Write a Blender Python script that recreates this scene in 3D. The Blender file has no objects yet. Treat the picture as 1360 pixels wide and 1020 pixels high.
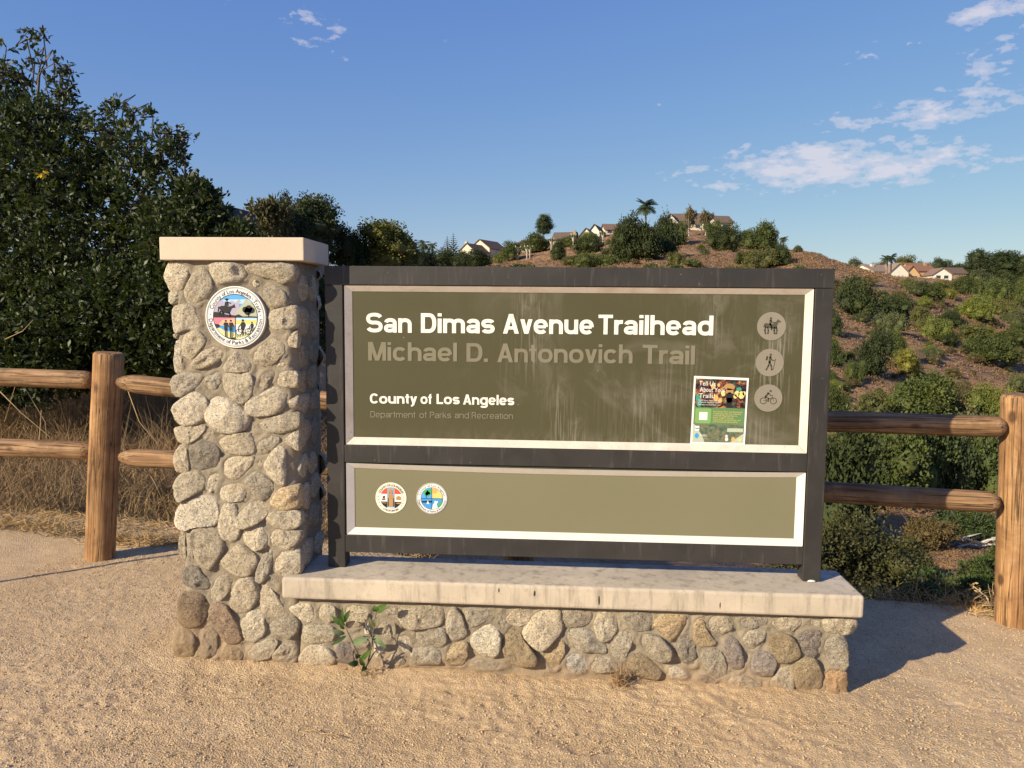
import bpy, bmesh, math, random, os
import numpy as np
from math import sin, cos, pi, radians, hypot, atan, tan, sqrt
from mathutils import Vector, Matrix, noise as mnoise
from mathutils.geometry import tessellate_polygon

SC = bpy.context.scene
COL = SC.collection
# ------------------------------------------------------------------ camera
CAM_H = 1.5
FPX = 1029.145
PITCH, ROLL, YAW = 0.0923, 0.0092, -0.0605
_F = np.array([sin(YAW)*cos(PITCH), cos(YAW)*cos(PITCH), -sin(PITCH)])
_R0 = np.array([cos(YAW), -sin(YAW), 0.0])
_U0 = np.cross(_R0, _F)
_R = cos(ROLL)*_R0 + sin(ROLL)*_U0
_U = -sin(ROLL)*_R0 + cos(ROLL)*_U0
camd = bpy.data.cameras.new('camera')
camd.sensor_width = 36.0
camd.lens = 36.0*FPX/1360.0
camd.clip_start = 0.05
camd.clip_end = 20000
cam = bpy.data.objects.new('camera', camd)
COL.objects.link(cam)
cam.matrix_world = Matrix(((_R[0], _U[0], -_F[0], 0), (_R[1], _U[1], -_F[1], 0), (_R[2], _U[2], -_F[2], CAM_H), (0, 0, 0, 1)))
SC.camera = cam

def ray(u, v):
    return _F + (u-680)/FPX*_R - (v-510)/FPX*_U
def unp(u, v, axis, val):
    """the surveyed photo point (u, v) at a known depth or height"""
    d = ray(u, v)
    t = (val-(0, 0, CAM_H)[axis])/d[axis]
    return np.array([0, 0, CAM_H]) + t*d
def XZ(u, v, Y):
    p = unp(u, v, 1, Y)
    return (p[0], p[2])

# ------------------------------------------------------------------ sun, sky
LDIR = Vector((0.69932, 0.58320, -0.41331)).normalized()
ELEV = math.asin(-LDIR.z)
AZ = math.atan2(-LDIR.x, -LDIR.y)
sund = bpy.data.lights.new('sun', 'SUN')
sund.energy = 5.0
sund.angle = radians(0.55)
sund.color = (1.0, 0.882, 0.66)
sun = bpy.data.objects.new('sun', sund)
COL.objects.link(sun)
sun.rotation_euler = LDIR.to_track_quat('-Z', 'Y').to_euler()
SC.view_settings.view_transform = 'Standard'
SC.view_settings.look = 'None'
SC.view_settings.gamma = 1.0
SC.view_settings.use_curve_mapping = False
SC.view_settings.exposure = 0.55
SC.cycles.max_bounces = 6
SC.cycles.transparent_max_bounces = 4
SC.cycles.use_adaptive_sampling = True
SC.cycles.use_denoising = True

world = bpy.data.worlds.new('World')
SC.world = world
world.use_nodes = True

class G:
    """small node-graph helper"""
    def __init__(s, nt): s.nt = nt
    def n(s, t, **k):
        x = s.nt.nodes.new(t)
        for a, b in k.items(): setattr(x, a, b)
        return x
    def put(s, sock, v):
        if isinstance(v, bpy.types.NodeSocket): s.nt.links.new(v, sock)
        elif v is not None: sock.default_value = (tuple(v)+(1,) if isinstance(v, (tuple, list)) and len(v) == 3 and len(sock.default_value) == 4 else v)
    def m(s, op, a, b=None, c=None, clamp=False):
        x = s.n('ShaderNodeMath', operation=op, use_clamp=clamp)
        s.put(x.inputs[0], a)
        if b is not None: s.put(x.inputs[1], b)
        if c is not None: s.put(x.inputs[2], c)
        return x.outputs[0]
    def vm(s, op, a, b=None):
        x = s.n('ShaderNodeVectorMath', operation=op)
        s.put(x.inputs[0], a)
        if b is not None: s.put(x.inputs[1], b)
        return x.outputs['Value'] if op in ('DOT_PRODUCT', 'LENGTH') else x.outputs[0]
    def noise(s, vec, scale, detail=4, rough=0.55, dist=0.0):
        x = s.n('ShaderNodeTexNoise')
        if vec is not None: s.put(x.inputs['Vector'], vec)
        x.inputs['Scale'].default_value = scale; x.inputs['Detail'].default_value = detail
        x.inputs['Roughness'].default_value = rough; x.inputs['Distortion'].default_value = dist
        return x.outputs['Fac']
    def vor(s, vec, scale, feature='F1', out='Distance', rnd=1.0):
        x = s.n('ShaderNodeTexVoronoi', feature=feature)
        if vec is not None: s.put(x.inputs['Vector'], vec)
        x.inputs['Scale'].default_value = scale; x.inputs['Randomness'].default_value = rnd
        return x.outputs[out]
    def ramp(s, fac, pts, interp='LINEAR'):
        x = s.n('ShaderNodeValToRGB'); cr = x.color_ramp; cr.interpolation = interp
        while len(cr.elements) < len(pts): cr.elements.new(0.5)
        for e, (p, c) in zip(cr.elements, pts):
            e.position = p; e.color = (c, c, c, 1) if isinstance(c, (int, float)) else tuple(c)+(1,)
        s.put(x.inputs[0], fac)
        return x.outputs[0]
    def mix(s, fac, a, b, mode='MIX'):
        x = s.n('ShaderNodeMix', data_type='RGBA', blend_type=mode)
        s.put(x.inputs[0], fac); s.put(x.inputs[6], a); s.put(x.inputs[7], b)
        return x.outputs[2]
    def bump(s, h, strength, dist, normal=None):
        x = s.n('ShaderNodeBump'); x.inputs['Strength'].default_value = strength; x.inputs['Distance'].default_value = dist
        s.put(x.inputs['Height'], h)
        if normal is not None: s.put(x.inputs['Normal'], normal)
        return x.outputs[0]
    def scale(s, vec, sc):
        x = s.n('ShaderNodeMapping'); s.put(x.inputs['Vector'], vec); x.inputs['Scale'].default_value = sc
        return x.outputs[0]

w = G(world.node_tree)
world.node_tree.nodes.clear()
sky = w.n('ShaderNodeTexSky', sky_type='NISHITA')
sky.sun_disc = False
sky.sun_elevation = ELEV
sky.sun_rotation = AZ % (2*pi)
sky.air_density = 1.0
sky.dust_density = 0.3
sky.ozone_density = 3.0
tc = w.n('ShaderNodeTexCoord').outputs['Generated']
sep = w.n('ShaderNodeSeparateXYZ'); w.put(sep.inputs[0], tc)
# cloud layer: the view direction carried up to a flat layer, so that clouds flatten towards the horizon
zz = w.m('MAXIMUM', sep.outputs[2], 0.03)
cmb = w.n('ShaderNodeCombineXYZ')
w.put(cmb.inputs[0], w.m('DIVIDE', sep.outputs[0], zz)); w.put(cmb.inputs[1], w.m('DIVIDE', sep.outputs[1], zz))
lay = cmb.outputs[0]
def cloud_bank(u, v, su, sv, rot=0.0):
    """soft mask round one bank of cloud (direction of its centre, angular half sizes)"""
    d = Vector(ray(u, v)).normalized()
    r = Vector((d.y, -d.x, 0)).normalized(); up = r.cross(d)
    if rot: r, up = (r*cos(rot)+up*sin(rot)), (up*cos(rot)-r*sin(rot))
    a = w.m('DIVIDE', w.vm('DOT_PRODUCT', tc, tuple(r)), su/FPX)
    b = w.m('DIVIDE', w.vm('DOT_PRODUCT', tc, tuple(up)), sv/FPX)
    rr = w.m('ADD', w.m('POWER', w.m('ABSOLUTE', a), 2.6), w.m('POWER', w.m('ABSOLUTE', b), 2.0))
    side = w.m('GREATER_THAN', w.vm('DOT_PRODUCT', tc, tuple(d)), 0.2)
    return w.m('MULTIPLY', w.m('SUBTRACT', 1.0, w.m('MULTIPLY', rr, 0.5), clamp=True), side)
banks = [(1105, 221, 180, 28, 0.0, 1.05), (1245, 147, 130, 18, 0.0, 0.80), (1350, 66, 80, 34, 0.5, 0.58),
         (1340, 10, 60, 18, 0.1, 0.9), (1160, 65, 60, 16, 0.3, 0.45), (430, 52, 45, 22, -0.3, 0.55), (370, 8, 70, 16, -0.1, 0.55), (100, 20, 30, 9, 0.0, 0.35)]
msk = None
for (u, v, su, sv, rot, k) in banks:
    q = w.m('MULTIPLY', cloud_bank(u, v, su, sv, rot), k)
    msk = q if msk is None else w.m('MAXIMUM', msk, q)
# finer cloud texture in view direction
cn = w.noise(w.scale(tc, (1.0, 1.0, 2.8)), 19.0, 5, 0.62, 0.25)
cn2 = w.noise(w.scale(tc, (1.0, 1.0, 2.2)), 42.0, 4, 0.6, 0.1)
cden = w.m('ADD', w.m('MULTIPLY', cn, 0.5), w.m('MULTIPLY', cn2, 0.5))
cfac = w.m('ADD', w.m('SUBTRACT', w.m('MULTIPLY', w.m('SUBTRACT', cden, 0.5), 2.4), 0.40), w.m('MULTIPLY', msk, 0.68))
cfac = w.ramp(cfac, [(0.0, 0.0), (0.15, 0.38), (0.42, 0.80)], 'EASE')
skycol = w.n('ShaderNodeHueSaturation'); skycol.inputs['Saturation'].default_value = 1.12
w.put(skycol.inputs['Color'], sky.outputs[0])
# sky graded per channel: less contrast between zenith and horizon, strongest in the blue
sp = w.n('ShaderNodeSeparateColor'); w.put(sp.inputs[0], skycol.outputs[0])
cb = w.n('ShaderNodeCombineColor')
for k_, (a_, e_) in enumerate(((0.90, 0.75), (1.045, 0.68), (2.66, 0.25))):
    w.put(cb.inputs[k_], w.m('MULTIPLY', w.m('POWER', sp.outputs[k_], e_), a_))
withcl = w.mix(cfac, cb.outputs[0], (4.5, 4.35, 4.85))
bg = w.n('ShaderNodeBackground'); bg.inputs['Strength'].default_value = 0.112
w.put(bg.inputs['Color'], withcl)
wo = w.n('ShaderNodeOutputWorld'); w.put(wo.inputs['Surface'], bg.outputs[0])

# ------------------------------------------------------------------ materials
MATS = {}
def new_mat(name, rough=0.8, spec=0.3):
    m = bpy.data.materials.new(name); m.use_nodes = True
    g = G(m.node_tree); b = m.node_tree.nodes['Principled BSDF']
    b.inputs['Roughness'].default_value = rough
    b.inputs['Specular IOR Level'].default_value = spec
    MATS[name] = m
    return m, g, b
def flat_mat(name, col, rough=0.6, spec=0.3):
    if name in MATS: return MATS[name]
    m, g, b = new_mat(name, rough, spec)
    pos = g.n('ShaderNodeNewGeometry').outputs['Position']
    f = g.noise(pos, 25, 3)
    g.put(b.inputs['Base Color'], g.mix(g.ramp(f, [(0.3, 0.0), (0.8, 0.35)]), col, tuple(c*0.8 for c in col)))
    return m
def geo(g): return g.n('ShaderNodeNewGeometry').outputs['Position']

# packed decomposed-granite dirt
m, g, b = new_mat('dirt', 0.95, 0.15); P = geo(g)
big = g.noise(P, 0.9, 4); mid = g.noise(P, 6, 5); fine = g.noise(P, 90, 5, 0.7); vc = g.vor(P, 170, out='Color')
c = g.mix(g.ramp(big, [(0.35, 0), (0.65, 1)]), (0.535, 0.36, 0.195), (0.62, 0.435, 0.25))
c = g.mix(g.ramp(mid, [(0.38, 0), (0.7, 0.6)]), c, (0.42, 0.272, 0.145))
sepc = g.n('ShaderNodeSeparateColor'); g.put(sepc.inputs[0], vc)
c = g.mix(g.ramp(sepc.outputs[0], [(0.0, 0.85), (0.30, 0.0), (0.75, 0.0), (1.0, 0.8)]), c, g.mix(sepc.outputs[1], (0.22, 0.145, 0.085), (0.74, 0.59, 0.41)))
g.put(b.inputs['Base Color'], c)
h = g.m('SUBTRACT', g.m('MULTIPLY', fine, 0.25), g.m('MULTIPLY', g.vor(P, 150), 0.55))
dst = g.ramp(g.noise(P, 1.1, 3), [(.4, .35), (.6, 1.0)])
g.put(b.inputs['Normal'], g.bump(g.m('MULTIPLY', h, dst), 0.9, 0.008, g.bump(g.m('MULTIPLY', g.noise(P, 60, 6, 0.75), dst), 0.6, 0.013)))

# far hillside soil with dry scrub
m, g, b = new_mat('hillside_soil', 0.97, 0.1); P = geo(g)
Ps = g.scale(P, (1.0, 0.5, 2.0))
a1 = g.noise(P, 0.035, 4); a2 = g.noise(Ps, 0.35, 5, 0.65); a3 = g.noise(Ps, 1.6, 5, 0.7)
c = g.mix(g.ramp(a1, [(0.40, 0), (0.58, 1)]), (0.36, 0.205, 0.108), (0.27, 0.165, 0.095))
c = g.mix(g.ramp(a2, [(0.45, 0), (0.62, 1)]), c, (0.20, 0.122, 0.078))
c = g.mix(g.ramp(a3, [(0.50, 0), (0.75, 0.8)]), c, (0.36, 0.235, 0.135))
g.put(b.inputs['Base Color'], c)
g.put(b.inputs['Normal'], g.bump(g.m('ADD', a3, a2), 0.8, 0.5))

def stone_material(name):
    m, g, b = new_mat(name, 0.85, 0.25); P = geo(g)
    oi = g.n('ShaderNodeObjectInfo')
    rnd = g.vm('ADD', P, oi.outputs['Random'])
    n1 = g.noise(rnd, 14, 5, 0.6); n2 = g.noise(rnd, 70, 6, 0.8); v1 = g.vor(rnd, 230, out='Color')
    s = g.n('ShaderNodeSeparateColor'); g.put(s.inputs[0], v1)
    c = g.mix(g.ramp(n1, [(0.35, 0), (0.65, 0.55)]), oi.outputs['Color'], g.mix(1.0, oi.outputs['Color'], (0.66, 0.60, 0.55), 'MULTIPLY'))
    c = g.mix(g.ramp(n2, [(0.46, 0), (0.60, 0.8)]), c, g.mix(1.0, oi.outputs['Color'], (1.34, 1.32, 1.28), 'MULTIPLY'))
    c = g.mix(g.ramp(s.outputs[0], [(0.0, 0.95), (0.38, 0.0)]), c, g.mix(1.0, oi.outputs['Color'], (0.40, 0.38, 0.36), 'MULTIPLY'))
    c = g.mix(g.ramp(s.outputs[1], [(0.72, 0.0), (1.0, 0.8)]), c, g.mix(1.0, oi.outputs['Color'], (1.5, 1.48, 1.45), 'MULTIPLY'))
    c = g.mix(g.ramp(g.noise(rnd, 9, 3), [(0.60, 0), (0.72, 0.35)]), c, (0.42, 0.30, 0.17))
    # soil splashed up from the ground
    sz = g.n('ShaderNodeSeparateXYZ'); g.put(sz.inputs[0], P)
    zz_ = g.m('ADD', sz.outputs[2], g.m('MULTIPLY', g.noise(P, 12, 3), 0.10))
    zz_ = g.m('SUBTRACT', zz_, g.m('MULTIPLY', g.ramp(g.m('ADD', g.m('MULTIPLY', sz.outputs[0], -1.0), -1.0), [(0.25, 0.0), (0.5, 1.0)]), 0.17))
    c = g.mix(g.ramp(zz_, [(0.05, 0.65), (0.16, 0.0)]), c, (0.33, 0.225, 0.14))
    g.put(b.inputs['Base Color'], c)
    hh = g.m('ADD', g.m('MULTIPLY', n2, 0.8), g.m('MULTIPLY', g.noise(rnd, 160, 4, 0.7), 0.35))
    g.put(b.inputs['Normal'], g.bump(hh, 1.0, 0.013))
    return m
stone_material('granite')

m, g, b = new_mat('mortar', 0.95, 0.15); P = geo(g)
c = g.mix(g.ramp(g.noise(P, 7, 5), [(0.35, 0), (0.65, 1)]), (0.315, 0.26, 0.19), (0.25, 0.205, 0.152))
c = g.mix(g.ramp(g.noise(P, 120, 4, 0.7), [(0.5, 0), (0.7, 0.4)]), c, (0.46, 0.38, 0.28))
sz = g.n('ShaderNodeSeparateXYZ'); g.put(sz.inputs[0], P)
zz_ = g.m('ADD', sz.outputs[2], g.m('MULTIPLY', g.noise(P, 10, 3), 0.12))
zz_ = g.m('SUBTRACT', zz_, g.m('MULTIPLY', g.ramp(g.m('ADD', g.m('MULTIPLY', sz.outputs[0], -1.0), -1.0), [(0.25, 0.0), (0.5, 1.0)]), 0.17))
c = g.mix(g.ramp(zz_, [(0.04, 0.7), (0.2, 0.0)]), c, (0.36, 0.245, 0.15))
g.put(b.inputs['Base Color'], c)
g.put(b.inputs['Normal'], g.bump(g.m('ADD', g.noise(P, 60, 6, 0.75), g.m('MULTIPLY', g.noise(P, 260, 4, 0.7), 0.4)), 0.7, 0.010))

def concrete_material(name, c1, c2, stain):
    m, g, b = new_mat(name, 0.88, 0.25); P = geo(g)
    n = g.noise(P, 3.2, 6, 0.65, 0.4); k = g.noise(P, 30, 6, 0.7)
    st = g.noise(g.scale(P, (20.0, 20.0, 2.2)), 1.0, 5, 0.7)
    c = g.mix(g.ramp(n, [(0.35, 0), (0.7, 1)]), c1, c2)
    c = g.mix(g.ramp(st, [(0.50, 0), (0.66, stain)]), c, tuple(x*0.62 for x in c2))
    c = g.mix(g.ramp(k, [(0.56, 0), (0.72, stain*0.6)]), c, tuple(x*0.55 for x in c2))
    c = g.mix(g.ramp(g.noise(P, 7, 5, .7, .6), [(0.57, 0), (0.76, stain*.5)]), c, tuple(x*0.66 for x in c2))
    c = g.mix(g.ramp(g.vor(P, 34), [(0.0, 0.7), (0.08, 0.0)]), c, tuple(x*0.45 for x in c2))
    g.put(b.inputs['Base Color'], c)
    g.put(b.inputs['Normal'], g.bump(g.m('ADD', k, g.m('MULTIPLY', g.noise(P, 220, 3, 0.7), 0.5)), 0.35, 0.004))
concrete_material('cap_concrete', (0.60, 0.49, 0.375), (0.565, 0.455, 0.345), 0.10)
concrete_material('slab_concrete', (0.57, 0.475, 0.365), (0.43, 0.36, 0.28), 0.75)

# grey frame metal, dusty
m, g, b = new_mat('frame_metal', 0.52, 0.4); P = geo(g)
d1 = g.noise(P, 5, 5, 0.6, 0.5); d2 = g.noise(g.scale(P, (60, 60, 5)), 1.0, 4, 0.6)
c = g.mix(g.ramp(d1, [(0.4, 0), (0.68, 1)]), (0.028, 0.025, 0.023), (0.041, 0.036, 0.033))
c = g.mix(g.ramp(d2, [(0.58, 0), (0.78, 0.35)]), c, (0.15, 0.13, 0.11))
c = g.mix(g.ramp(g.vor(P, 19), [(0.0, 0.8), (0.05, 0.0)]), c, (0.36, 0.33, 0.30))
g.put(b.inputs['Base Color'], c)
g.put(b.inputs['Normal'], g.bump(d1, 0.06, 0.01))

# cream trim with wear
m, g, b = new_mat('trim_paint', 0.55, 0.35); P = geo(g)
n = g.noise(P, 9, 6, 0.7, 0.6)
c = g.mix(g.ramp(n, [(0.45, 0), (0.72, 0.8)]), (0.62, 0.545, 0.47), (0.50, 0.39, 0.29))
c = g.mix(g.ramp(g.noise(P, 45, 4, 0.7), [(0.60, 0), (0.75, 0.5)]), c, (0.33, 0.25, 0.18))
g.put(b.inputs['Base Color'], c)
m, g, b = new_mat('trim_paint_clean', 0.55, 0.35); P = geo(g)
n = g.noise(P, 9, 6, 0.7, 0.6)
g.put(b.inputs['Base Color'], g.mix(g.ramp(n, [(0.45, 0), (0.75, 0.6)]), (0.68, 0.63, 0.57), (0.58, 0.49, 0.40)))

def panel_material(name, col, dirty):
    m, g, b = new_mat(name, 0.42, 0.35); P = geo(g)
    c = g.mix(g.ramp(g.noise(P, 2.2, 4), [(0.35, 0), (0.7, 0.5)]), col, tuple(x*1.09 for x in col))
    if dirty:
        # milky wash residue: soft patches plus thin vertical runs below them
        patch = g.noise(P, 2.6, 5, 0.62, 1.1)
        pm = g.ramp(patch, [(0.52, 0), (0.72, 1.0)])
        runs = g.noise(g.scale(P, (85, 85, 2.4)), 1.0, 3, 0.6)
        rm = g.ramp(runs, [(0.58, 0), (0.70, 1.0)])
        low = g.ramp(g.noise(P, 1.7, 3, 0.5, 0.6), [(0.47, 0), (0.62, 1)])
        f = g.m('ADD', g.m('MULTIPLY', pm, 0.34), g.m('MULTIPLY', g.m('MULTIPLY', rm, low), 0.20), clamp=True)
        # more of it towards the right-hand end, as if sprayed there
        sx = g.n('ShaderNodeSeparateXYZ'); g.put(sx.inputs[0], P)
        f = g.m('MULTIPLY', f, g.ramp(g.m('ADD', sx.outputs[0], 1.0), [(0.55, 0.12), (1.0, 0.9)]))
        # splashes of wash water: a blurred patch above, thin drips beneath it
        for (u_, v_, ru, rv, dr, st_) in ((703, 402, 16, 22, 55, .55), (728, 470, 20, 60, 0, .32), (742, 520, 14, 22, 45, .5), (766, 562, 10, 16, 30, .4), (858, 520, 36, 26, 40, .38), (905, 475, 24, 14, 30, .3),
                                         (962, 420, 20, 46, 0, .34), (1040, 425, 16, 30, 60, .42), (1022, 456, 26, 16, 34, .5), (948, 400, 14, 26, 30, .3), (1010, 560, 22, 10, 22, .35), (780, 582, 260, 9, 0, .32), (860, 590, 180, 6, 0, .3)):
            cx_, cz_ = XZ(u_, v_, 3.18); k_ = 3.18/FPX
            ax_ = g.m('DIVIDE', g.m('SUBTRACT', sx.outputs[0], cx_), ru*k_); az_ = g.m('DIVIDE', g.m('SUBTRACT', sx.outputs[2], cz_), rv*k_)
            gm = g.m('EXPONENT', g.m('MULTIPLY', g.m('ADD', g.m('MULTIPLY', ax_, ax_), g.m('MULTIPLY', az_, az_)), -1.0))
            blot = g.m('MULTIPLY', gm, g.ramp(g.noise(g.scale(P, (1.6, 1.6, .7)), 16, 5, .7, .8), [(.40, 0), (.66, 1)]))
            f = g.m('ADD', f, g.m('MULTIPLY', blot, st_*.55), clamp=True)
            if dr:
                bz_ = g.m('DIVIDE', g.m('SUBTRACT', sx.outputs[2], cz_-(rv*.5+dr*.6)*k_), dr*k_)
                gd = g.m('EXPONENT', g.m('MULTIPLY', g.m('ADD', g.m('MULTIPLY', g.m('MULTIPLY', ax_, ax_), .8), g.m('POWER', g.m('ABSOLUTE', bz_), 4.0)), -1.0))
                f = g.m('ADD', f, g.m('MULTIPLY', g.m('MULTIPLY', gd, g.ramp(g.noise(g.scale(P, (120, 1, 5)), 1.0, 2, .5), [(.54, 0), (.60, 1)])), st_*.6), clamp=True)
        c = g.mix(f, c, (0.30, 0.275, 0.225))
        c = g.mix(g.ramp(g.vor(P, 11), [(0.0, 0.8), (0.035, 0.0)]), c, (0.42, 0.38, 0.3))
    g.put(b.inputs['Base Color'], c)
panel_material('panel_olive', (0.072, 0.064, 0.030), True)
panel_material('panel_sage', (0.183, 0.169, 0.102), False)

def wood_material(name, c1, c2, c3, ax):
    m, g, b = new_mat(name, 0.72, 0.25)
    P = g.n('ShaderNodeTexCoord').outputs['Object']; oi = g.n('ShaderNodeObjectInfo')
    P = g.vm('ADD', P, oi.outputs['Random'])
    sc = [26, 26, 26]; sc[ax] = 1.6
    sc2 = [70, 70, 70]; sc2[ax] = 2.5
    ns = g.noise(g.scale(P, tuple(sc)), 1.0, 5, 0.62, 0.7); n2 = g.noise(g.scale(P, tuple(sc2)), 1.0, 4, 0.6)
    c = g.mix(g.ramp(ns, [(0.40, 0), (0.56, 1)]), c1, c2)
    c = g.mix(g.ramp(n2, [(0.48, 0), (0.70, 0.75)]), c, c3)
    c = g.mix(g.ramp(g.noise(P, 3.4, 5, 0.7, 0.5), [(0.44, 0), (0.66, 0.85)]), c, tuple(x*0.55 for x in c2))
    c = g.mix(g.ramp(g.noise(P, 5.5, 4), [(0.58, 0), (0.74, 0.3)]), c, (0.30, 0.22, 0.14))
    sk = [5.0, 5.0, 5.0]; sk[ax] = 3.0
    kn = g.vor(g.scale(P, tuple(sk)), 1.0)
    c = g.mix(g.ramp(kn, [(0.06, 0.9), (0.12, 0.0)]), c, (0.075, 0.036, 0.018))
    sc3 = [40, 40, 40]; sc3[ax] = 0.7
    crack = g.ramp(g.m('ABSOLUTE', g.m('SUBTRACT', g.noise(g.scale(P, tuple(sc3)), 1.0, 3), 0.5)), [(0.0, 0.95), (0.020, 0.0)])
    c = g.mix(crack, c, (0.06, 0.035, 0.02))
    g.put(b.inputs['Base Color'], c)
    g.put(b.inputs['Normal'], g.bump(g.m('ADD', n2, g.m('MULTIPLY', crack, -1.6)), 0.6, 0.008))
wood_material('post_wood', (0.41, 0.225, 0.098), (0.28, 0.14, 0.058), (0.47, 0.30, 0.16), 2)
wood_material('rail_wood', (0.35, 0.20, 0.098), (0.20, 0.108, 0.052), (0.41, 0.275, 0.155), 0)

def leaf_material(name, tint=(1, 1, 1), rough=0.5, spec=0.35, trans=0.15, n_scale=2.0, use_obj=True):
    m, g, b = new_mat(name, rough, spec)
    P = geo(g); oi = g.n('ShaderNodeObjectInfo')
    base = oi.outputs['Color'] if use_obj else tint
    n = g.noise(P, n_scale, 3, 0.6); n2 = g.noise(P, n_scale*9, 2)
    c = g.mix(g.ramp(n, [(0.35, 0), (0.65, 0.8)]), base, g.mix(1.0, base, (1.5, 1.35, 0.9), 'MULTIPLY'))
    c = g.mix(g.ramp(n2, [(0.4, 0), (0.7, 0.6)]), c, g.mix(1.0, base, (0.6, 0.65, 0.6), 'MULTIPLY'))
    g.put(b.inputs['Base Color'], c)
    tr = g.n('ShaderNodeBsdfTranslucent'); g.put(tr.inputs['Color'], g.mix(1.0, c, (1.3, 1.5, 0.6), 'MULTIPLY'))
    mx = g.n('ShaderNodeMixShader'); mx.inputs[0].default_value = trans
    g.nt.links.new(b.outputs[0], mx.inputs[1]); g.nt.links.new(tr.outputs[0], mx.inputs[2])
    out = [x for x in g.nt.nodes if x.type == 'OUTPUT_MATERIAL'][0]
    g.nt.links.new(mx.outputs[0], out.inputs['Surface'])
    return m
leaf_material('broad_leaf', rough=0.48, spec=0.35, trans=.25, n_scale=5.0)
leaf_material('bush_leaf', rough=0.7, spec=0.2, trans=0.12, n_scale=0.25)
leaf_material('near_bush_leaf', rough=0.6, spec=0.25, trans=0.15, n_scale=2.0)
leaf_material('scrub', (0.215, 0.138, 0.093), 0.95, 0.05, 0.05, 0.09, False)
leaf_material('dry_straw', (0.40, 0.28, 0.165), 0.9, 0.1, 0.1, 1.2, False)
leaf_material('dry_twig', (0.27, 0.185, 0.12), 0.9, 0.1, 0.02, 0.9, False)

def bark(name, c1, c2, s=12):
    m, g, b = new_mat(name, 0.9, 0.15); P = geo(g)
    g.put(b.inputs['Base Color'], g.mix(g.ramp(g.noise(g.scale(P, (s, s, s*0.3)), 1.0, 5, 0.7), [(0.35, 0), (0.65, 1)]), c1, c2))
    g.put(b.inputs['Normal'], g.bump(g.noise(P, s*3, 4), 0.4, 0.02))
bark('grey_bark', (0.15, 0.13, 0.105), (0.08, 0.068, 0.055))
bark('pale_bark', (0.55, 0.50, 0.43), (0.36, 0.31, 0.25), 2)
bark('palm_bark', (0.22, 0.17, 0.12), (0.13, 0.10, 0.07), 3)
m, g, b = new_mat('wire', 0.5, 0.5); b.inputs['Base Color'].default_value = (0.14, 0.11, 0.09, 1); b.inputs['Metallic'].default_value = 0.4
m, g, b = new_mat('pebble', 0.9, 0.2); P = geo(g)
g.put(b.inputs['Base Color'], g.ramp(g.noise(P, 160, 2), [(0.3, (0.34, 0.235, 0.13)), (0.5, (0.52, 0.37, 0.205)), (0.68, (0.62, 0.47, 0.30))]))
m, g, b = new_mat('roof_tile', 0.85, 0.2); P = geo(g); oi = g.n('ShaderNodeObjectInfo')
g.put(b.inputs['Base Color'], g.mix(g.ramp(g.noise(P, 2.2, 4), [(0.35, 0), (0.7, 0.7)]), oi.outputs['Color'], g.mix(1.0, oi.outputs['Color'], (0.6, 0.6, 0.6), 'MULTIPLY')))
m, g, b = new_mat('house_wall', 0.8, 0.2); P = geo(g); oi = g.n('ShaderNodeObjectInfo')
g.put(b.inputs['Base Color'], g.mix(g.ramp(g.noise(P, 1.2, 4), [(0.35, 0), (0.7, 0.4)]), oi.outputs['Color'], g.mix(1.0, oi.outputs['Color'], (0.82, 0.8, 0.76), 'MULTIPLY')))
m, g, b = new_mat('window_glass', 0.12, 0.6); b.inputs['Base Color'].default_value = (0.03, 0.035, 0.04, 1)

# ------------------------------------------------------------------ builders
def link(name, me, mat=None, parent=None, origin=None, col=None):
    """one mesh object; the mesh is in world coordinates and is moved to ORIGIN"""
    if mat and not me.materials: me.materials.append(MATS[mat] if isinstance(mat, str) else mat)
    o = bpy.data.objects.new(name, me); COL.objects.link(o)
    w0 = Vector((0, 0, 0))
    if origin is not None:
        me.transform(Matrix.Translation(-Vector(origin))); w0 = Vector(origin)
    base = Vector(parent['_w']) if parent is not None else Vector((0, 0, 0))
    o['_w'] = tuple(w0)
    o.location = w0-base
    if parent is not None: o.parent = parent
    if col: o.color = (*col, 1)
    return o
def mesh(vs, fs, smooth=False):
    me = bpy.data.meshes.new('m'); me.from_pydata([tuple(v) for v in vs], [], fs); me.validate()
    if smooth: me.polygons.foreach_set('use_smooth', [True]*len(me.polygons))
    return me
def centre(vs):
    a = np.array(vs); return (a.min(0)+a.max(0))/2
def quads(V, smooth=False, k=4):
    """many separate k-gons from an (n,k,3) array"""
    n = len(V); me = bpy.data.meshes.new('m')
    me.vertices.add(n*k); me.vertices.foreach_set('co', np.asarray(V, np.float32).reshape(-1))
    me.loops.add(n*k); me.loops.foreach_set('vertex_index', np.arange(n*k, dtype=np.int32))
    me.polygons.add(n); me.polygons.foreach_set('loop_start', np.arange(0, n*k, k, dtype=np.int32))
    me.update(calc_edges=True)
    return me
def grid(Pts, smooth=True):
    """sheet from an (r,c,3) array"""
    r, c, _ = Pts.shape; me = bpy.data.meshes.new('m')
    me.vertices.add(r*c); me.vertices.foreach_set('co', np.asarray(Pts, np.float32).reshape(-1))
    i = np.arange((r-1)*(c-1)); a = (i//(c-1))*c+i % (c-1)
    L = np.stack([a, a+1, a+c+1, a+c], 1).astype(np.int32)
    me.loops.add(L.size); me.loops.foreach_set('vertex_index', L.reshape(-1))
    me.polygons.add(len(L)); me.polygons.foreach_set('loop_start', np.arange(0, L.size, 4, dtype=np.int32))
    me.update(calc_edges=True)
    if smooth: me.polygons.foreach_set('use_smooth', np.ones(len(L), dtype=bool))
    return me
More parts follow.
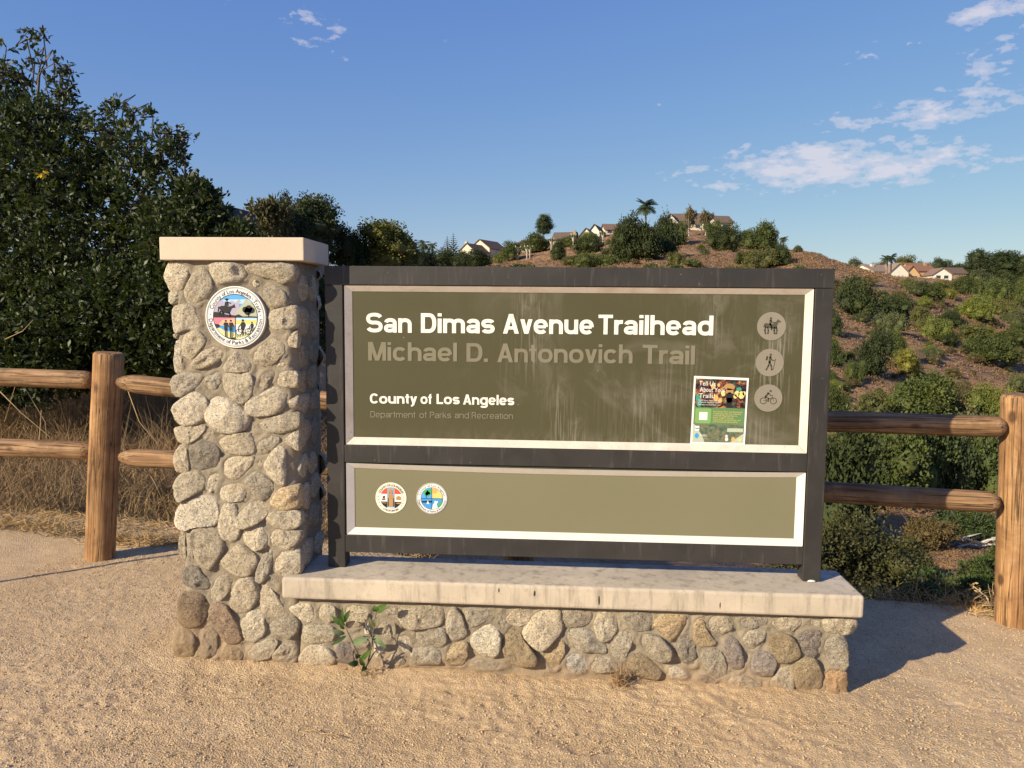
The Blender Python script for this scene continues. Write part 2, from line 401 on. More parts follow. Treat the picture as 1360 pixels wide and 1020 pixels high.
def thing(name, label, cat, loc, group=None):
    o = bpy.data.objects.new(name, None); COL.objects.link(o)
    o.location = loc; o['_w'] = tuple(float(x) for x in loc); o['label'] = label; o['category'] = cat
    o.empty_display_size = 0.2
    if group: o['group'] = group
    return o
def tag(o, label=None, cat=None, group=None, kind=None):
    if label: o['label'] = label
    if cat: o['category'] = cat
    if group: o['group'] = group
    if kind: o['kind'] = kind
    return o
def box_mesh(x0, x1, y0, y1, z0, z1, bev=0.0, seg=2):
    bm = bmesh.new(); bmesh.ops.create_cube(bm, size=1)
    for v in bm.verts: v.co = ((x0+x1)/2+v.co.x*(x1-x0), (y0+y1)/2+v.co.y*(y1-y0), (z0+z1)/2+v.co.z*(z1-z0))
    if bev: bmesh.ops.bevel(bm, geom=bm.edges[:], offset=bev, segments=seg, affect='EDGES', profile=0.5)
    me = bpy.data.meshes.new('m'); bm.to_mesh(me); bm.free()
    return me
def box(name, d, mat, parent, bev=0.0, col=None, seg=2):
    return link(name, box_mesh(*d, bev=bev, seg=seg), mat, parent, ((d[0]+d[1])/2, (d[2]+d[3])/2, d[4]), col)
def prism(pts, y0, y1):
    """closed prism from an XZ outline between two depths"""
    n = len(pts); vs = [(x, y0, z) for x, z in pts]+[(x, y1, z) for x, z in pts]
    area = sum(pts[i][0]*pts[(i+1) % n][1]-pts[(i+1) % n][0]*pts[i][1] for i in range(n))
    f = list(range(n)); bk = list(range(2*n-1, n-1, -1))
    sides = [(i, n+i, n+(i+1) % n, (i+1) % n) for i in range(n)]
    if area < 0: f, bk, sides = f[::-1], bk[::-1], [s[::-1] for s in sides]
    return mesh(vs, [f, bk]+sides)
def tube_arrays(pts, radii, seg=6, jit=0.0, rng=None, cap=True):
    pts = [np.array(p, float) for p in pts]; V = []; Fc = []
    for i, p in enumerate(pts):
        d = pts[min(i+1, len(pts)-1)]-pts[max(i-1, 0)]; d = d/(np.linalg.norm(d)+1e-9)
        a = np.cross(d, (0, 0, 1) if abs(d[2]) < 0.9 else (1, 0, 0)); a /= np.linalg.norm(a); bb = np.cross(d, a)
        for k in range(seg):
            t = 2*pi*k/seg; r = radii[i]*(1+(rng.uniform(-jit, jit) if rng else 0))
            V.append(p+a*cos(t)*r+bb*sin(t)*r)
        if i:
            o = (i-1)*seg
            Fc += [(o+k, o+(k+1) % seg, o+seg+(k+1) % seg, o+seg+k) for k in range(seg)]
    if cap:
        Fc.append(tuple(range(seg))[::-1]); o = (len(pts)-1)*seg; Fc.append(tuple(range(o, o+seg)))
    return V, Fc
class Acc:
    def __init__(s): s.v = []; s.f = []
    def add(s, V, Fc):
        o = len(s.v); s.v += [tuple(x) for x in V]; s.f += [tuple(i+o for i in f) for f in Fc]
    def tube(s, pts, radii, seg=6, **k): s.add(*tube_arrays(pts, radii, seg, **k))
    def mesh(s, smooth=True): return mesh(s.v, s.f, smooth)

# value noise for big arrays
def _h(i, j, s):
    x = np.sin(i*127.1+j*311.7+s*74.7)*43758.5453
    return x-np.floor(x)
def vnoise(x, y, s=0):
    xi = np.floor(x); yi = np.floor(y); fx = x-xi; fy = y-yi
    fx = fx*fx*(3-2*fx); fy = fy*fy*(3-2*fy)
    return (_h(xi, yi, s)*(1-fx)+_h(xi+1, yi, s)*fx)*(1-fy)+(_h(xi, yi+1, s)*(1-fx)+_h(xi+1, yi+1, s)*fx)*fy
def fbm(x, y, oct=4, s=0, gain=0.5):
    t = 0; a = 1; n = 0
    for k in range(oct):
        t = t+a*(vnoise(x*2**k, y*2**k, s+k*7)-0.5); n += a; a *= gain
    return t/n

# ------------------------------------------------------------------ ground and terrain
def ground_z(X, Y):
    """the trampled pad: nearly level, falling a little to the right"""
    z = -0.016*(np.clip(X, -3, 3)-0.35)
    return z
def edge_y(X):
    """where the pad ends and the slope begins"""
    e = np.interp(X, [-14, -3.6, -2.2, -1.0, 0.0, 1.6, 2.6, 4, 14], [5.9, 5.15, 5.0, 4.6, 4.25, 4.13, 4.10, 4.2, 5.0])
    return e + 0.10*fbm(X*1.7, X*0+3.1, 3, 5)
def rough_z(X, Y):
    z = 0.026*fbm(X*1.3, Y*1.3, 3, 1) + 0.006*fbm(X*7, Y*7, 3, 11)
    z = z + (0.004*np.abs(fbm(X*19, Y*23, 3, 21)) + 0.0065*fbm(X*42, Y*42, 2, 31))*np.clip(1.0+2.2*fbm(X*1.1, Y*1.1, 3, 91)-0.25*np.clip(X-0.8, 0, 2), 0.25, 1.8)
    # scuffs and part footprints
    return z
rng = np.random.default_rng(7)
scuffs = [(rng.uniform(-2.4, 2.6), rng.uniform(2.15, 3.0), rng.uniform(0, pi), rng.uniform(0.04, 0.09), rng.uniform(0.10, 0.16)) for _ in range(34)]
def axis_pts(dense0, dense1, step, far0, far1, growth=1.12):
    mid = list(np.arange(dense0, dense1+1e-6, step)); a = []; s = step; x = dense0
    while x > far0: s *= growth; x -= s; a.append(x)
    bb = []; s = step; x = mid[-1]
    while x < far1: s *= growth; x += s; bb.append(x)
    return np.array(a[::-1]+mid+bb)
gx = axis_pts(-2.7, 2.75, 0.0095, -14, 14, 1.10)
tt = axis_pts(2.05, 4.0, 0.0085, -5.0, 3.99, 1.10)
# rows follow the edge: last rows bend down behind it
tt = tt[tt <= 4.01]
tail = np.array([4.02+0.02*k for k in range(1, 60)])
Xg, Tg = np.meshgrid(gx, np.concatenate([tt, tail]))
E_ = edge_y(Xg)
Tm = tail[-1]
Yg = np.where(Tg <= 3.0, Tg, 3.0+(Tg-3.0)*(E_+0.45-3.0)/(Tm-3.0))
Zg = ground_z(Xg, Yg)+rough_z(Xg, Yg)
for (sx, sy, sa, sw, sl) in scuffs:
    dx = (Xg-sx)*cos(sa)+(Yg-sy)*sin(sa); dy = -(Xg-sx)*sin(sa)+(Yg-sy)*cos(sa)
    rr = (dx/sl)**2+(dy/sw)**2
    Zg = Zg-0.004*np.exp(-rr*1.3)+0.002*np.exp(-((np.sqrt(rr)-1.35)/0.28)**2)*np.clip(dy/sw, 0, 1)
over = np.clip((Yg-E_)/0.45, 0, 1)
Zg = Zg-1.1*over**1.5
# raised lip of soil against the foot of the masonry
lip = np.exp(-np.clip(3.05-Yg, 0, 9)**2/0.010)*((Xg > -1.75) & (Xg < 1.25) & (Yg < 3.4))
Zg = Zg+0.012*lip*np.clip((1.25-Xg)/.25, 0, 1)*np.clip((Xg+1.75)/.2, 0, 1)
gme = grid(np.stack([Xg, Yg, Zg], 2))
gobj = link('dirt_ground', gme, 'dirt')
tag(gobj, 'packed tan dirt ground around the stone sign', None, None, 'structure')
def gz(X, Y):
    X = np.asarray(X, float); Y = np.asarray(Y, float)
    return ground_z(X, Y)+rough_z(X, Y)

YS_ = np.array([3, 4.6, 6, 9, 14, 22, 35, 55, 80, 120, 150, 170, 200, 230, 265, 300, 380, 500, 900, 3000], float)
def colz(items):
    """one column of the survey: (Y, 'z', height) or (Y, row where that ground shows)"""
    return items
TB = {
 -1800: [(3, 'z', -.35), (6, 'z', -.3), (10, 'z', 0), (20, 'z', .5), (40, 'z', 2), (60, 'z', 3.5), (120, 'z', 8), (200, 'z', 12), (300, 'z', 14), (500, 'z', 8), (3000, 'z', -30)],
 -100: [(3, 'z', -.45), (6, 'z', -.14), (10, 'z', 0), (20, 'z', .6), (40, 'z', 2.2), (60, 'z', 4.0), (120, 'z', 8), (200, 'z', 12), (300, 'z', 14), (500, 'z', 8), (3000, 'z', -30)],
 260: [(3, 'z', -.5), (4.8, 'z', -.35), (6, 'z', -.16), (10, 'z', -.05), (20, 'z', .4), (40, 'z', 2.4), (60, 'z', 4.0), (120, 'z', 8), (200, 'z', 12), (300, 'z', 14), (500, 'z', 8), (3000, 'z', -20)],
 450: [(3, 'z', -.7), (6, 'z', -.6), (10, 'z', -.6), (20, 'z', -1), (40, 'z', -.5), (80, 'v', 400), (120, 'v', 385), (200, 'v', 368), (300, 'v', 352), (500, 'v', 380), (3000, 'v', 413)],
 600: [(3, 'z', -.8), (5, 'z', -1.0), (10, 'z', -2), (20, 'z', -4), (40, 'z', -5), (80, 'v', 420), (120, 'v', 385), (200, 'v', 362), (300, 'v', 348), (350, 'v', 355), (500, 'v', 385), (3000, 'v', 413)],
 680: [(3, 'z', -.8), (5, 'z', -1.0), (10, 'z', -2.2), (20, 'z', -4.6), (35, 'z', -7), (55, 'v', 480), (80, 'v', 425), (120, 'v', 385), (170, 'v', 362), (230, 'v', 350), (300, 'v', 338), (380, 'v', 352), (600, 'v', 395), (3000, 'v', 413)],
 760: [(3, 'z', -.8), (4.6, 'z', -.9), (6, 'z', -1.2), (9, 'z', -2.2), (14, 'z', -3.6), (22, 'z', -5.5), (35, 'v', 690), (55, 'v', 500), (80, 'v', 425), (120, 'v', 378), (170, 'v', 350), (230, 'v', 332), (300, 'v', 316), (380, 'v', 335), (600, 'v', 392), (3000, 'v', 413)],
 850: [(3, 'z', -.8), (4.6, 'z', -.9), (6, 'z', -1.2), (9, 'z', -2.2), (14, 'z', -3.6), (22, 'z', -5.5), (35, 'v', 690), (55, 'v', 520), (80, 'v', 430), (120, 'v', 376), (170, 'v', 346), (230, 'v', 322), (300, 'v', 303), (380, 'v', 322), (600, 'v', 390), (3000, 'v', 413)],
 930: [(3, 'z', -.8), (4.6, 'z', -.9), (6, 'z', -1.2), (9, 'z', -2.2), (14, 'z', -3.6), (22, 'z', -5.5), (35, 'v', 690), (55, 'v', 540), (80, 'v', 440), (120, 'v', 376), (170, 'v', 341), (230, 'v', 322), (300, 'v', 303), (380, 'v', 322), (600, 'v', 390), (3000, 'v', 414)],
 1000: [(3, 'z', -.8), (4.6, 'z', -.9), (6, 'z', -1.2), (9, 'z', -2.2), (14, 'z', -3.6), (22, 'z', -5.6), (35, 'v', 700), (55, 'v', 570), (80, 'v', 465), (120, 'v', 398), (150, 'v', 366), (200, 'v', 337), (250, 'v', 320), (300, 'v', 322), (500, 'v', 385), (3000, 'v', 415)],
 1060: [(3, 'z', -.8), (4.6, 'z', -.9), (6, 'z', -1.2), (9, 'z', -2.3), (14, 'z', -3.8), (22, 'z', -5.9), (35, 'v', 700), (55, 'v', 590), (80, 'v', 490), (120, 'v', 402), (150, 'v', 352), (170, 'v', 338), (200, 'v', 334), (230, 'v', 345), (300, 'v', 360), (500, 'v', 385), (3000, 'v', 415)],
 1110: [(3, 'z', -.8), (4.6, 'z', -.9), (6, 'z', -1.2), (9, 'z', -2.4), (14, 'z', -4.0), (22, 'z', -6.1), (35, 'v', 710), (55, 'v', 610), (80, 'v', 505), (120, 'v', 415), (150, 'v', 365), (170, 'v', 352), (200, 'v', 352), (230, 'v', 362), (265, 'v', 370), (380, 'v', 375), (500, 'v', 388), (3000, 'v', 416)],
 1180: [(3, 'z', -.8), (4.6, 'z', -.9), (6, 'z', -1.2), (9, 'z', -2.4), (14, 'z', -4.0), (22, 'z', -6.2), (35, 'v', 715), (55, 'v', 625), (80, 'v', 520), (120, 'v', 430), (150, 'v', 375), (165, 'v', 369), (200, 'v', 374), (230, 'v', 374), (265, 'v', 368), (380, 'v', 370), (500, 'v', 384), (3000, 'v', 416)],
 1250: [(3, 'z', -.8), (4.6, 'z', -.9), (6, 'z', -1.2), (9, 'z', -2.4), (14, 'z', -4.0), (22, 'z', -6.2), (35, 'v', 720), (55, 'v', 635), (80, 'v', 535), (120, 'v', 450), (150, 'v', 402), (170, 'v', 390), (200, 'v', 388), (230, 'v', 380), (265, 'v', 370), (380, 'v', 366), (500, 'v', 382), (3000, 'v', 417)],
 1360: [(3, 'z', -.8), (4.6, 'z', -.9), (6, 'z', -1.2), (9, 'z', -2.4), (14, 'z', -4.0), (22, 'z', -6.2), (35, 'v', 720), (55, 'v', 640), (80, 'v', 560), (120, 'v', 480), (150, 'v', 440), (200, 'v', 408), (230, 'v', 395), (300, 'v', 378), (380, 'v', 368), (500, 'v', 380), (3000, 'v', 418)],
 1800: [(3, 'z', -.8), (6, 'z', -1.2), (9, 'z', -2.4), (14, 'z', -4.0), (22, 'z', -6.0), (35, 'z', -8.0), (80, 'z', -8), (150, 'z', -2), (230, 'z', 6), (300, 'z', 10), (380, 'z', 14), (500, 'z', 8), (3000, 'z', -10)],
 3400: [(3, 'z', -.8), (6, 'z', -1.2), (9, 'z', -2.4), (14, 'z', -4.0), (22, 'z', -6.0), (35, 'z', -8.0), (80, 'z', -8), (150, 'z', -2), (230, 'z', 6), (300, 'z', 10), (380, 'z', 14), (500, 'z', 8), (3000, 'z', -10)],
}
UD = np.linspace(-1800, 3400, 521)
LD = np.linspace(math.log(3), math.log(3000), 300)
_us = sorted(TB); _cols = []
for u in _us:
    ys = []; zs = []
    for (Y, t, q) in TB[u]:
        ys.append(math.log(Y)); zs.append(q if t == 'z' else float(unp(u, q, 1, Y)[2]))
    _cols.append(np.interp(LD, ys, zs))
_cols = np.array(_cols)
ZD = np.array([[0.0]])
ZD = np.stack([np.interp(UD, _us, _cols[:, k]) for k in range(len(LD))], 1)
def blur(A, ax, n):
    k = np.array([1, 4, 6, 4, 1.])/16
    for _ in range(n):
        Pd = np.take(A, np.clip(np.arange(-2, A.shape[ax]+2), 0, A.shape[ax]-1), axis=ax)
        A = sum(k[j]*np.take(Pd, np.arange(j, j+A.shape[ax]), axis=ax) for j in range(5))
    return A
ZD = blur(ZD, 0, 3); ZD = blur(ZD, 1, 2)
def tz(X, Y):
    X = np.asarray(X, float); Y = np.maximum(np.asarray(Y, float), 3.0)
    ang = np.arctan2(X, Y)-YAW
    u = 680+FPX*np.tan(np.clip(ang, -1.25, 1.25))
    fu = np.clip((u-UD[0])/(UD[1]-UD[0]), 0, len(UD)-1.001); fl = np.clip((np.log(Y)-LD[0])/(LD[1]-LD[0]), 0, len(LD)-1.001)
    i = fu.astype(int); j = fl.astype(int); a = fu-i; bq = fl-j
    z = (ZD[i, j]*(1-a)+ZD[i+1, j]*a)*(1-bq)+(ZD[i, j+1]*(1-a)+ZD[i+1, j+1]*a)*bq
    amp = np.clip((Y-14)/60, 0, 1)
    z = z+amp*(3.4*fbm(X/26, Y/26, 4, 3)+0.9*fbm(X/6, Y/6, 3, 9)) + np.clip(Y-5, 0, 8)/8*0.25*fbm(X/1.5, Y/1.5, 3, 17)
    return z
ua = np.concatenate([np.linspace(-1700, -150, 60), np.linspace(-140, 1500, 520), np.linspace(1510, 3300, 60)])
ya = np.exp(np.linspace(math.log(3.4), math.log(2900), 430))
UU, YY = np.meshgrid(ua, ya)
AA = np.tan(np.arctan((UU-680)/FPX)+YAW)
XX = AA*YY
tme = grid(np.stack([XX, YY, tz(XX, YY)], 2))
tag(link('hillside', tme, 'hillside_soil'), 'dry brown hillside and canyon behind the fence', None, None, 'structure')
def hit(u, v, y0=5.2, y1=700):
    """where the ray of a surveyed point meets the terrain"""
    d = ray(u, v); Ys = np.exp(np.linspace(math.log(y0), math.log(y1), 900))
    t = Ys/d[1]; X = d[0]*t; Z = CAM_H+d[2]*t
    k = np.nonzero(Z < tz(X, Ys))[0]
    if len(k) == 0: k = [int(np.argmin(Z-tz(X, Ys)))]
    k = k[0]
    return np.array([X[k], Ys[k], float(tz(X[k], Ys[k]))])
def at(u, Y):
    p = unp(u, 415, 1, Y)
    return np.array([p[0], Y, float(tz(p[0], Y))])

# pebbles on the pad
def pebble_mesh(n, seed):
    r = np.random.default_rng(seed)
    X = r.uniform(-2.9, 3.0, n); Y = 2.05+(r.random(n)**1.1)*2.3
    ok = ~((X > -1.62) & (X < 1.2) & (Y > 3.04) & (Y < 3.36)); X, Y = X[ok], Y[ok]; n = len(X)
    keep = r.random(n) < 0.35+1.3*np.clip(fbm(X*1.4, Y*1.4, 3, 77)+0.3, 0, 1); X, Y = X[keep], Y[keep]; n = len(X)
    s = 0.0012+0.0042*r.random(n)**4.5
    base = np.array([(1, 0, 0), (0, 1, 0), (-1, 0, 0), (0, -1, 0), (0, 0, 1), (0, 0, -1)], float)
    V = base[None]*s[:, None, None]*r.uniform(0.6, 1.35, (n, 6, 1))
    a = r.uniform(0, 2*pi, n); ca, sa = np.cos(a)[:, None], np.sin(a)[:, None]
    x, y, z = V[..., 0].copy(), V[..., 1].copy(), V[..., 2]*0.75
    V = np.stack([x*ca-y*sa+X[:, None], x*sa+y*ca+Y[:, None], z+gz(X, Y)[:, None]+s[:, None]*0.3], 2)
    F8 = np.array([(0, 1, 4), (1, 2, 4), (2, 3, 4), (3, 0, 4), (1, 0, 5), (2, 1, 5), (3, 2, 5), (0, 3, 5)])
    T = V[:, F8].reshape(-1, 3, 3)
    return quads(T, k=3)
tag(link('gravel', pebble_mesh(110000, 5), 'pebble'), 'fine loose grit scattered over the dirt', None, None, 'stuff')

# ------------------------------------------------------------------ masonry
CR = {'A': (210, 340, 5.667), 'B': (210, 500, 5.667), 'C': (210, 660, 5.667), 'D': (210, 720, 5.667),
      'E': (360, 790, 6.8), 'F': (550, 790, 6.8), 'G': (740, 790, 6.8), 'H': (930, 790, 5.913)}
CRM = (0.52, 0.445, 0.335); BEI = (0.455, 0.385, 0.285); GRY = (0.37, 0.32, 0.25); DRK = (0.27, 0.235, 0.19); BRN = (0.20, 0.145, 0.10)
RED = (0.29, 0.205, 0.145); OCH = (0.42, 0.32, 0.20); BRT = (0.57, 0.495, 0.385); ORG = (0.40, 0.255, 0.14); VIO = (0.245, 0.205, 0.18); OLV = (0.30, 0.235, 0.15)
PILLAR = [
('A', CRM, 45,110, 70,55, 150,50, 215,80, 215,150, 180,230, 130,265, 75,250, 50,180),
('A', CRM, 72,268, 140,270, 172,255, 165,310, 110,370, 75,340),
('A', BEI, 210,240, 260,140, 330,95, 385,180, 385,250, 330,330, 270,365, 210,350, 190,300),
('A', CRM, 385,75, 450,55, 600,65, 660,150, 600,185, 500,190, 420,215, 385,150),
('A', BEI, 680,80, 760,60, 1000,60, 1015,130, 990,180, 930,200, 860,170, 700,130),
('A', CRM, 690,190, 740,180, 760,225, 710,235),
('A', GRY, 780,260, 860,225, 920,240, 985,340, 960,370, 880,390, 830,370, 790,310),
('A', BEI, 1030,90, 1110,75, 1200,100, 1210,190, 1100,210, 1040,170),
('A', BEI, 985,215, 1060,205, 1150,225, 1160,330, 1060,380, 1020,330),
('A', CRM, 110,385, 180,370, 255,390, 300,490, 290,535, 200,550, 130,575, 110,500),
('A', GRY, 100,590, 150,580, 140,625, 112,620),
('A', BEI, 195,600, 280,570, 330,600, 350,660, 290,720, 240,790, 190,760, 180,680),
('A', BRT, 130,640, 172,660, 175,760, 150,880, 110,860, 115,740),
('A', CRM, 820,470, 860,415, 960,385, 1070,385, 1080,470, 1060,530, 960,545, 850,550),
('A', BEI, 1095,400, 1160,385, 1160,510, 1095,520),
('A', CRM, 250,825, 330,720, 410,685, 485,710, 485,760, 400,820, 310,845),
('A', GRY, 470,850, 520,770, 575,720, 650,740, 695,810, 690,865, 600,870, 520,870),
('A', BEI, 710,740, 780,680, 880,605, 940,680, 940,730, 870,800, 800,830, 730,800),
('A', BEI, 950,620, 1010,580, 1120,570, 1140,640, 1060,690, 980,680),
('A', CRM, 970,730, 1030,705, 1110,705, 1145,770, 1120,830, 1040,850, 980,790),
('A', BEI, 870,820, 930,790, 970,810, 940,850, 885,845),
('B', GRY, 92,55, 120,0, 220,-25, 340,-15, 290,75, 210,125, 150,152, 105,110),
('B', GRY, 345,80, 360,0, 440,-40, 478,-10, 470,50, 430,110, 380,115),
('B', BEI, 480,60, 500,-5, 580,-30, 680,-20, 705,60, 690,140, 630,200, 560,170, 500,130),
('B', GRY, 735,60, 780,-25, 870,-45, 880,10, 810,80, 755,108),
('A', BEI, 890,900, 960,870, 1065,880, 1065,990, 960,985, 895,965),
('B', BRT, 105,250, 150,200, 260,125, 340,170, 355,230, 320,330, 260,355, 180,365, 130,320),
('B', CRM, 110,400, 170,385, 335,370, 330,410, 270,480, 200,510, 140,490),
('B', BRT, 375,200, 440,150, 520,170, 640,260, 680,310, 640,390, 540,420, 440,400, 370,320),
('B', CRM, 670,200, 760,150, 880,80, 960,140, 940,220, 890,275, 740,295, 680,270),
('B', BEI, 1010,150, 1060,100, 1160,120, 1165,190, 1080,270, 1030,260),
('B', BEI, 750,370, 850,310, 1040,280, 1090,330, 1080,390, 930,430, 800,410),
('B', BEI, 690,350, 730,360, 755,425, 720,410),
('B', GRY, 340,455, 400,395, 420,430, 400,475, 350,478),
('B', BEI, 430,490, 560,440, 680,430, 715,500, 715,580, 600,585, 500,555),
('B', GRY, 740,510, 800,455, 890,450, 905,500, 870,550, 780,600, 740,570),
('B', BRT, 955,465, 1060,410, 1120,390, 1130,460, 1100,540, 1050,560, 960,500),
('B', BEI, 115,590, 150,530, 200,545, 220,640, 220,715, 130,720, 110,650),
('B', DRK, 245,550, 320,490, 420,510, 450,580, 450,690, 330,705, 255,680),
('B', CRM, 485,660, 520,610, 690,600, 705,650, 640,740, 580,785, 500,760),
('B', BEI, 730,630, 780,620, 790,650, 740,690),
('B', CRM, 795,670, 840,600, 900,530, 950,560, 950,800, 920,820, 850,760),
('B', BEI, 985,680, 1030,600, 1110,620, 1180,690, 1160,740, 1080,800, 1000,800),
('B', BEI, 125,800, 180,735, 310,725, 350,790, 330,850, 240,900, 160,940, 130,890),
('B', CRM, 360,790, 400,725, 460,730, 470,770, 420,850, 385,880),
('B', GRY, 650,790, 730,710, 850,800, 870,860, 830,920, 770,925, 690,860),
('B', CRM, 445,890, 480,830, 620,810, 665,870, 640,930, 540,945, 460,940),
('B', (0.50,0.38,0.24), 850,945, 920,850, 1050,830, 1090,900, 1060,990, 960,1010, 880,980),
('B', BEI, 1110,850, 1160,820, 1190,900, 1180,990, 1120,1010),
('C', BRT, 150,110, 180,50, 300,10, 400,5, 430,80, 430,180, 400,210, 250,220, 200,250, 150,210, 140,160),
('C', CRM, 455,160, 480,70, 580,65, 590,150, 620,220, 600,290, 560,330, 490,310, 460,250),
('C', BEI, 605,140, 700,50, 770,20, 820,90, 810,140, 740,200, 650,235, 615,210),
('C', BEI, 820,170, 860,120, 1000,110, 1085,130, 1080,210, 1000,245, 860,225),
('C', CRM, 635,300, 680,250, 770,225, 825,310, 810,370, 720,405, 650,370),
('C', CRM, 840,310, 880,255, 960,262, 1070,265, 1060,330, 980,395, 880,385),
('C', BEI, 255,270, 330,245, 450,260, 490,370, 460,430, 380,545, 310,530, 270,400),
('C', GRY, 205,262, 240,280, 265,500, 232,505, 210,400),
('C', BEI, 145,350, 165,260, 195,300, 203,420, 190,510, 150,440),
('C', BEI, 470,500, 560,400, 620,360, 730,450, 735,500, 680,585, 600,590, 500,550),
('C', GRY, 740,560, 790,430, 850,390, 855,470, 830,580, 780,650, 735,630),
('C', CRM, 870,480, 930,410, 1050,415, 1085,490, 1060,580, 960,595, 890,570),
('C', DRK, 180,600, 200,540, 280,530, 340,600, 390,660, 370,690, 220,690),
('C', BEI, 400,700, 440,620, 520,590, 555,630, 540,700, 460,790, 400,790),
('C', BEI, 560,730, 600,640, 690,620, 745,690, 740,770, 680,850, 600,885, 550,830),
('C', BEI, 770,680, 800,665, 890,750, 950,860, 940,915, 870,915, 790,870, 775,780),
('C', GRY, 820,600, 850,600, 900,680, 885,705, 835,660),
('D', BRN, 140,480, 190,400, 280,370, 340,420, 385,490, 370,560, 310,620, 220,640, 150,580),
('D', RED, 390,540, 440,470, 510,490, 570,570, 600,650, 625,720, 570,760, 500,740, 440,640),
('D', OLV, 110,700, 150,650, 240,670, 280,760, 270,860, 220,880, 120,850),
('D', DRK, 320,760, 350,660, 400,640, 440,720, 430,860, 370,885, 325,850),
('D', OLV, 480,850, 520,770, 580,780, 635,850, 620,885, 500,885),
('D', CRM, 630,600, 680,540, 760,510, 800,600, 800,680, 740,740, 660,730),
('D', BEI, 675,830, 740,770, 860,720, 890,770, 830,880, 720,890),
]
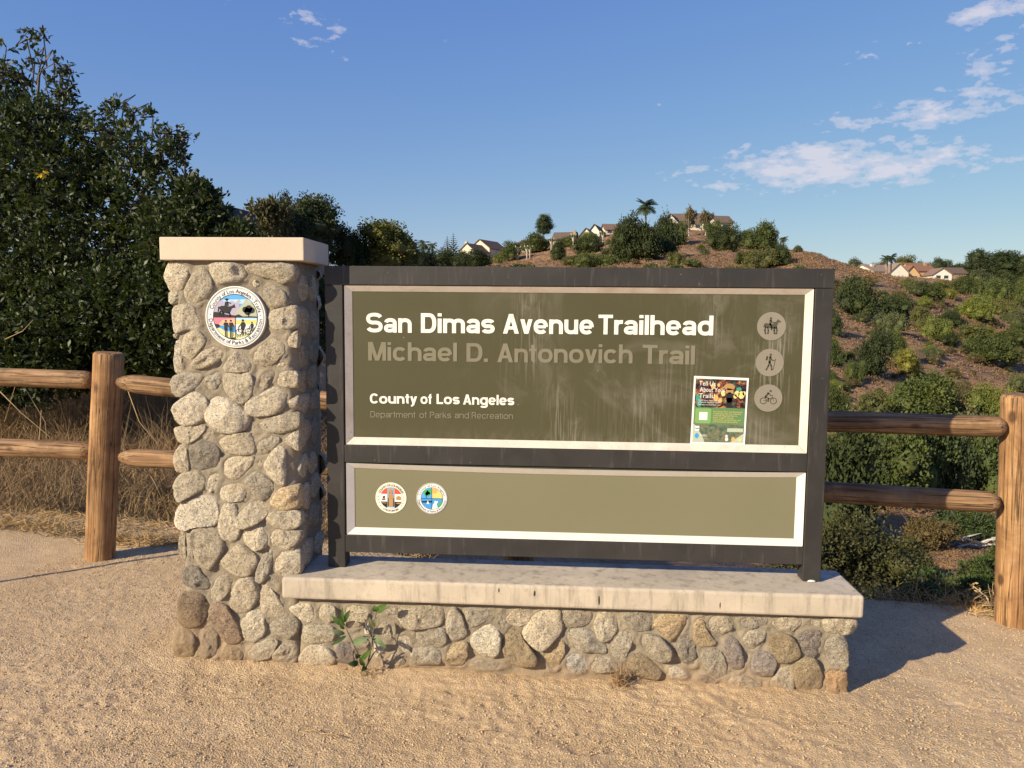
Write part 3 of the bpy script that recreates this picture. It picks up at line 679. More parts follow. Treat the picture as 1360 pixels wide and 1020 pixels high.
WALL = [
('D', GRY, 820,640, 860,600, 1000,580, 1050,610, 1040,680, 980,730, 880,690),
('D', CRM, 980,490, 1060,480, 1140,470, 1165,540, 1160,600, 1080,600, 1010,530),
('D', BEI, 1195,520, 1240,475, 1320,490, 1340,570, 1260,620, 1200,590),
('D', BEI, 1080,660, 1130,635, 1290,640, 1320,700, 1290,760, 1160,765, 1085,750),
('D', BEI, 865,850, 930,780, 1030,780, 1035,850, 1010,910, 880,900),
('D', CRM, 1060,880, 1130,790, 1240,790, 1330,870, 1310,930, 1070,930),
('E', BEI, 670,130, 760,110, 860,130, 870,210, 780,300, 720,320, 680,250),
('E', GRY, 1000,150, 1060,110, 1150,120, 1150,190, 1060,205),
('E', BRT, 830,320, 870,240, 930,250, 920,330, 860,370),
('E', BEI, 950,300, 1010,260, 1100,270, 1110,360, 1040,410, 970,370),
('E', CRM, 1150,400, 1200,360, 1250,400, 1250,540, 1180,540, 1150,480),
('E', VIO, 590,500, 620,440, 700,430, 740,500, 730,630, 600,630),
('E', GRY, 755,400, 850,380, 890,420, 880,470, 760,470),
('E', BRT, 920,430, 960,440, 1060,470, 1020,510, 970,580, 940,570),
('E', GRY, 1020,600, 1100,530, 1200,590, 1200,650, 1040,650),
('F', BEI, -128,240, -115,130, 60,110, 240,120, 268,190, 220,275, 80,290, -30,310),
('F', GRY, 300,200, 350,130, 400,150, 440,230, 480,360, 430,400, 310,430),
('F', GRY, 470,160, 560,130, 710,140, 700,200, 600,270, 520,290, 480,220),
('F', BRT, 520,400, 600,300, 690,265, 770,370, 770,500, 710,565, 620,540, 540,480),
('F', GRY, 750,220, 780,150, 830,240, 830,320, 790,330),
('F', BEI, 840,220, 900,150, 980,130, 1045,170, 1030,260, 940,290, 860,260),
('F', CRM, 1000,300, 1100,190, 1180,140, 1290,140, 1335,270, 1280,380, 1150,490, 1060,430, 1000,370),
('F', OLV, 800,440, 880,290, 930,300, 980,420, 1110,540, 1100,620, 960,630, 880,600, 820,520),
('F', GRY, 20,340, 100,305, 270,312, 285,420, 250,490, 60,460, 10,420),
('F', GRY, -30,560, 0,500, 100,475, 220,500, 250,570, 220,630, 0,640),
('F', OCH, 305,480, 380,440, 480,445, 475,560, 440,650, 310,640),
('F', GRY, 510,650, 560,600, 800,620, 830,660, 600,680),
('F', OCH, 1180,500, 1260,430, 1345,420, 1350,540, 1290,670, 1230,680, 1190,590),
('G', GRY, 50,180, 90,150, 280,150, 320,220, 280,280, 160,300, 80,280),
('G', BEI, 340,280, 380,190, 470,165, 550,210, 545,320, 470,410, 380,400),
('G', GRY, 590,200, 650,170, 860,170, 870,240, 830,330, 730,345, 640,280),
('G', OCH, 880,270, 950,195, 1150,190, 1175,280, 1080,400, 1020,410, 950,340),
('H', OCH, -30,210, 20,180, 50,290, 135,380, 100,395, -20,410, -50,320),
('G', GRY, 100,360, 160,312, 290,330, 430,450, 430,520, 300,530, 180,490, 100,430),
('G', GRY, 480,500, 560,370, 620,320, 690,340, 660,470, 600,590, 540,590),
('G', GRY, 745,430, 800,370, 930,390, 1040,500, 1010,580, 930,605, 840,560),
('G', DRK, 1080,500, 1130,390, 1220,380, 1255,470, 1255,650, 1190,645, 1110,570),
('G', (0.37,0.34,0.30), 70,620, 130,540, 220,555, 270,640, 250,700, 100,705),
('G', GRY, 310,640, 350,580, 450,560, 540,600, 550,690, 330,700),
('G', OLV, 630,610, 680,550, 800,560, 940,700, 900,760, 700,750, 650,700),
('G', BRT, 1010,690, 1050,655, 1130,680, 1180,760, 1030,760),
('H', BEI, 65,220, 110,170, 200,175, 255,260, 180,315, 100,300),
('H', DRK, 320,200, 400,180, 530,180, 530,240, 440,270, 330,270),
('H', BEI, 565,230, 660,180, 800,180, 800,240, 710,300, 610,280),
('H', GRY, 840,210, 890,190, 945,210, 940,255, 880,260),
('H', BEI, 980,200, 1080,185, 1210,190, 1240,250, 1190,320, 1080,310, 990,280),
('H', GRY, 345,320, 400,285, 520,275, 525,320, 480,380, 440,440, 370,430),
('H', VIO, 190,420, 230,340, 290,360, 330,470, 355,540, 330,600, 260,600, 210,510),
('H', OLV, 550,340, 640,310, 720,340, 760,400, 790,480, 680,530, 600,520, 560,440),
('H', VIO, 770,330, 850,290, 940,295, 945,370, 920,470, 860,510, 820,450),
('H', GRY, 975,420, 1010,340, 1120,325, 1160,380, 1160,540, 1130,590, 1040,560),
('H', GRY, 10,490, 80,440, 150,450, 210,560, 200,640, 130,655, 60,610),
('H', VIO, 405,540, 440,460, 540,460, 600,540, 560,640, 470,655, 410,620),
('H', OLV, 730,600, 800,520, 900,520, 960,640, 960,740, 880,790, 780,790, 740,720),
('H', ORG, 990,640, 1030,590, 1150,605, 1160,800, 1080,810, 1000,760),
('H', BEI, 540,720, 620,600, 720,570, 740,720, 700,780, 600,760),
('H', BEI, 210,700, 260,650, 370,650, 480,730, 300,750),
('H', VIO, -20,660, 50,640, 130,690, 60,720),
]
PY = 3.06     # front plane of the mortar
def outline(poly, n=34):
    P = [np.array(p) for p in poly]
    c0 = sum(P)/len(P)
    P = [c0+(p-c0)*1.155 for p in P]
    for _ in range(2):
        Q = []
        for i in range(len(P)):
            a, b_ = P[i], P[(i+1) % len(P)]
            Q += [a*0.84+b_*0.16, a*0.16+b_*0.84]
        P = Q
    P = np.array(P+[P[0]]); d = np.r_[0, np.cumsum(np.linalg.norm(np.diff(P, axis=0), axis=1))]
    t = np.linspace(0, d[-1], n, endpoint=False)
    O = np.stack([np.interp(t, d, P[:, 0]), np.interp(t, d, P[:, 1])], 1)
    ar = 0.5*np.sum(O[:, 0]*np.roll(O[:, 1], -1)-np.roll(O[:, 0], -1)*O[:, 1])
    return O if ar > 0 else O[::-1]
def make_stone(O, org, ex, ez, nn, col, parent, seed, bulge=None):
    """a field stone set in mortar: O is its outline in the (ex, ez) frame of the wall face"""
    rs = random.Random(seed); c = O.mean(0); D = O-c
    size = sqrt(abs(0.5*np.sum(O[:, 0]*np.roll(O[:, 1], -1)-np.roll(O[:, 0], -1)*O[:, 1])))
    b_ = bulge if bulge is not None else min(0.050, max(0.016, 0.31*size))*rs.uniform(0.85, 1.15)
    rings = [(1.0, -0.03), (1.03, -0.004), (1.01, 0.45), (0.975, 0.74), (0.925, 0.89), (0.84, 0.955), (0.71, 0.98), (0.55, 0.995), (0.40, 1.0), (0.26, 1.0), (0.12, 1.0)]
    planes = []
    for _ in range(rs.randint(4, 8)):
        a = rs.uniform(0, 2*pi); tl = rs.uniform(0.25, 0.9)
        nv = np.array([cos(a)*sin(tl), sin(a)*sin(tl), cos(tl)]); planes.append((nv, rs.uniform(0.60, 0.90)))
    off = Vector((rs.uniform(0, 50), rs.uniform(0, 50), rs.uniform(0, 50)))
    tiltx, tiltz = rs.uniform(-.18, .18), rs.uniform(-.18, .18)
    rad = np.abs(D).max()+1e-6
    V = []
    def put(x, z, h):
        lx, lz, lh = x/rad, z/rad, max(h, 0)
        if h > 0:
            for nv, dd in planes:
                k = nv[0]*lx+nv[1]*lz+nv[2]*lh
                if k > dd: lx -= nv[0]*(k-dd)*0.8; lz -= nv[1]*(k-dd)*0.8; lh -= nv[2]*(k-dd)*0.8
            nz = mnoise.fractal(Vector((lx, lz, lh))*2.2+off, 1.0, 2.0, 4)
            n2 = mnoise.noise(Vector((lx, lz, lh))*1.1-off)
            n3 = mnoise.turbulence(Vector((x, z, 0))*60+off, 3, False)
            hh = lh*b_*(1+0.26*nz+0.20*n2+tiltx*lx+tiltz*lz)+min(1, lh*2)*(n3-.5)*0.0035
            nx = mnoise.noise(Vector((lx, lh, lz))*2.8+off*2)*0.06*rad
            x, z = lx*rad+nx, lz*rad+nx*0.6
        else: hh = h
        p = org+ex*(c[0]+x)+ez*(c[1]+z)+nn*hh
        V.append(p)
    n = len(D)
    for s, h in rings:
        for dx, dz in D: put(dx*s, dz*s, h)
    put(0, 0, 1.0)
    Fc = []
    for r in range(len(rings)-1):
        o = r*n
        Fc += [(o+k, o+(k+1) % n, o+n+(k+1) % n, o+n+k) for k in range(n)]
    o = (len(rings)-1)*n
    Fc += [(o+k, o+(k+1) % n, len(V)-1) for k in range(n)]
    me = mesh(V, Fc, True)
    rr = rs.uniform(0.90, 1.1); warm = rs.uniform(-0.02, 0.02)
    colr = (min(.8, col[0]*rr*(1+warm)), col[1]*rr, col[2]*rr*(1-warm))
    return link('stone', me, 'granite', parent, tuple(org+ex*c[0]+ez*c[1]), colr)

pillar = thing('stone_pillar', 'square pillar of mortared river stones with a smooth beige cap', 'pillar', (-1.3, 3.2, 0))
wallt = thing('stone_wall', 'low river stone wall with a concrete slab on top under the sign', 'wall', (0.05, 3.16, 0))
EX, EZ, NF = np.array([1., 0, 0]), np.array([0, 0, 1.]), np.array([0, -1., 0])
ORG = np.array([0, PY, 0])
outl = []
PX0, PX1, PYB, PZT = XZ(238, 600, PY)[0], XZ(395, 600, PY)[0], 3.37, 1.705
def build_set(lst, parent, seed0):
    for i, row in enumerate(lst):
        x0, y0, sc = CR[row[0]]; q = row[2:]
        pts = []
        for k in range(0, len(q), 2):
            pts.append(XZ(x0+q[k]/sc, y0+q[k+1]/sc, PY-0.018))
        if parent is pillar:
            if min(p[0] for p in pts) > PX1-0.03: continue
            pts = [(p[0] if p[0] < PX1+.004 else PX1+.004+(p[0]-PX1-.004)*.12, p[1]) for p in pts]
        O = outline(pts); outl.append(O)
        make_stone(O, ORG, EX, EZ, NF, row[1], parent, seed0+i)
build_set(PILLAR, pillar, 100)
build_set(WALL, wallt, 400)
WX0, WX1, WYB = XZ(300, 870, PY)[0], 1.150, 3.30
# stones of the faces one sees at a slant or not at all
def face_stones(org, ex, ez, nn, wd, ht, parent, seed, pal, z0=0.04, bulge=None):
    rs = random.Random(seed); z = z0; row = 0
    while z < ht-0.05:
        h = rs.uniform(0.085, 0.13); x = rs.uniform(-0.03, 0.02)
        h = min(h, ht-z)
        while x < wd-0.02:
            wv = rs.uniform(0.09, 0.16); cx = x+wv/2; cz = z+h/2+rs.uniform(-.012, .012)
            n = rs.randint(6, 8); pts = []
            for k in range(n):
                a = 2*pi*k/n+rs.uniform(-.25, .25); s = rs.uniform(0.86, 1.06)
                pts.append((cx+cos(a)*wv*0.50*s, cz+sin(a)*h*0.50*s))
            if cx > 0 and cx < wd: make_stone(outline(pts, 20), org, ex, ez, nn, rs.choice(pal), parent, seed*1000+int(z*1000)+int(x*900), bulge)
            x += wv+rs.uniform(0.008, 0.02)
        z += h+rs.uniform(0.008, 0.018); row += 1
pal = [CRM, BEI, BEI, GRY, CRM]
face_stones(np.array([PX1, PY+0.020, 0.0]), np.array([0, 1., 0]), EZ, np.array([1., 0, 0]), PYB-PY-0.04, 1.68, pillar, 11, pal, 0.43, 0.020)
face_stones(np.array([PX0, PYB, 0.0]), np.array([0, -1., 0]), EZ, np.array([-1., 0, 0]), PYB-PY-0.04, 1.68, pillar, 12, pal)
face_stones(np.array([PX1, PYB, 0.0]), np.array([-1., 0, 0]), EZ, np.array([0, 1., 0]), PX1-PX0, 1.68, pillar, 13, pal)
face_stones(np.array([WX1, PY+0.04, 0.0]), np.array([0, 1., 0]), EZ, np.array([1., 0, 0]), WYB-PY-0.04, 0.31, wallt, 14, [BEI, GRY, OLV], 0.02)
face_stones(np.array([WX1, WYB, 0.0]), np.array([-1., 0, 0]), EZ, np.array([0, 1., 0]), WX1-PX1-0.02, 0.31, wallt, 15, [BEI, GRY, OLV], 0.02)
allo = np.concatenate(outl)
def mortar_front(x0, x1, z0, z1, step=0.0085):
    xs = np.arange(x0, x1+step, step); xs[-1] = x1; zs = np.arange(z0, z1+step, step); zs[-1] = z1
    Xm, Zm = np.meshgrid(xs, zs)
    pts = np.stack([Xm.ravel(), Zm.ravel()], 1); best = np.full(len(pts), 9.0)
    for k in range(0, len(allo), 400):
        d = ((pts[:, None, :]-allo[None, k:k+400, :])**2).sum(2).min(1); best = np.minimum(best, d)
    d = np.sqrt(best).reshape(Xm.shape)
    raise_ = 0.011*np.exp(-(d/0.010)**2)+0.012*fbm(Xm*22, Zm*22, 4, 41)+0.010*fbm(Xm*7, Zm*7, 2, 45)
    ex = np.minimum(np.minimum(Xm-x0, x1-Xm), 9); rnd = np.clip(1-ex/0.03, 0, 1)**2*0.03
    Ym = PY-raise_+rnd
    return grid(np.stack([Xm, Ym, Zm], 2))
def noisy_box(name, x0, x1, y0, y1, z0, z1, parent, mat='mortar'):
    bm = bmesh.new()
    me = box_mesh(x0, x1, y0, y1, z0, z1); bm.from_mesh(me)
    bmesh.ops.subdivide_edges(bm, edges=bm.edges[:], cuts=20, use_grid_fill=True)
    for v in bm.verts:
        n = mnoise.noise(v.co*18)*0.005; v.co.x += n; v.co.y += n*0.6
    bm.to_mesh(me); bm.free()
    me.polygons.foreach_set('use_smooth', [True]*len(me.polygons))
    return link(name, me, mat, parent, ((x0+x1)/2, (y0+y1)/2, z0))
link('mortar_face', mortar_front(PX0, PX1, -0.06, PZT), 'mortar', pillar, (PX0, PY, 0))
noisy_box('mortar_core', PX0, PX1, PY+0.028, PYB, -0.08, PZT, pillar)
link('mortar_face', mortar_front(PX1-0.012, WX1, -0.06, 0.315), 'mortar', wallt, (0, PY, 0))
noisy_box('mortar_core', PX1+0.012, WX1, PY+0.028, WYB, -0.08, 0.315, wallt)
# cap of the pillar
CY = 3.03
cx0, czt = XZ(211, 314.6, CY); cx1, _ = XZ(403.2, 316.8, CY); _, czb = XZ(300, 345.6, CY)
for yy in np.linspace(3.2, 3.6, 400):
    if XZ(436.6, 335, yy)[0] <= cx1+0.0008 and XZ(436.6, 335, yy)[0] >= cx1-0.0008: CYB = yy; break
else: CYB = 3.38
box('cap', (cx0, cx1, CY, CYB, czb, czt), 'cap_concrete', pillar, 0.004)
# slab on the wall, a hair out of level like the real one
SY0, SY1 = 3.011, 3.325
slab = link('slab', box_mesh(-1.1176, 1.2045, SY0, SY1, 0.3215, 0.4126, bev=0.012, seg=3), 'slab_concrete', wallt, (0, (SY0+SY1)/2, 0.3215))
slab.rotation_euler = (0, 0.0022, 0)
m, g, b = new_mat('soot', 0.9, 0.1); b.inputs['Base Color'].default_value = (0.05, 0.04, 0.035, 1)
for (u, v, hh, ww) in ((710, 788, 4.5, 1.6), (795.5, 797, 7.5, 1.6), (662.5, 784, 3.5, 1.0), (1035, 794.5, 0, 0), (956.3, 804, 5.0, 0.8), (632, 778.5, 0, 0)):
    if hh == 0: continue
    x, z = XZ(u, v, SY0); k = 3.0/FPX
    rs = random.Random(int(u)); pts = []
    for q in range(10):
        a = 2*pi*q/10; pts.append((x+cos(a)*ww*k*rs.uniform(.6, 1.1), z+sin(a)*hh*k*rs.uniform(.75, 1.05)))
    link('stain', prism(pts, SY0-0.0006, SY0+0.001), 'soot', wallt, (x, SY0, z))

# ------------------------------------------------------------------ the sign
SY = 3.157
sign = thing('trailhead_sign', 'wide dark framed trailhead sign with two olive green panels', 'sign', (0.05, SY+0.035, 0.4126))
fL, fR, fT = -0.9671, 1.0811, 1.6832
pw = 0.0715; pd = 0.073
ZB = 0.4135
tL, tR = -0.8862, 1.0040
# measured rows of the frame members at the front plane
zt1, zt2, zt3, zt4 = 1.6050, 0.9418, 0.8644, 0.5566
box('top_rail', (fL, fR, SY-0.002, SY+pd, zt1+0.001, fT), 'frame_metal', sign, 0.0025)
box('post', (fL, fL+pw+0.003, SY, SY+pd, ZB, zt1), 'frame_metal', sign, 0.003)
box('post', (fR-pw-0.001, fR, SY, SY+pd, ZB, zt1), 'frame_metal', sign, 0.003)
box('middle_rail', (fL+pw+0.0035, fR-pw-0.0015, SY+0.001, SY+pd-0.004, zt3+0.002, zt2-0.001), 'frame_metal', sign, 0.0025)
box('bottom_rail', (fL+pw+0.0035, fR-pw-0.0015, SY+0.001, SY+pd-0.004, 0.4815, zt4-0.001), 'frame_metal', sign, 0.0025)
# weld fillets of silicone at the right post's foot
for x in (fR-0.036,):
    bm = bmesh.new(); bmesh.ops.create_uvsphere(bm, u_segments=12, v_segments=6, radius=1)
    for v in bm.verts: v.co = (x+v.co.x*0.017, SY-0.002+v.co.y*0.006, ZB+max(0, v.co.z)*0.007)
    me = bpy.data.meshes.new('m'); bm.to_mesh(me); bm.free()
    link('sealant', me, 'trim_paint_clean', sign, (x, SY, ZB))
PYN = SY+0.022   # face of the panels
def trim_set(x0, x1, z0, z1, iw, mat, bow=0.0):
    """four mitred strips sloping in towards the panel"""
    yo, yi = SY+0.003, PYN-0.002
    def strip(name, o0, o1, i0, i1, nseg=1, bowed=0.0):
        V = []; Fc = []
        for k in range(nseg+1):
            t = k/nseg; bz = -bowed*sin(pi*t)**0.8 if bowed else 0
            ox, oz = o0[0]+(o1[0]-o0[0])*t, o0[1]+(o1[1]-o0[1])*t+bz
            ix, iz = i0[0]+(i1[0]-i0[0])*t, i0[1]+(i1[1]-i0[1])*t+bz
            V += [(ox, yo, oz), (ix, yi, iz), (ix, yi+0.010, iz), (ox, yo+0.02, oz)]
            if k:
                o = 4*(k-1)
                for a in range(4): Fc.append((o+a, o+4+a, o+4+(a+1) % 4, o+(a+1) % 4))
        Fc.append((0, 1, 2, 3)); o = 4*nseg; Fc.append((o+3, o+2, o+1, o))
        me = mesh(V, Fc); bm = bmesh.new(); bm.from_mesh(me); bmesh.ops.recalc_face_normals(bm, faces=bm.faces[:]); bm.to_mesh(me); bm.free()
        c = centre(V)
        return link('trim_strip', me, mat, sign, tuple(c))
    lx, rx, bz, tz_ = iw
    g_ = 0.0006
    strip('t', (x0+g_, z1), (x1-g_, z1), (lx+g_, tz_), (rx-g_, tz_), 24, bow)
    strip('b', (x0+g_, z0), (x1-g_, z0), (lx+g_, bz), (rx-g_, bz))
    strip('l', (x0, z0+g_), (x0, z1-g_), (lx, bz+g_), (lx, tz_-g_))
    strip('r', (x1, z0+g_), (x1, z1-g_), (rx, bz+g_), (rx, tz_-g_))
yi = PYN-0.002
uL = (XZ(467, 386.3, yi)[0]+XZ(470.3, 580.5, yi)[0])/2; uR = (XZ(1068.8, 392, yi)[0]+XZ(1061.2, 591.5, yi)[0])/2
uT = (XZ(467, 386.3, yi)[1]+XZ(1068.8, 392, yi)[1])/2; uB = (XZ(470, 580.5, yi)[1]+XZ(1061, 591.5, yi)[1])/2
lT = (XZ(469.6, 621.5, yi)[1]+XZ(1058, 633.5, yi)[1])/2; lB = (XZ(470, 700.5, yi)[1]+XZ(1055.5, 715, yi)[1])/2
trim_set(tL, tR, zt2+0.001, zt1-0.002, (uL, uR, uB, uT), 'trim_paint')
trim_set(tL, tR, zt4+0.001, zt3-0.001, (uL+0.002, uR-0.002, lB, lT), 'trim_paint_clean', 0.010)
box('upper_panel', (tL+0.006, tR-0.006, PYN, PYN+0.006, zt2+0.006, zt1-0.006), 'panel_olive', sign)
box('lower_panel', (tL+0.006, tR-0.006, PYN, PYN+0.006, zt4+0.006, zt3-0.005), 'panel_sage', sign)
box('back_panel', (tL, tR, SY+0.055, SY+0.060, zt4+0.002, zt1-0.002), 'frame_metal', sign)

# ---- lettering
_tc = {}
def glyphs(s, off=0.0, res=4):
    k = s
    if k in _tc: return _tc[k]
    cu = bpy.data.curves.new('t', 'FONT'); cu.body = s; cu.resolution_u = 3
    o = bpy.data.objects.new('t', cu); COL.objects.link(o)
    dg = bpy.context.evaluated_depsgraph_get(); dg.update()
    me = bpy.data.meshes.new_from_object(o.evaluated_get(dg))
    V = np.array([v.co[:] for v in me.vertices]) if len(me.vertices) else np.zeros((0, 3)); Fc = [tuple(p.vertices) for p in me.polygons]
    bpy.data.objects.remove(o); bpy.data.curves.remove(cu); bpy.data.meshes.remove(me)
    _tc[k] = (V, Fc); return _tc[k]
def capH(off): return float(glyphs('H', off)[0][:, 1].max()-glyphs('H', off)[0][:, 1].min())
# a drawn grotesque alphabet for the big lettering: ribbons of even weight in units of cap height
def _arc(cx, cy, rx, ry, a0, a1, n=14):
    out = []
    for i in range(n+1):      # slightly squared rounds, as a grotesque has
        a = radians(a0+(a1-a0)*i/n); c_, s_ = cos(a), sin(a); q = (abs(c_)**2.45+abs(s_)**2.45)**(-1/2.45)
        out.append((cx+c_*q*rx, cy+s_*q*ry))
    return out
def ribbon(pts, w_, closed=False):
    q_ = [pts[0]]
    for p in pts[1:]:
        if hypot(p[0]-q_[-1][0], p[1]-q_[-1][1]) > 1e-4: q_.append(p)
    if closed and hypot(q_[0][0]-q_[-1][0], q_[0][1]-q_[-1][1]) < 1e-4: q_.pop()
    pts = q_; n = len(pts); L_, R_ = [], []
    for i in range(n):
        p = pts[i]; a = pts[i-1] if (i > 0 or closed) else None; b_ = pts[(i+1) % n] if (i < n-1 or closed) else None
        def nrm(u, v):
            l = hypot(v[0]-u[0], v[1]-u[1])+1e-9; return (-(v[1]-u[1])/l, (v[0]-u[0])/l)
        n1 = nrm(a, p) if a else nrm(p, b_); n2 = nrm(p, b_) if b_ else n1
        m = (n1[0]+n2[0], n1[1]+n2[1]); d = max(.35, (m[0]*n1[0]+m[1]*n1[1])/1.0); k = w_/2/d
        L_.append((p[0]+m[0]*k, p[1]+m[1]*k)); R_.append((p[0]-m[0]*k, p[1]-m[1]*k))
    V = L_+R_; Fc = []
    for i in range(n if closed else n-1):
        j = (i+1) % n; Fc.append((i, n+i, n+j, j))
    return V, Fc
def letter(c, w):
    """(advance width, [ribbons as (points, closed)], [polygons]) for stroke weight w"""
    h = w/2; x = .735; S_ = []; P_ = []
    def para(xb, xt, y0, y1, hw): P_.append([(xb-hw, y0), (xb+hw, y0), (xt+hw, y1), (xt-hw, y1)])
    if c in 'nhm':
        W = .655 if c != 'm' else 1.02; top = 1.0 if c == 'h' else x
        S_.append(([(h, 0), (h, top)], False)); arch = (W-w) if c != 'm' else (W-w)/2
        for k in range(1 if c != 'm' else 2):
            x0 = h+arch*k; rx = arch/2; ry = min(.24, rx*1.05)
            S_.append((_arc(x0+rx, x-h-ry, rx, ry, 170, 0, 12)+[(x0+arch, 0)], False))
    elif c == 'u': W = .655; S_ += [([(h, x)]+_arc(W/2, h+.23, (W-w)/2, .23, 180, 350, 12), False), ([(W-h, 0), (W-h, x)], False)]
    elif c == 'r': W = .38; S_ += [([(h, 0), (h, x)], False), (_arc(h+.25, x-h-.25, .25, .25, 172, 78, 8), False)]
    elif c in 'il': W = w; S_.append(([(h, 0), (h, x if c == 'i' else 1.0)], False)); 
    elif c == 't': W = .36; S_ += [([(.18, .94), (.18, h+.10)]+_arc(.28, h+.10, .10, .10, 180, 275, 5), False)]; P_.append([(0, x-w*.75), (.36, x-w*.75), (.36, x), (0, x)])
    elif c == 'f': W = .36; S_ += [([(.18, 0), (.18, 1-h-.12)]+_arc(.30, 1-h-.12, .12, .12, 180, 85, 5), False)]; P_.append([(0, x-w*.75), (.36, x-w*.75), (.36, x), (0, x)])
    elif c in 'odpgbc':
        W = .70; rx = (W-w)/2; ry = (x-w)/2+.008
        if c == 'c': W = .66; rx = (W-w)/2; S_.append((_arc(W/2+.01, x/2, rx, ry, 38, 322, 22), False))
        else: S_.append((_arc(W/2, x/2, rx, ry, 0, 360, 26)[:-1], True))
        if c == 'd': S_.append(([(W-h, 0), (W-h, 1)], False))
        if c == 'b': S_.append(([(h, 0), (h, 1)], False))
        if c == 'p': S_.append(([(h, -.28), (h, x)], False))
        if c == 'g': S_.append(([(W-h, x), (W-h, -.08)]+_arc(W/2, -.08, rx, .13, 0, -160, 10), False))
    elif c == 'e':
        W = .67; rx = (W-w)/2; S_.append((_arc(W/2, x/2, rx, (x-w)/2+.008, -2, 318, 24)[0:], False)); S_.append(([(h, x/2-.01), (W-h, x/2-.01)], False, .78))
    elif c == 'a':
        W = .63; rx = (W-w*1.1)/2
        S_.append((_arc(h+rx+.01, x-h-.17, rx, .17, 165, 0, 12)+[(W-h*1.1, 0)], False))
        bx = _arc(.245+h*.2, .22, .245-h*.8, .22-h, 90, 270, 12)
        S_.append(([(W-h*1.2, .44-h)]+bx+[(.34, h+.005), (W-h*1.2, .16)], False, .95))
    elif c in 'sS':
        H = x if c == 's' else 1.0; W = .62 if c == 's' else .80; rx = (W-w)/2; ry = (H-w)/4+.004
        S_.append((_arc(W/2, H-h-ry, rx, ry, 22, 250, 16)+_arc(W/2, h+ry, rx, ry, 75, -158, 16), False))
    elif c == 'v': W = .58; para(.5*w+.0, .29, 0, 0, 0); P_.pop(); hw = w*.53; P_ += [[(.29-hw, 0), (.29+hw*.9, 0), (2*hw, x), (0, x)], [(.29-hw*.9, 0), (.29+hw, 0), (.58, x), (.58-2*hw, x)]]
    elif c == 'y': W = .58; hw = w*.53; P_ += [[(.29-hw, .0), (.29+hw*.9, .0), (2*hw, x), (0, x)], [(.29-hw*1.1-.06, -.16), (.29+hw*.9-.06, -.16), (.58, x), (.58-2*hw, x)], [(.06, -.28), (.19, -.28), (.31, -.14), (.20, -.28+w*.8), (.06, -.28+w*.8)]]
    elif c == 'k': W = .58; hw = w*.58; S_.append(([(h, 0), (h, 1)], False)); P_ += [[(w*.9, .22), (w*.9, .22+w*1.2), (.53-2*hw+.02, x), (.55, x)], [(.20, .36), (.34, .46), (.60, 0), (.60-2*hw, 0)]]
    elif c == 'D': W = .72; S_.append(([(h, h), (.36, h)]+_arc(.36, .5, .36-h, .5-h, -90, 90, 16)+[(h, 1-h)], True))
    elif c == 'A': W = .76; hw = w*.54; P_ += [[(0, 0), (2*hw, 0), (.38+hw*.95, 1), (.38-hw, 1)], [(W-2*hw, 0), (W, 0), (.38+hw, 1), (.38-hw*.95, 1)], [(.16, .21), (W-.16, .21), (W-.20, .21+w*.85), (.20, .21+w*.85)]]
    elif c == 'T': W = .66; S_ += [([(0, 1-h*.9), (W, 1-h*.9)], False, .9), ([(W/2, 0), (W/2, 1-w*.5)], False)]
    elif c == 'M': W = .86; hw = w*.52; S_ += [([(h, 0), (h, 1)], False), ([(W-h, 0), (W-h, 1)], False)]; P_ += [[(.43-hw, 0), (.43+hw*.8, 0), (w*1.25, 1), (0, 1)], [(.43-hw*.8, 0), (.43+hw, 0), (W, 1), (W-w*1.25, 1)]]
    elif c == 'C': W = .74; S_.append((_arc(W/2+.01, .5, (W-w)/2, .5-h, 38, 322, 26), False))
    elif c == 'L': W = .58; S_.append(([(h, 1), (h, h), (W, h)], False))
    elif c in 'PR':
        W = .66 if c == 'P' else .71; S_ += [([(h, 0), (h, 1-h), (.40, 1-h)]+_arc(.40, .72, .66-.40-h, .28-h, 90, -90, 12)+[(h, .44+h)], False)]
        if c == 'R': S_.append(([(.42, .44), (.53, .38), (.57, .28), (.585, .10), (.62, 0)], False))
    elif c == '.': W = w; P_.append([(0, 0), (w, 0), (w, w), (0, w)])
    else: W = .3
    if c == 'i': P_.append([(0, 1-w*.85), (w, 1-w*.85), (w, 1), (0, 1)])
    return W, S_, P_
def tess0(poly): return [t for t in tessellate_polygon([[Vector((p[0], p[1], 0)) for p in poly]])]
def set_word(s, w):
    """outline geometry of a word: vertices with a tiny lift per stroke so that crossing strokes never share a plane"""
    A = Acc(); x = 0; lift = 0
    for c in s:
        W, S_, P_ = letter(c, w)
        for st in S_:
            V, Fc = ribbon(st[0], w*(st[2] if len(st) > 2 else 1), st[1]); lift = (lift+1) % 5
            A.add([(px+x, py, lift*.00007) for px, py in V], Fc)
        for P in P_:
            lift = (lift+1) % 5; A.add([(px+x, py, lift*.00007) for px, py in P], tess0(P))
        x += W+.045+(.5-w)*.06+(.06 if c in 'MDTL' else 0)*0
    return np.array(A.v), A.f
def words_on(name, items, Y, mat, parent, off, label=None):
    for it in items: word_on(name, [it], Y, mat, parent, off, label.split(' lettering')[0]+' word '+it[0])
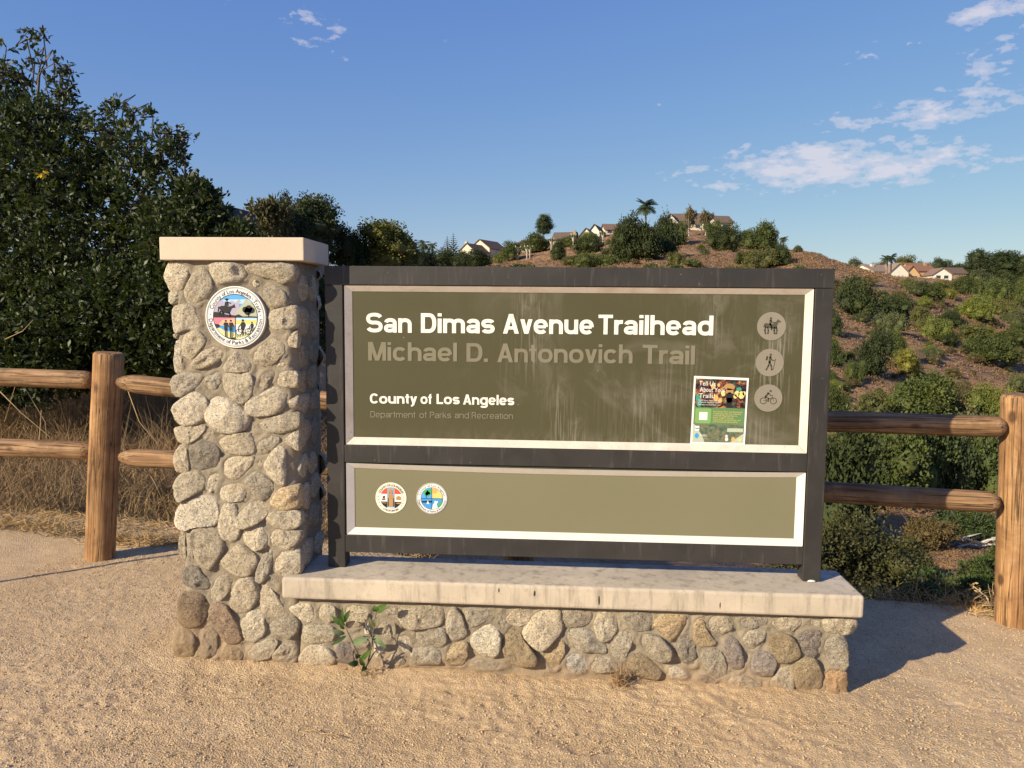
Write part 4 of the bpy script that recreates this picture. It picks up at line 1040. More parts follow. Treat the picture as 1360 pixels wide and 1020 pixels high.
def word_on(name, items, Y, mat, parent, off, label=None):
    """items: (text, x0, x1, baseline z at x0, baseline z at x1, cap height) -> one lettering object on plane Y"""
    A = Acc()
    for (s, x0, x1, zb0, zb1, cap) in items:
        V, Fc = set_word(s, off); a, b_ = V[:, 0].min(), V[:, 0].max(); k = (x1-x0)/(b_-a)
        W = [(x0+(p[0]-a)*k, Y-p[2], zb0+(zb1-zb0)*((p[0]-a)/(b_-a))+p[1]*cap) for p in V]
        A.add(W, Fc)
    o = link(name, A.mesh(False), mat, parent, tuple(centre(A.v)))
    if label: o['label'] = label
    return o
def wd(s, u0, u1, vb0, vb1, cap_px, Y):
    p, q = XZ(u0, vb0, Y), XZ(u1, vb1, Y)
    return (s, p[0], q[0], p[1], q[1], cap_px*Y/FPX)
LY = PYN-0.0012
m, g, b = new_mat('letter_white', 0.4, 0.4); P = geo(g)
g.put(b.inputs['Base Color'], g.mix(g.ramp(g.noise(P, 30, 4), [(0.55, 0), (0.8, 0.5)]), (0.80, 0.76, 0.68), (0.55, 0.49, 0.40)))
m, g, b = new_mat('letter_dull', 0.5, 0.3); P = geo(g)
g.put(b.inputs['Base Color'], g.mix(g.ramp(g.noise(P, 14, 4), [(0.4, 0), (0.75, 0.5)]), (0.205, 0.185, 0.125), (0.165, 0.148, 0.095)))
words_on('lettering', [wd('San', 486.5, 546.8, 441.3, 442, 26.2, LY), wd('Dimas', 559, 657, 442, 443, 26.2, LY), wd('Avenue', 668, 788.3, 443, 444, 26.0, LY), wd('Trailhead', 794.5, 947, 444, 445.5, 25.8, LY)], LY, 'letter_white', sign, 0.188, 'bold white lettering reading San Dimas Avenue Trailhead')
words_on('lettering', [wd('Michael', 489, 607, 478.8, 480, 25.0, LY), wd('D.', 619.5, 648, 480.5, 480.7, 25, LY), wd('Antonovich', 660.5, 840, 481, 482.7, 25, LY), wd('Trail', 853, 922.7, 483, 484.3, 25, LY)], LY, 'letter_dull', sign, 0.18, 'faded grey-green lettering reading Michael D. Antonovich Trail')
words_on('lettering', [wd('County', 491.3, 554, 535.8, 536.2, 13.6, LY), wd('of', 558.5, 573.5, 536.3, 536.5, 13.6, LY), wd('Los', 579.8, 610.5, 536.5, 537, 13.6, LY), wd('Angeles', 615, 683, 537.2, 538.2, 13.6, LY)], LY, 'letter_white', sign, 0.19, 'small white lettering reading County of Los Angeles')
words_on('lettering', [wd('Department', 492, 552, 554.3, 554.9, 8.6, LY), wd('of', 557, 567, 555, 555.1, 8.6, LY), wd('Parks', 571, 599.5, 555.2, 555.4, 8.6, LY), wd('and', 604, 623, 555.5, 555.7, 8.6, LY), wd('Recreation', 626.5, 681.5, 555.8, 556.6, 8.6, LY)], LY, 'letter_dull', sign, 0.125, 'small faded lettering reading Department of Parks and Recreation')

# ---- flat artwork: filled outlines and strokes in a disc frame
def tess(poly):
    tri = tessellate_polygon([[Vector((p[0], p[1], 0)) for p in poly]])
    out = []
    for t in tri:
        a, b_, c = [poly[i] for i in t]
        out.append(t if (b_[0]-a[0])*(c[1]-a[1])-(c[0]-a[0])*(b_[1]-a[1]) > 0 else (t[0], t[2], t[1]))
    return out
def circle(cx, cy, r, n=32, sy=1.0): return [(cx+cos(2*pi*k/n)*r, cy+sin(2*pi*k/n)*r*sy) for k in range(n)]
def clip_disc(poly, R, n=48):
    for k in range(n):
        a = 2*pi*(k+0.5)/n; nx, ny = cos(a), sin(a); lim = R*cos(pi/n); out = []
        for i in range(len(poly)):
            p, q = poly[i], poly[(i+1) % len(poly)]; dp, dq = p[0]*nx+p[1]*ny-lim, q[0]*nx+q[1]*ny-lim
            if dp <= 0: out.append(p)
            if dp*dq < 0: t = dp/(dp-dq); out.append((p[0]+(q[0]-p[0])*t, p[1]+(q[1]-p[1])*t))
        poly = out
        if len(poly) < 3: return []
    return poly
class Art:
    """shapes in local units at a centre on a plane facing the viewer's side"""
    def __init__(s, cx, cz, Y, k, shear=0.0): s.c = (cx, cz, Y); s.k = k; s.layer = 0; s.sh = shear
    def pt(s, p, lift): return (s.c[0]+(p[0]+s.sh*p[1])*s.k, s.c[2]-0.0005-lift, s.c[1]+p[1]*s.k)
    def shapes(s, name, polys, mat, parent, lift, clip=None, label=None):
        if name == 'field' and len(polys) > 1:
            for P in polys: s.shapes(name, [P], mat, parent, lift, clip)
            return
        A = Acc()
        for P in polys:
            if clip: P = clip_disc(P, clip)
            if len(P) < 3: continue
            A.add([s.pt(p, lift) for p in P], tess(P))
        if not A.v: return None
        o = link(name, A.mesh(False), mat, parent, tuple(centre(A.v)))
        if label: o['label'] = label
        return o
def stroke(pts, wid):
    out = []
    for i in range(len(pts)-1):
        (x0, y0), (x1, y1) = pts[i], pts[i+1]; L = hypot(x1-x0, y1-y0)+1e-9; nx, ny = -(y1-y0)/L*wid/2, (x1-x0)/L*wid/2
        out.append([(x0-nx, y0-ny), (x1-nx, y1-ny), (x1+nx, y1+ny), (x0+nx, y0+ny)])
    for p in pts: out.append(circle(p[0], p[1], wid/2, 8))
    return out
def ring_poly(cx, cy, r, wid, n=28):
    out = []
    for k in range(n):
        a, b_ = 2*pi*k/n, 2*pi*(k+1)/n
        out.append([(cx+cos(a)*(r-wid/2), cy+sin(a)*(r-wid/2)), (cx+cos(a)*(r+wid/2), cy+sin(a)*(r+wid/2)), (cx+cos(b_)*(r+wid/2), cy+sin(b_)*(r+wid/2)), (cx+cos(b_)*(r-wid/2), cy+sin(b_)*(r-wid/2))])
    return out
def arc_text(art, text, r_base, a0, a1, cap, mat, parent, lift, off=0.01, inward=False):
    """letters along a circle, from angle a0 to a1 (radians); inward=True reads along the bottom with feet outwards"""
    adv = []
    hh = float(np.ptp(glyphs('HH', off)[0][:, 0]))
    for ch in text:
        V, _ = glyphs('H'+ch+'H', off); adv.append(float(np.ptp(V[:, 0]))-hh)
    tot = sum(adv); A = Acc(); k = cap/capH(off); x = 0
    for ch, ad in zip(text, adv):
        am = a0+(a1-a0)*(x+ad/2)/tot; x += ad
        if ch == ' ': continue
        V, Fc = glyphs(ch, off)
        if not len(V): continue
        mx = (V[:, 0].min()+V[:, 0].max())/2
        for_pts = []
        for p in V:
            lx, ly = (p[0]-mx)*k, p[1]*k
            if not inward: rr = r_base+ly; tx, ty = sin(am), -cos(am); px, py = cos(am)*rr+tx*lx, sin(am)*rr+ty*lx
            else: rr = r_base-ly; tx, ty = -sin(am), cos(am); px, py = cos(am)*rr+tx*lx, sin(am)*rr+ty*lx
            for_pts.append(art.pt((px, py), lift))
        A.add(for_pts, Fc)
    return link('lettering', A.mesh(False), mat, parent, tuple(centre(A.v)))
def disc_mesh(cx, cz, r, y0, y1, n=64):
    return prism([(cx+cos(2*pi*k/n)*r, cz+sin(2*pi*k/n)*r) for k in range(n)], y0, y1)
INK = flat_mat('ink_black', (0.02, 0.02, 0.022)).name
for n_, c_ in dict(ink_sky=(0.10, 0.36, 0.72), ink_lightsky=(0.42, 0.62, 0.85), ink_lilac=(0.42, 0.36, 0.47), ink_sage=(0.42, 0.43, 0.30), ink_pink=(0.80, 0.20, 0.28), ink_peach=(0.86, 0.42, 0.26),
                   ink_sea=(0.06, 0.30, 0.66), ink_straw=(0.62, 0.60, 0.28), ink_white=(0.80, 0.78, 0.74), ink_cream=(0.78, 0.73, 0.60), ink_green=(0.06, 0.38, 0.13), ink_teal=(0.05, 0.30, 0.25),
                   ink_red=(0.66, 0.09, 0.05), ink_tan=(0.42, 0.25, 0.10), ink_greyblue=(0.30, 0.34, 0.42), ink_orange=(0.85, 0.40, 0.13), ink_yellow=(0.62, 0.58, 0.20), ink_brown=(0.12, 0.055, 0.03),
                   ink_leafgreen=(0.12, 0.23, 0.09), ink_lime=(0.21, 0.37, 0.12), ink_darkgreen=(0.05, 0.11, 0.05), ink_moss=(0.15, 0.20, 0.12), ink_gold=(0.72, 0.60, 0.22), ink_palesage=(0.45, 0.50, 0.38)).items(): flat_mat(n_, c_, 0.45)
flat_mat('disc_face', (0.255, 0.225, 0.175), 0.5); flat_mat('disc_ink', (0.088, 0.076, 0.052), 0.5)
# pictogram discs (parts of the sign)
def pict(u, v, r, kind):
    x, z = XZ(u, v, LY); R = r*PYN/FPX
    d = link('pictogram_disc', disc_mesh(x, z, R, LY-0.0004, PYN), 'disc_face', sign, (x, LY, z))
    d['label'] = {'horse': 'round pictogram of a rider on a horse', 'hiker': 'round pictogram of a hiker with a walking stick', 'bike': 'round pictogram of a cyclist'}[kind]
    a = Art(x, z, LY-0.0004, R)
    if kind == 'horse':
        sh = [[(-.50, .16), (-.42, .22), (.05, .16), (.22, .22), (.38, .44), (.42, .52), (.46, .46), (.66, .34), (.62, .28), (.46, .28), (.36, .06), (.36, -.18), (.0, -.16), (-.46, -.10)]]
        sh += stroke([(-.42, -.05), (-.46, -.30), (-.40, -.52)], .10)+stroke([(-.28, -.08), (-.22, -.30), (-.24, -.52)], .09)
        sh += stroke([(.20, -.08), (.18, -.30), (.22, -.52)], .10)+stroke([(.32, -.05), (.38, -.26), (.34, -.52)], .09)+stroke([(-.48, .14), (-.54, -.05)], .06)
        sh += [circle(-.07, .56, .085, 12)]+stroke([(-.08, .42), (-.10, .14)], .15)+stroke([(-.06, .38), (.10, .24), (.24, .28)], .06)+stroke([(-.08, .12), (.02, -.06), (0, -.24)], .09)
    elif kind == 'hiker':
        sh = [circle(.04, .58, .085, 12)]+stroke([(.02, .42), (-.02, .04)], .16)+stroke([(.04, .36), (.16, .18), (.30, .16)], .065)
        sh += stroke([(-.02, .04), (-.10, -.24), (-.24, -.52)], .10)+stroke([(.0, .02), (.10, -.22), (.16, -.52)], .10)+stroke([(-.20, .42), (-.24, .22)], .12)+stroke([(.40, .28), (.24, -.52)], .035)
    else:
        sh = ring_poly(-.36, -.20, .22, .055)+ring_poly(.36, -.20, .22, .055)+[circle(.14, .52, .085, 12)]
        sh += stroke([(-.02, .36), (-.22, .08)], .14)+stroke([(.02, .36), (.14, .20), (.30, .17)], .06)+stroke([(-.22, .08), (.02, -.02), (-.02, -.24)], .09)+stroke([(-.36, -.20), (-.10, -.14), (.30, .06), (.36, -.20)], .03)
    a.shapes(kind+'_symbol' if kind != 'bike' else 'cyclist_symbol', sh, 'disc_ink', d, 0.0003)
pict(1024.7, 433.3, 18.4, 'horse'); pict(1022.3, 481.6, 18.0, 'hiker'); pict(1020.4, 528.7, 18.0, 'bike')

def seal_base(u, v, r, Y, parent, label, face='ink_white'):
    x, z = XZ(u, v, Y); R = r*Y/FPX
    d = link('seal', disc_mesh(x, z, R, Y-0.0006, Y+0.0008), face, parent, (x, Y, z)); d['label'] = label
    return d, Art(x, z, Y-0.0006, R)
# county seal: figure between red, white and black fields
d, a = seal_base(519.3, 661.2, 21.4, LY, sign, 'round cream county seal with a robed figure between red and black fields', 'ink_cream')
L = 0.0004
a.shapes('field', [circle(0, 0, .70, 40)], 'ink_white', d, L)
a.shapes('field', [[(-.72, .72), (-.24, .72), (-.24, .26), (-.72, .26)], [(.24, .72), (.72, .72), (.72, .26), (.24, .26)]], 'ink_red', d, L*2, .70)
a.shapes('field', [[(-.24, -.72), (-.72, -.72), (-.72, -.24), (-.24, -.24)], [(.24, -.72), (.24, -.24), (.72, -.24), (.72, -.72)]], INK, d, L*2, .70)
a.shapes('field', [[(-.24, -.62), (.24, -.62), (.24, .72), (-.24, .72)]], 'ink_greyblue', d, L*2, .70)
a.shapes('field', [[(-.24, -.72), (.24, -.72), (.24, -.60), (-.24, -.60)]], 'ink_lightsky', d, L*2.2, .70)
a.shapes('figure', [[(-.13, -.58), (.13, -.58), (.14, .02), (.20, .10), (.10, .24), (-.10, .24), (-.20, .10), (-.14, .02)], circle(0, .42, .12, 12, 1.3)]+[[(.30, -.36), (.62, -.38), (.66, -.30), (.40, -.30)], [(-.62, -.33), (-.30, -.36), (-.30, -.31), (-.55, -.29)], [(.34, -.12), (.64, -.12), (.64, .08), (.50, .15), (.34, .08)]], 'ink_tan', d, L*3)
a.shapes('figure', [[(-.22, -.55), (-.14, -.55), (-.14, 0), (-.20, 0)], [(.14, -.55), (.22, -.55), (.20, 0), (.14, 0)], [(-.12, .28), (-.08, .28), (-.08, .40)], [(.08, .28), (.12, .28), (.08, .40)], [(-.62, -.06), (-.34, -.06), (-.40, -.14), (-.56, -.14)], [(-.52, -.04), (-.40, -.04), (-.38, .14), (-.54, .10)]], 'ink_brown', d, L*3.4)
arc_text(a, 'COUNTY OF LOS ANGELES', .76, pi-.40, .40, .13, INK, d, L*2, .012)
arc_text(a, 'CALIFORNIA', .90, pi+.95, 2*pi-.95, .13, INK, d, L*2, .012, True)
a.shapes('star', [circle(cos(t)*.83, sin(t)*.83, .026, 6) for t in (pi-.1, pi+.15, pi+.4, pi+.65, .1, -.15, -.4, -.65)], INK, d, L*2)
# parks seal: four quarters
d, a = seal_base(573.6, 662.0, 21.4, LY, sign, 'round white parks department seal with four painted quarters')
a.shapes('border', ring_poly(0, 0, .965, .02, 48)+ring_poly(0, 0, .71, .02, 48), INK, d, L)
a.shapes('field', [[(-.72, 0), (0, 0), (0, .72), (-.72, .72)]], 'ink_sky', d, L, .70)
a.shapes('field', [[(0, 0), (.72, 0), (.72, .72), (0, .72)]], 'ink_yellow', d, L, .70)
a.shapes('field', [[(-.72, -.72), (0, -.72), (0, 0), (-.72, 0)], [(0, -.72), (.72, -.72), (.72, 0), (0, 0)]], 'ink_sea', d, L, .70)
a.shapes('tree_drawing', [circle(-.36, .36, .18, 14), circle(-.16, .44, .18, 14), circle(-.26, .30, .16, 14), [(.34, -.70), (.72, -.55), (.72, -.12), (.55, -.2), (.40, -.42)]], 'ink_green', d, L*2, .70)
a.shapes('sun_drawing', [circle(.17, .50, .18, 18)], 'ink_orange', d, L*2, .70)
a.shapes('shore_drawing', [[(-.70, -.18), (0, -.14), (0, -.26), (-.66, -.28)], [(-.72, .02), (.72, .02), (.72, -.01), (-.72, -.01)], [(-.015, -.7), (.015, -.7), (.015, .7), (-.015, .7)], [(-.38, .02), (-.34, .02), (-.34, .2), (-.38, .2)]], INK, d, L*2, .70)
a.shapes('boat_drawing', [[(-.34, -.34), (-.16, -.36), (-.26, -.12)], [(.02, -.70), (.06, -.42), (.18, -.24), (.18, -.12), (.24, -.16), (.34, -.18), (.40, -.10), (.38, -.26), (.30, -.34), (.40, -.62), (.20, -.70)]], 'ink_white', d, L*3, .70)
arc_text(a, 'County of Los Angeles', .775, pi-.20, .20, .125, INK, d, L*2, .012)
arc_text(a, 'Department of Parks & Recreation', .90, pi+.10, 2*pi-.10, .125, INK, d, L*2, .012, True)

# emblem plaque on the pillar: a thing of its own
QY = 3.040
qx, qz = XZ(312.6, 421, QY); QR = 41.6*QY/FPX
plaque = thing('emblem_plaque', 'round white county trails emblem fixed near the top of the stone pillar', 'plaque', (qx, QY+0.01, qz-QR))
link('disc', disc_mesh(qx, qz, QR, QY, QY+0.022), 'ink_white', plaque, (qx, QY, qz))
a = Art(qx, qz, QY, QR)
a.shapes('border', ring_poly(0, 0, .955, .012, 64)+ring_poly(0, 0, .925, .006, 64)+ring_poly(0, 0, .735, .025, 64), INK, plaque, L)
I = .73
top = plaque
a.shapes('sky_field', [[(-I, 0), (I, 0), (I, .8), (-I, .8)]], 'ink_sky', plaque, L, I)
a.shapes('sky_glow', [[(-.5, .45), (.7, .42), (.6, .58), (-.4, .56)]], 'ink_lightsky', plaque, L*1.5, I)
a.shapes('mountain', [[(-I, .02), (-I, .3), (-.55, .50), (-.42, .54), (-.26, .46), (-.10, .54), (.02, .46), (.14, .58), (.14, .02)]], 'ink_lilac', plaque, L*2, I)
a.shapes('mountain', [[(-.05, .02), (.05, .20), (.25, .42), (.38, .60), (.52, .46), (.64, .50), (I, .30), (I, .02)], [(.06, .5), (.14, .59), (.2, .48)]], 'ink_sage', plaque, L*2.4, I)
a.shapes('foreground', [[(-I, .0), (-I, .16), (-.5, .15), (-.3, .08), (0, .05), (.12, .09), (.25, .02), (.5, .03), (I, .02), (I, -.02), (-I, -.02)], [(-.012, -I), (.012, -I), (.012, 0), (-.012, 0)],
    [(-I, -.22), (-.55, -.24), (-.50, -.30), (-.60, -.36), (-I, -.38)]], INK, plaque, L*3, I)
horse = [[(-.54, .30), (-.46, .36), (-.30, .36), (-.20, .34), (-.10, .36), (-.02, .42), (.0, .36), (.02, .30), (-.04, .30), (-.10, .28), (-.16, .16), (-.22, .10), (-.44, .14)]]
horse += stroke([(-.48, .18), (-.52, .12), (-.48, .04)], .05)+stroke([(-.42, .16), (-.38, .10), (-.40, .04)], .045)+stroke([(-.20, .14), (-.16, .05), (-.18, .0)], .05)+stroke([(-.54, .32), (-.56, .18)], .04)
horse += [circle(-.27, .56, .045, 10), [(-.35, .36), (-.21, .36), (-.22, .50), (-.32, .50)]]+stroke([(-.24, .48), (-.14, .44)], .035)+stroke([(-.34, .575), (-.20, .575)], .02)
a.shapes('rider_drawing', horse, INK, plaque, L*3.5, I)
a.shapes('tree_drawing', [circle(.34, .24, .10, 10), circle(.46, .27, .12, 10), circle(.56, .22, .10, 10), circle(.42, .18, .12, 10), [(.43, .02), (.47, .02), (.47, .15), (.43, .15)]], INK, plaque, L*3.5, I)
a.shapes('sunset_field', [[(-I, -.02), (-I, -.30), (-.012, -.30), (-.012, -.02)]], 'ink_pink', plaque, L, I)
a.shapes('sunset_glow', [[(-.45, -.10), (-.012, -.04), (-.012, -.30), (-.6, -.30)]], 'ink_peach', plaque, L*1.5, I)
a.shapes('sea_field', [[(-I, -.28), (-.012, -.28), (-.012, -.52), (-.5, -.52)]], 'ink_sea', plaque, L*2, I)
a.shapes('shore_field', [[(-I, -.38), (-.50, -.36), (-.35, -.46), (-.012, -.50), (-.012, -I), (-I, -I)]], 'ink_straw', plaque, L*2.5, I)
ppl = []
for (x, s) in ((-.32, 1.0), (-.15, .92)):
    ppl += [circle(x, -.11*s-.02, .035, 10), [(x-.06, -.18), (x+.06, -.18), (x+.055, -.42), (x-.055, -.42)]]+stroke([(x-.02, -.42), (x-.02, -.66)], .035)+stroke([(x+.03, -.42), (x+.03, -.66)], .035)+stroke([(x+.06, -.20), (x+.09, -.32)], .025)
ppl += stroke([(-.40, -.24), (-.33, -.21)], .025)+stroke([(-.05, -.26), (-.07, -.62)], .012)+stroke([(-.50, -.12), (-.47, -.14)], .012)
ppl += [[(-.62, -.62+.0), (-.5, -.6), (-.42, -.66), (-.3, -.64), (-.2, -.68), (-.02, -.66), (-.02, -.74), (-.5, -.74)]]
a.shapes('couple_drawing', ppl, INK, plaque, L*3.5, I)
a.shapes('valley_field', [[(.012, -.02), (I, -.02), (I, -.12), (.012, -.12)]], 'ink_lightsky', plaque, L, I)
a.shapes('valley_field', [[(.012, -.10), (I, -.08), (I, -.26), (.012, -.26)]], 'ink_yellow', plaque, L*1.3, I)
a.shapes('valley_field', [[(.012, -.24), (I, -.24), (I, -I), (.012, -I)]], 'ink_white', plaque, L*1.6, I)
bk = []
for (x, y, s) in ((.26, -.44, 1.0), (.56, -.38, .62)):
    bk += ring_poly(x-.15*s, y-.05*s, .095*s, .018, 20)+ring_poly(x+.15*s, y-.03*s, .095*s, .018, 20)
    bk += [circle(x-.01*s, y+.33*s, .04*s, 10), [(x-.09*s, y+.04*s), (x+.02*s, y+.0*s), (x+.09*s, y+.18*s), (x+.04*s, y+.28*s), (x-.06*s, y+.28*s)]]
    bk += stroke([(x-.04*s, y+.24*s), (x-.15*s, y+.12*s), (x-.16*s, y-.03*s)], .03*s)+stroke([(x-.02*s, y+.02*s), (x-.01*s, y-.12*s)], .045*s)+stroke([(x-.15*s, y-.04*s), (x+.0, y-.08*s), (x+.15*s, y-.03*s)], .02*s)
for q in range(9): bk += stroke([(.04+q*.055, -.58+q*.01), (.06+q*.055, -.66+q*.012)], .018)
a.shapes('cyclists_drawing', bk, INK, plaque, L*3.5, I)
a.shapes('grass_drawing', [[(.012, -.60), (.2, -.56), (.45, -.50), (.62, -.36), (.62, -.42), (.4, -.62), (.012, -.72)]], 'ink_straw', plaque, L*2.2, I)
arc_text(a, 'County of Los Angeles', .775, pi-.30, .86, .125, INK, plaque, L*2, .010)
arc_text(a, 'Trails', .775, .72, .18, .125, INK, plaque, L*2, .010)
arc_text(a, 'Department of Parks & Recreation', .895, pi+.06, 2*pi-.06, .125, INK, plaque, L*2, .010, True)
a.shapes('bullet', [circle(cos(t)*.83, sin(t)*.83, .018, 8) for t in (pi-.10, .79, .07)], INK, plaque, L*2)

# poster taped to the upper panel: a thing of its own
PP = LY-0.0014
pc = [XZ(u, v, PP) for (u, v) in ((916.6, 589.6), (989.2, 590.8), (994.7, 502.2), (921.9, 499.2))]
poster = thing('paper_poster', 'small green paper poster with white border taped at the lower right of the olive panel', 'poster', (pc[0][0], PP, pc[0][1]))
def pq(s, t, lift=0.0):
    bl, br, tr, tl = [np.array(p) for p in pc]
    p = (bl*(1-s)+br*s)*(1-t)+(tl*(1-s)+tr*s)*t
    return (p[0], PP-lift, p[1])
def pshape(name, polys, mat, lift):
    if name == 'map_border' and len(polys) > 1:
        for P in polys: pshape(name, [P], mat, lift)
        return
    A = Acc()
    for P in polys: A.add([pq(x, y, lift) for x, y in P], tess(P))
    return link(name, A.mesh(False), mat, poster, tuple(centre(A.v)))
link('sheet', prism([(p[0], p[1]) for p in pc], PP, PP+0.0008), 'ink_white', poster, (pc[0][0], PP, pc[0][1]))
m, g, b = new_mat('photo_print', 0.35, 0.4); P = geo(g)
n1 = g.noise(P, 55, 4, 0.6, 0.6); n2 = g.noise(P, 38, 3, 0.6, 0.4)
c = g.ramp(n1, [(0.40, (0.012, 0.008, 0.012)), (0.52, (0.06, 0.03, 0.03)), (0.60, (0.35, 0.10, 0.03)), (0.70, (0.55, 0.32, 0.10))])
c = g.mix(g.ramp(n2, [(0.54, 0), (0.62, 0.7)]), c, (0.05, 0.12, 0.06))
g.put(b.inputs['Base Color'], c)
m, g, b = new_mat('map_print', 0.4, 0.4); P = geo(g)
c = g.ramp(g.noise(P, 70, 5, 0.7, 0.5), [(0.38, (0.05, 0.10, 0.07)), (0.5, (0.13, 0.16, 0.09)), (0.6, (0.20, 0.15, 0.09)), (0.7, (0.33, 0.36, 0.27))])
g.put(b.inputs['Base Color'], c)
def rct(x0, x1, y0, y1): return [(x0, y0), (x1, y0), (x1, y1), (x0, y1)]
e = 0.0004
pshape('photo', [rct(.035, .965, .545, .965)], 'photo_print', e)
pshape('text_field', [rct(.035, .965, .30, .545)], 'ink_leafgreen', e)
pshape('map', [rct(.035, .965, .03, .30)], 'map_print', e)
pshape('map_border', [[(.035, .03), (.26, .03), (.20, .14), (.14, .20), (.08, .28), (.035, .30)], [(.72, .03), (.965, .03), (.965, .17), (.86, .11)]], 'ink_palesage', e*1.6)
pshape('walker', [circle(.665, .70, .065, 14, 1.25), rct(.62, .72, .55, .70)], INK, e*1.8)
pshape('walker', [circle(.655, .86, .10, 14, .5), [(.57, .76), (.62, .84), (.72, .83), (.74, .76)]], 'ink_tan', e*1.8)
pshape('leaves', [circle(.80, .76, .05, 7), circle(.88, .745, .06, 7), circle(.93, .77, .035, 6), circle(.55, .76, .045, 6), circle(.77, .72, .035, 6)], 'ink_gold', e*1.8)
pshape('leaves', [circle(.42, .69, .05, 6), circle(.50, .655, .04, 6), circle(.36, .86, .045, 6), circle(.46, .88, .03, 5)], 'ink_orange', e*1.6)
pshape('leaves', [circle(.83, .83, .05, 7, .6), circle(.10, .68, .05, 7), circle(.12, .60, .05, 7)], 'ink_teal', e*1.8)
pshape('button', [[(.06, .33), (.08, .31), (.33, .31), (.35, .33), (.35, .51), (.33, .53), (.08, .53), (.06, .51)]], 'ink_lime', e*1.6)
pshape('blank_square', [rct(.135, .285, .36, .475)], 'ink_white', e*2.2)
pshape('banner', [rct(.66, .95, .19, .245)], 'ink_palesage', e*2.0)
pshape('logo', [rct(.07, .15, .20, .27)], 'ink_white', e*2.0)
pshape('logo', [[(.08, .222), (.14, .222), (.14, .25), (.11, .235), (.08, .25)], circle(.11, .125, .038, 14)], 'ink_sea', e*2.6)
pshape('logo', [circle(.655, .125, .022, 10), circle(.66, .08, .03, 12)], 'ink_white', e*2.0)
pshape('logo', [circle(.78, .08, .034, 12)], 'ink_orange', e*2.0)
pshape('logo', [circle(.90, .075, .03, 12)], 'ink_gold', e*2.0)
def ptext(lines, mat, off, lift):
    for q in lines: ptext1([q], mat, off, lift)
def ptext1(lines, mat, off, lift):
    A = Acc()
    for (s, x0, x1, yb, cap) in lines:
        V, Fc = glyphs(s, off, 2); a_, b_ = V[:, 0].min(), V[:, 0].max(); k = (x1-x0)/(b_-a_); kz = cap/capH(off)
        A.add([pq(x0+(p[0]-a_)*k, yb+p[1]*kz, lift) for p in V], Fc)
    return link('lettering', A.mesh(False), mat, poster, tuple(centre(A.v)))
ptext([('Tell Us', .10, .40, .865, .065), ('About Your', .12, .58, .775, .065), ('Trails!', .11, .40, .685, .065)], 'ink_white', .03, e*3)
ptext([('Share your ideas, input,', .10, .49, .640, .018), ('at Bonelli Regional Park!', .10, .49, .612, .018), ('We want to hear from you!', .10, .51, .578, .018)], 'ink_white', .01, e*3)
ptext([('LA County Parks and Recreation', .39, .925, .478, .022), ('is evaluating the trail network', .39, .90, .448, .022), ('at Bonelli Regional Park to', .39, .83, .418, .022), ('better support diverse', .39, .76, .388, .022), ('experience, accessibility, and', .39, .90, .358, .022), ('environmental stewardship.', .39, .85, .328, .022)], 'ink_gold', .005, e*3)
ptext([('PARKS', .17, .29, .115, .03)], 'ink_white', .02, e*3)

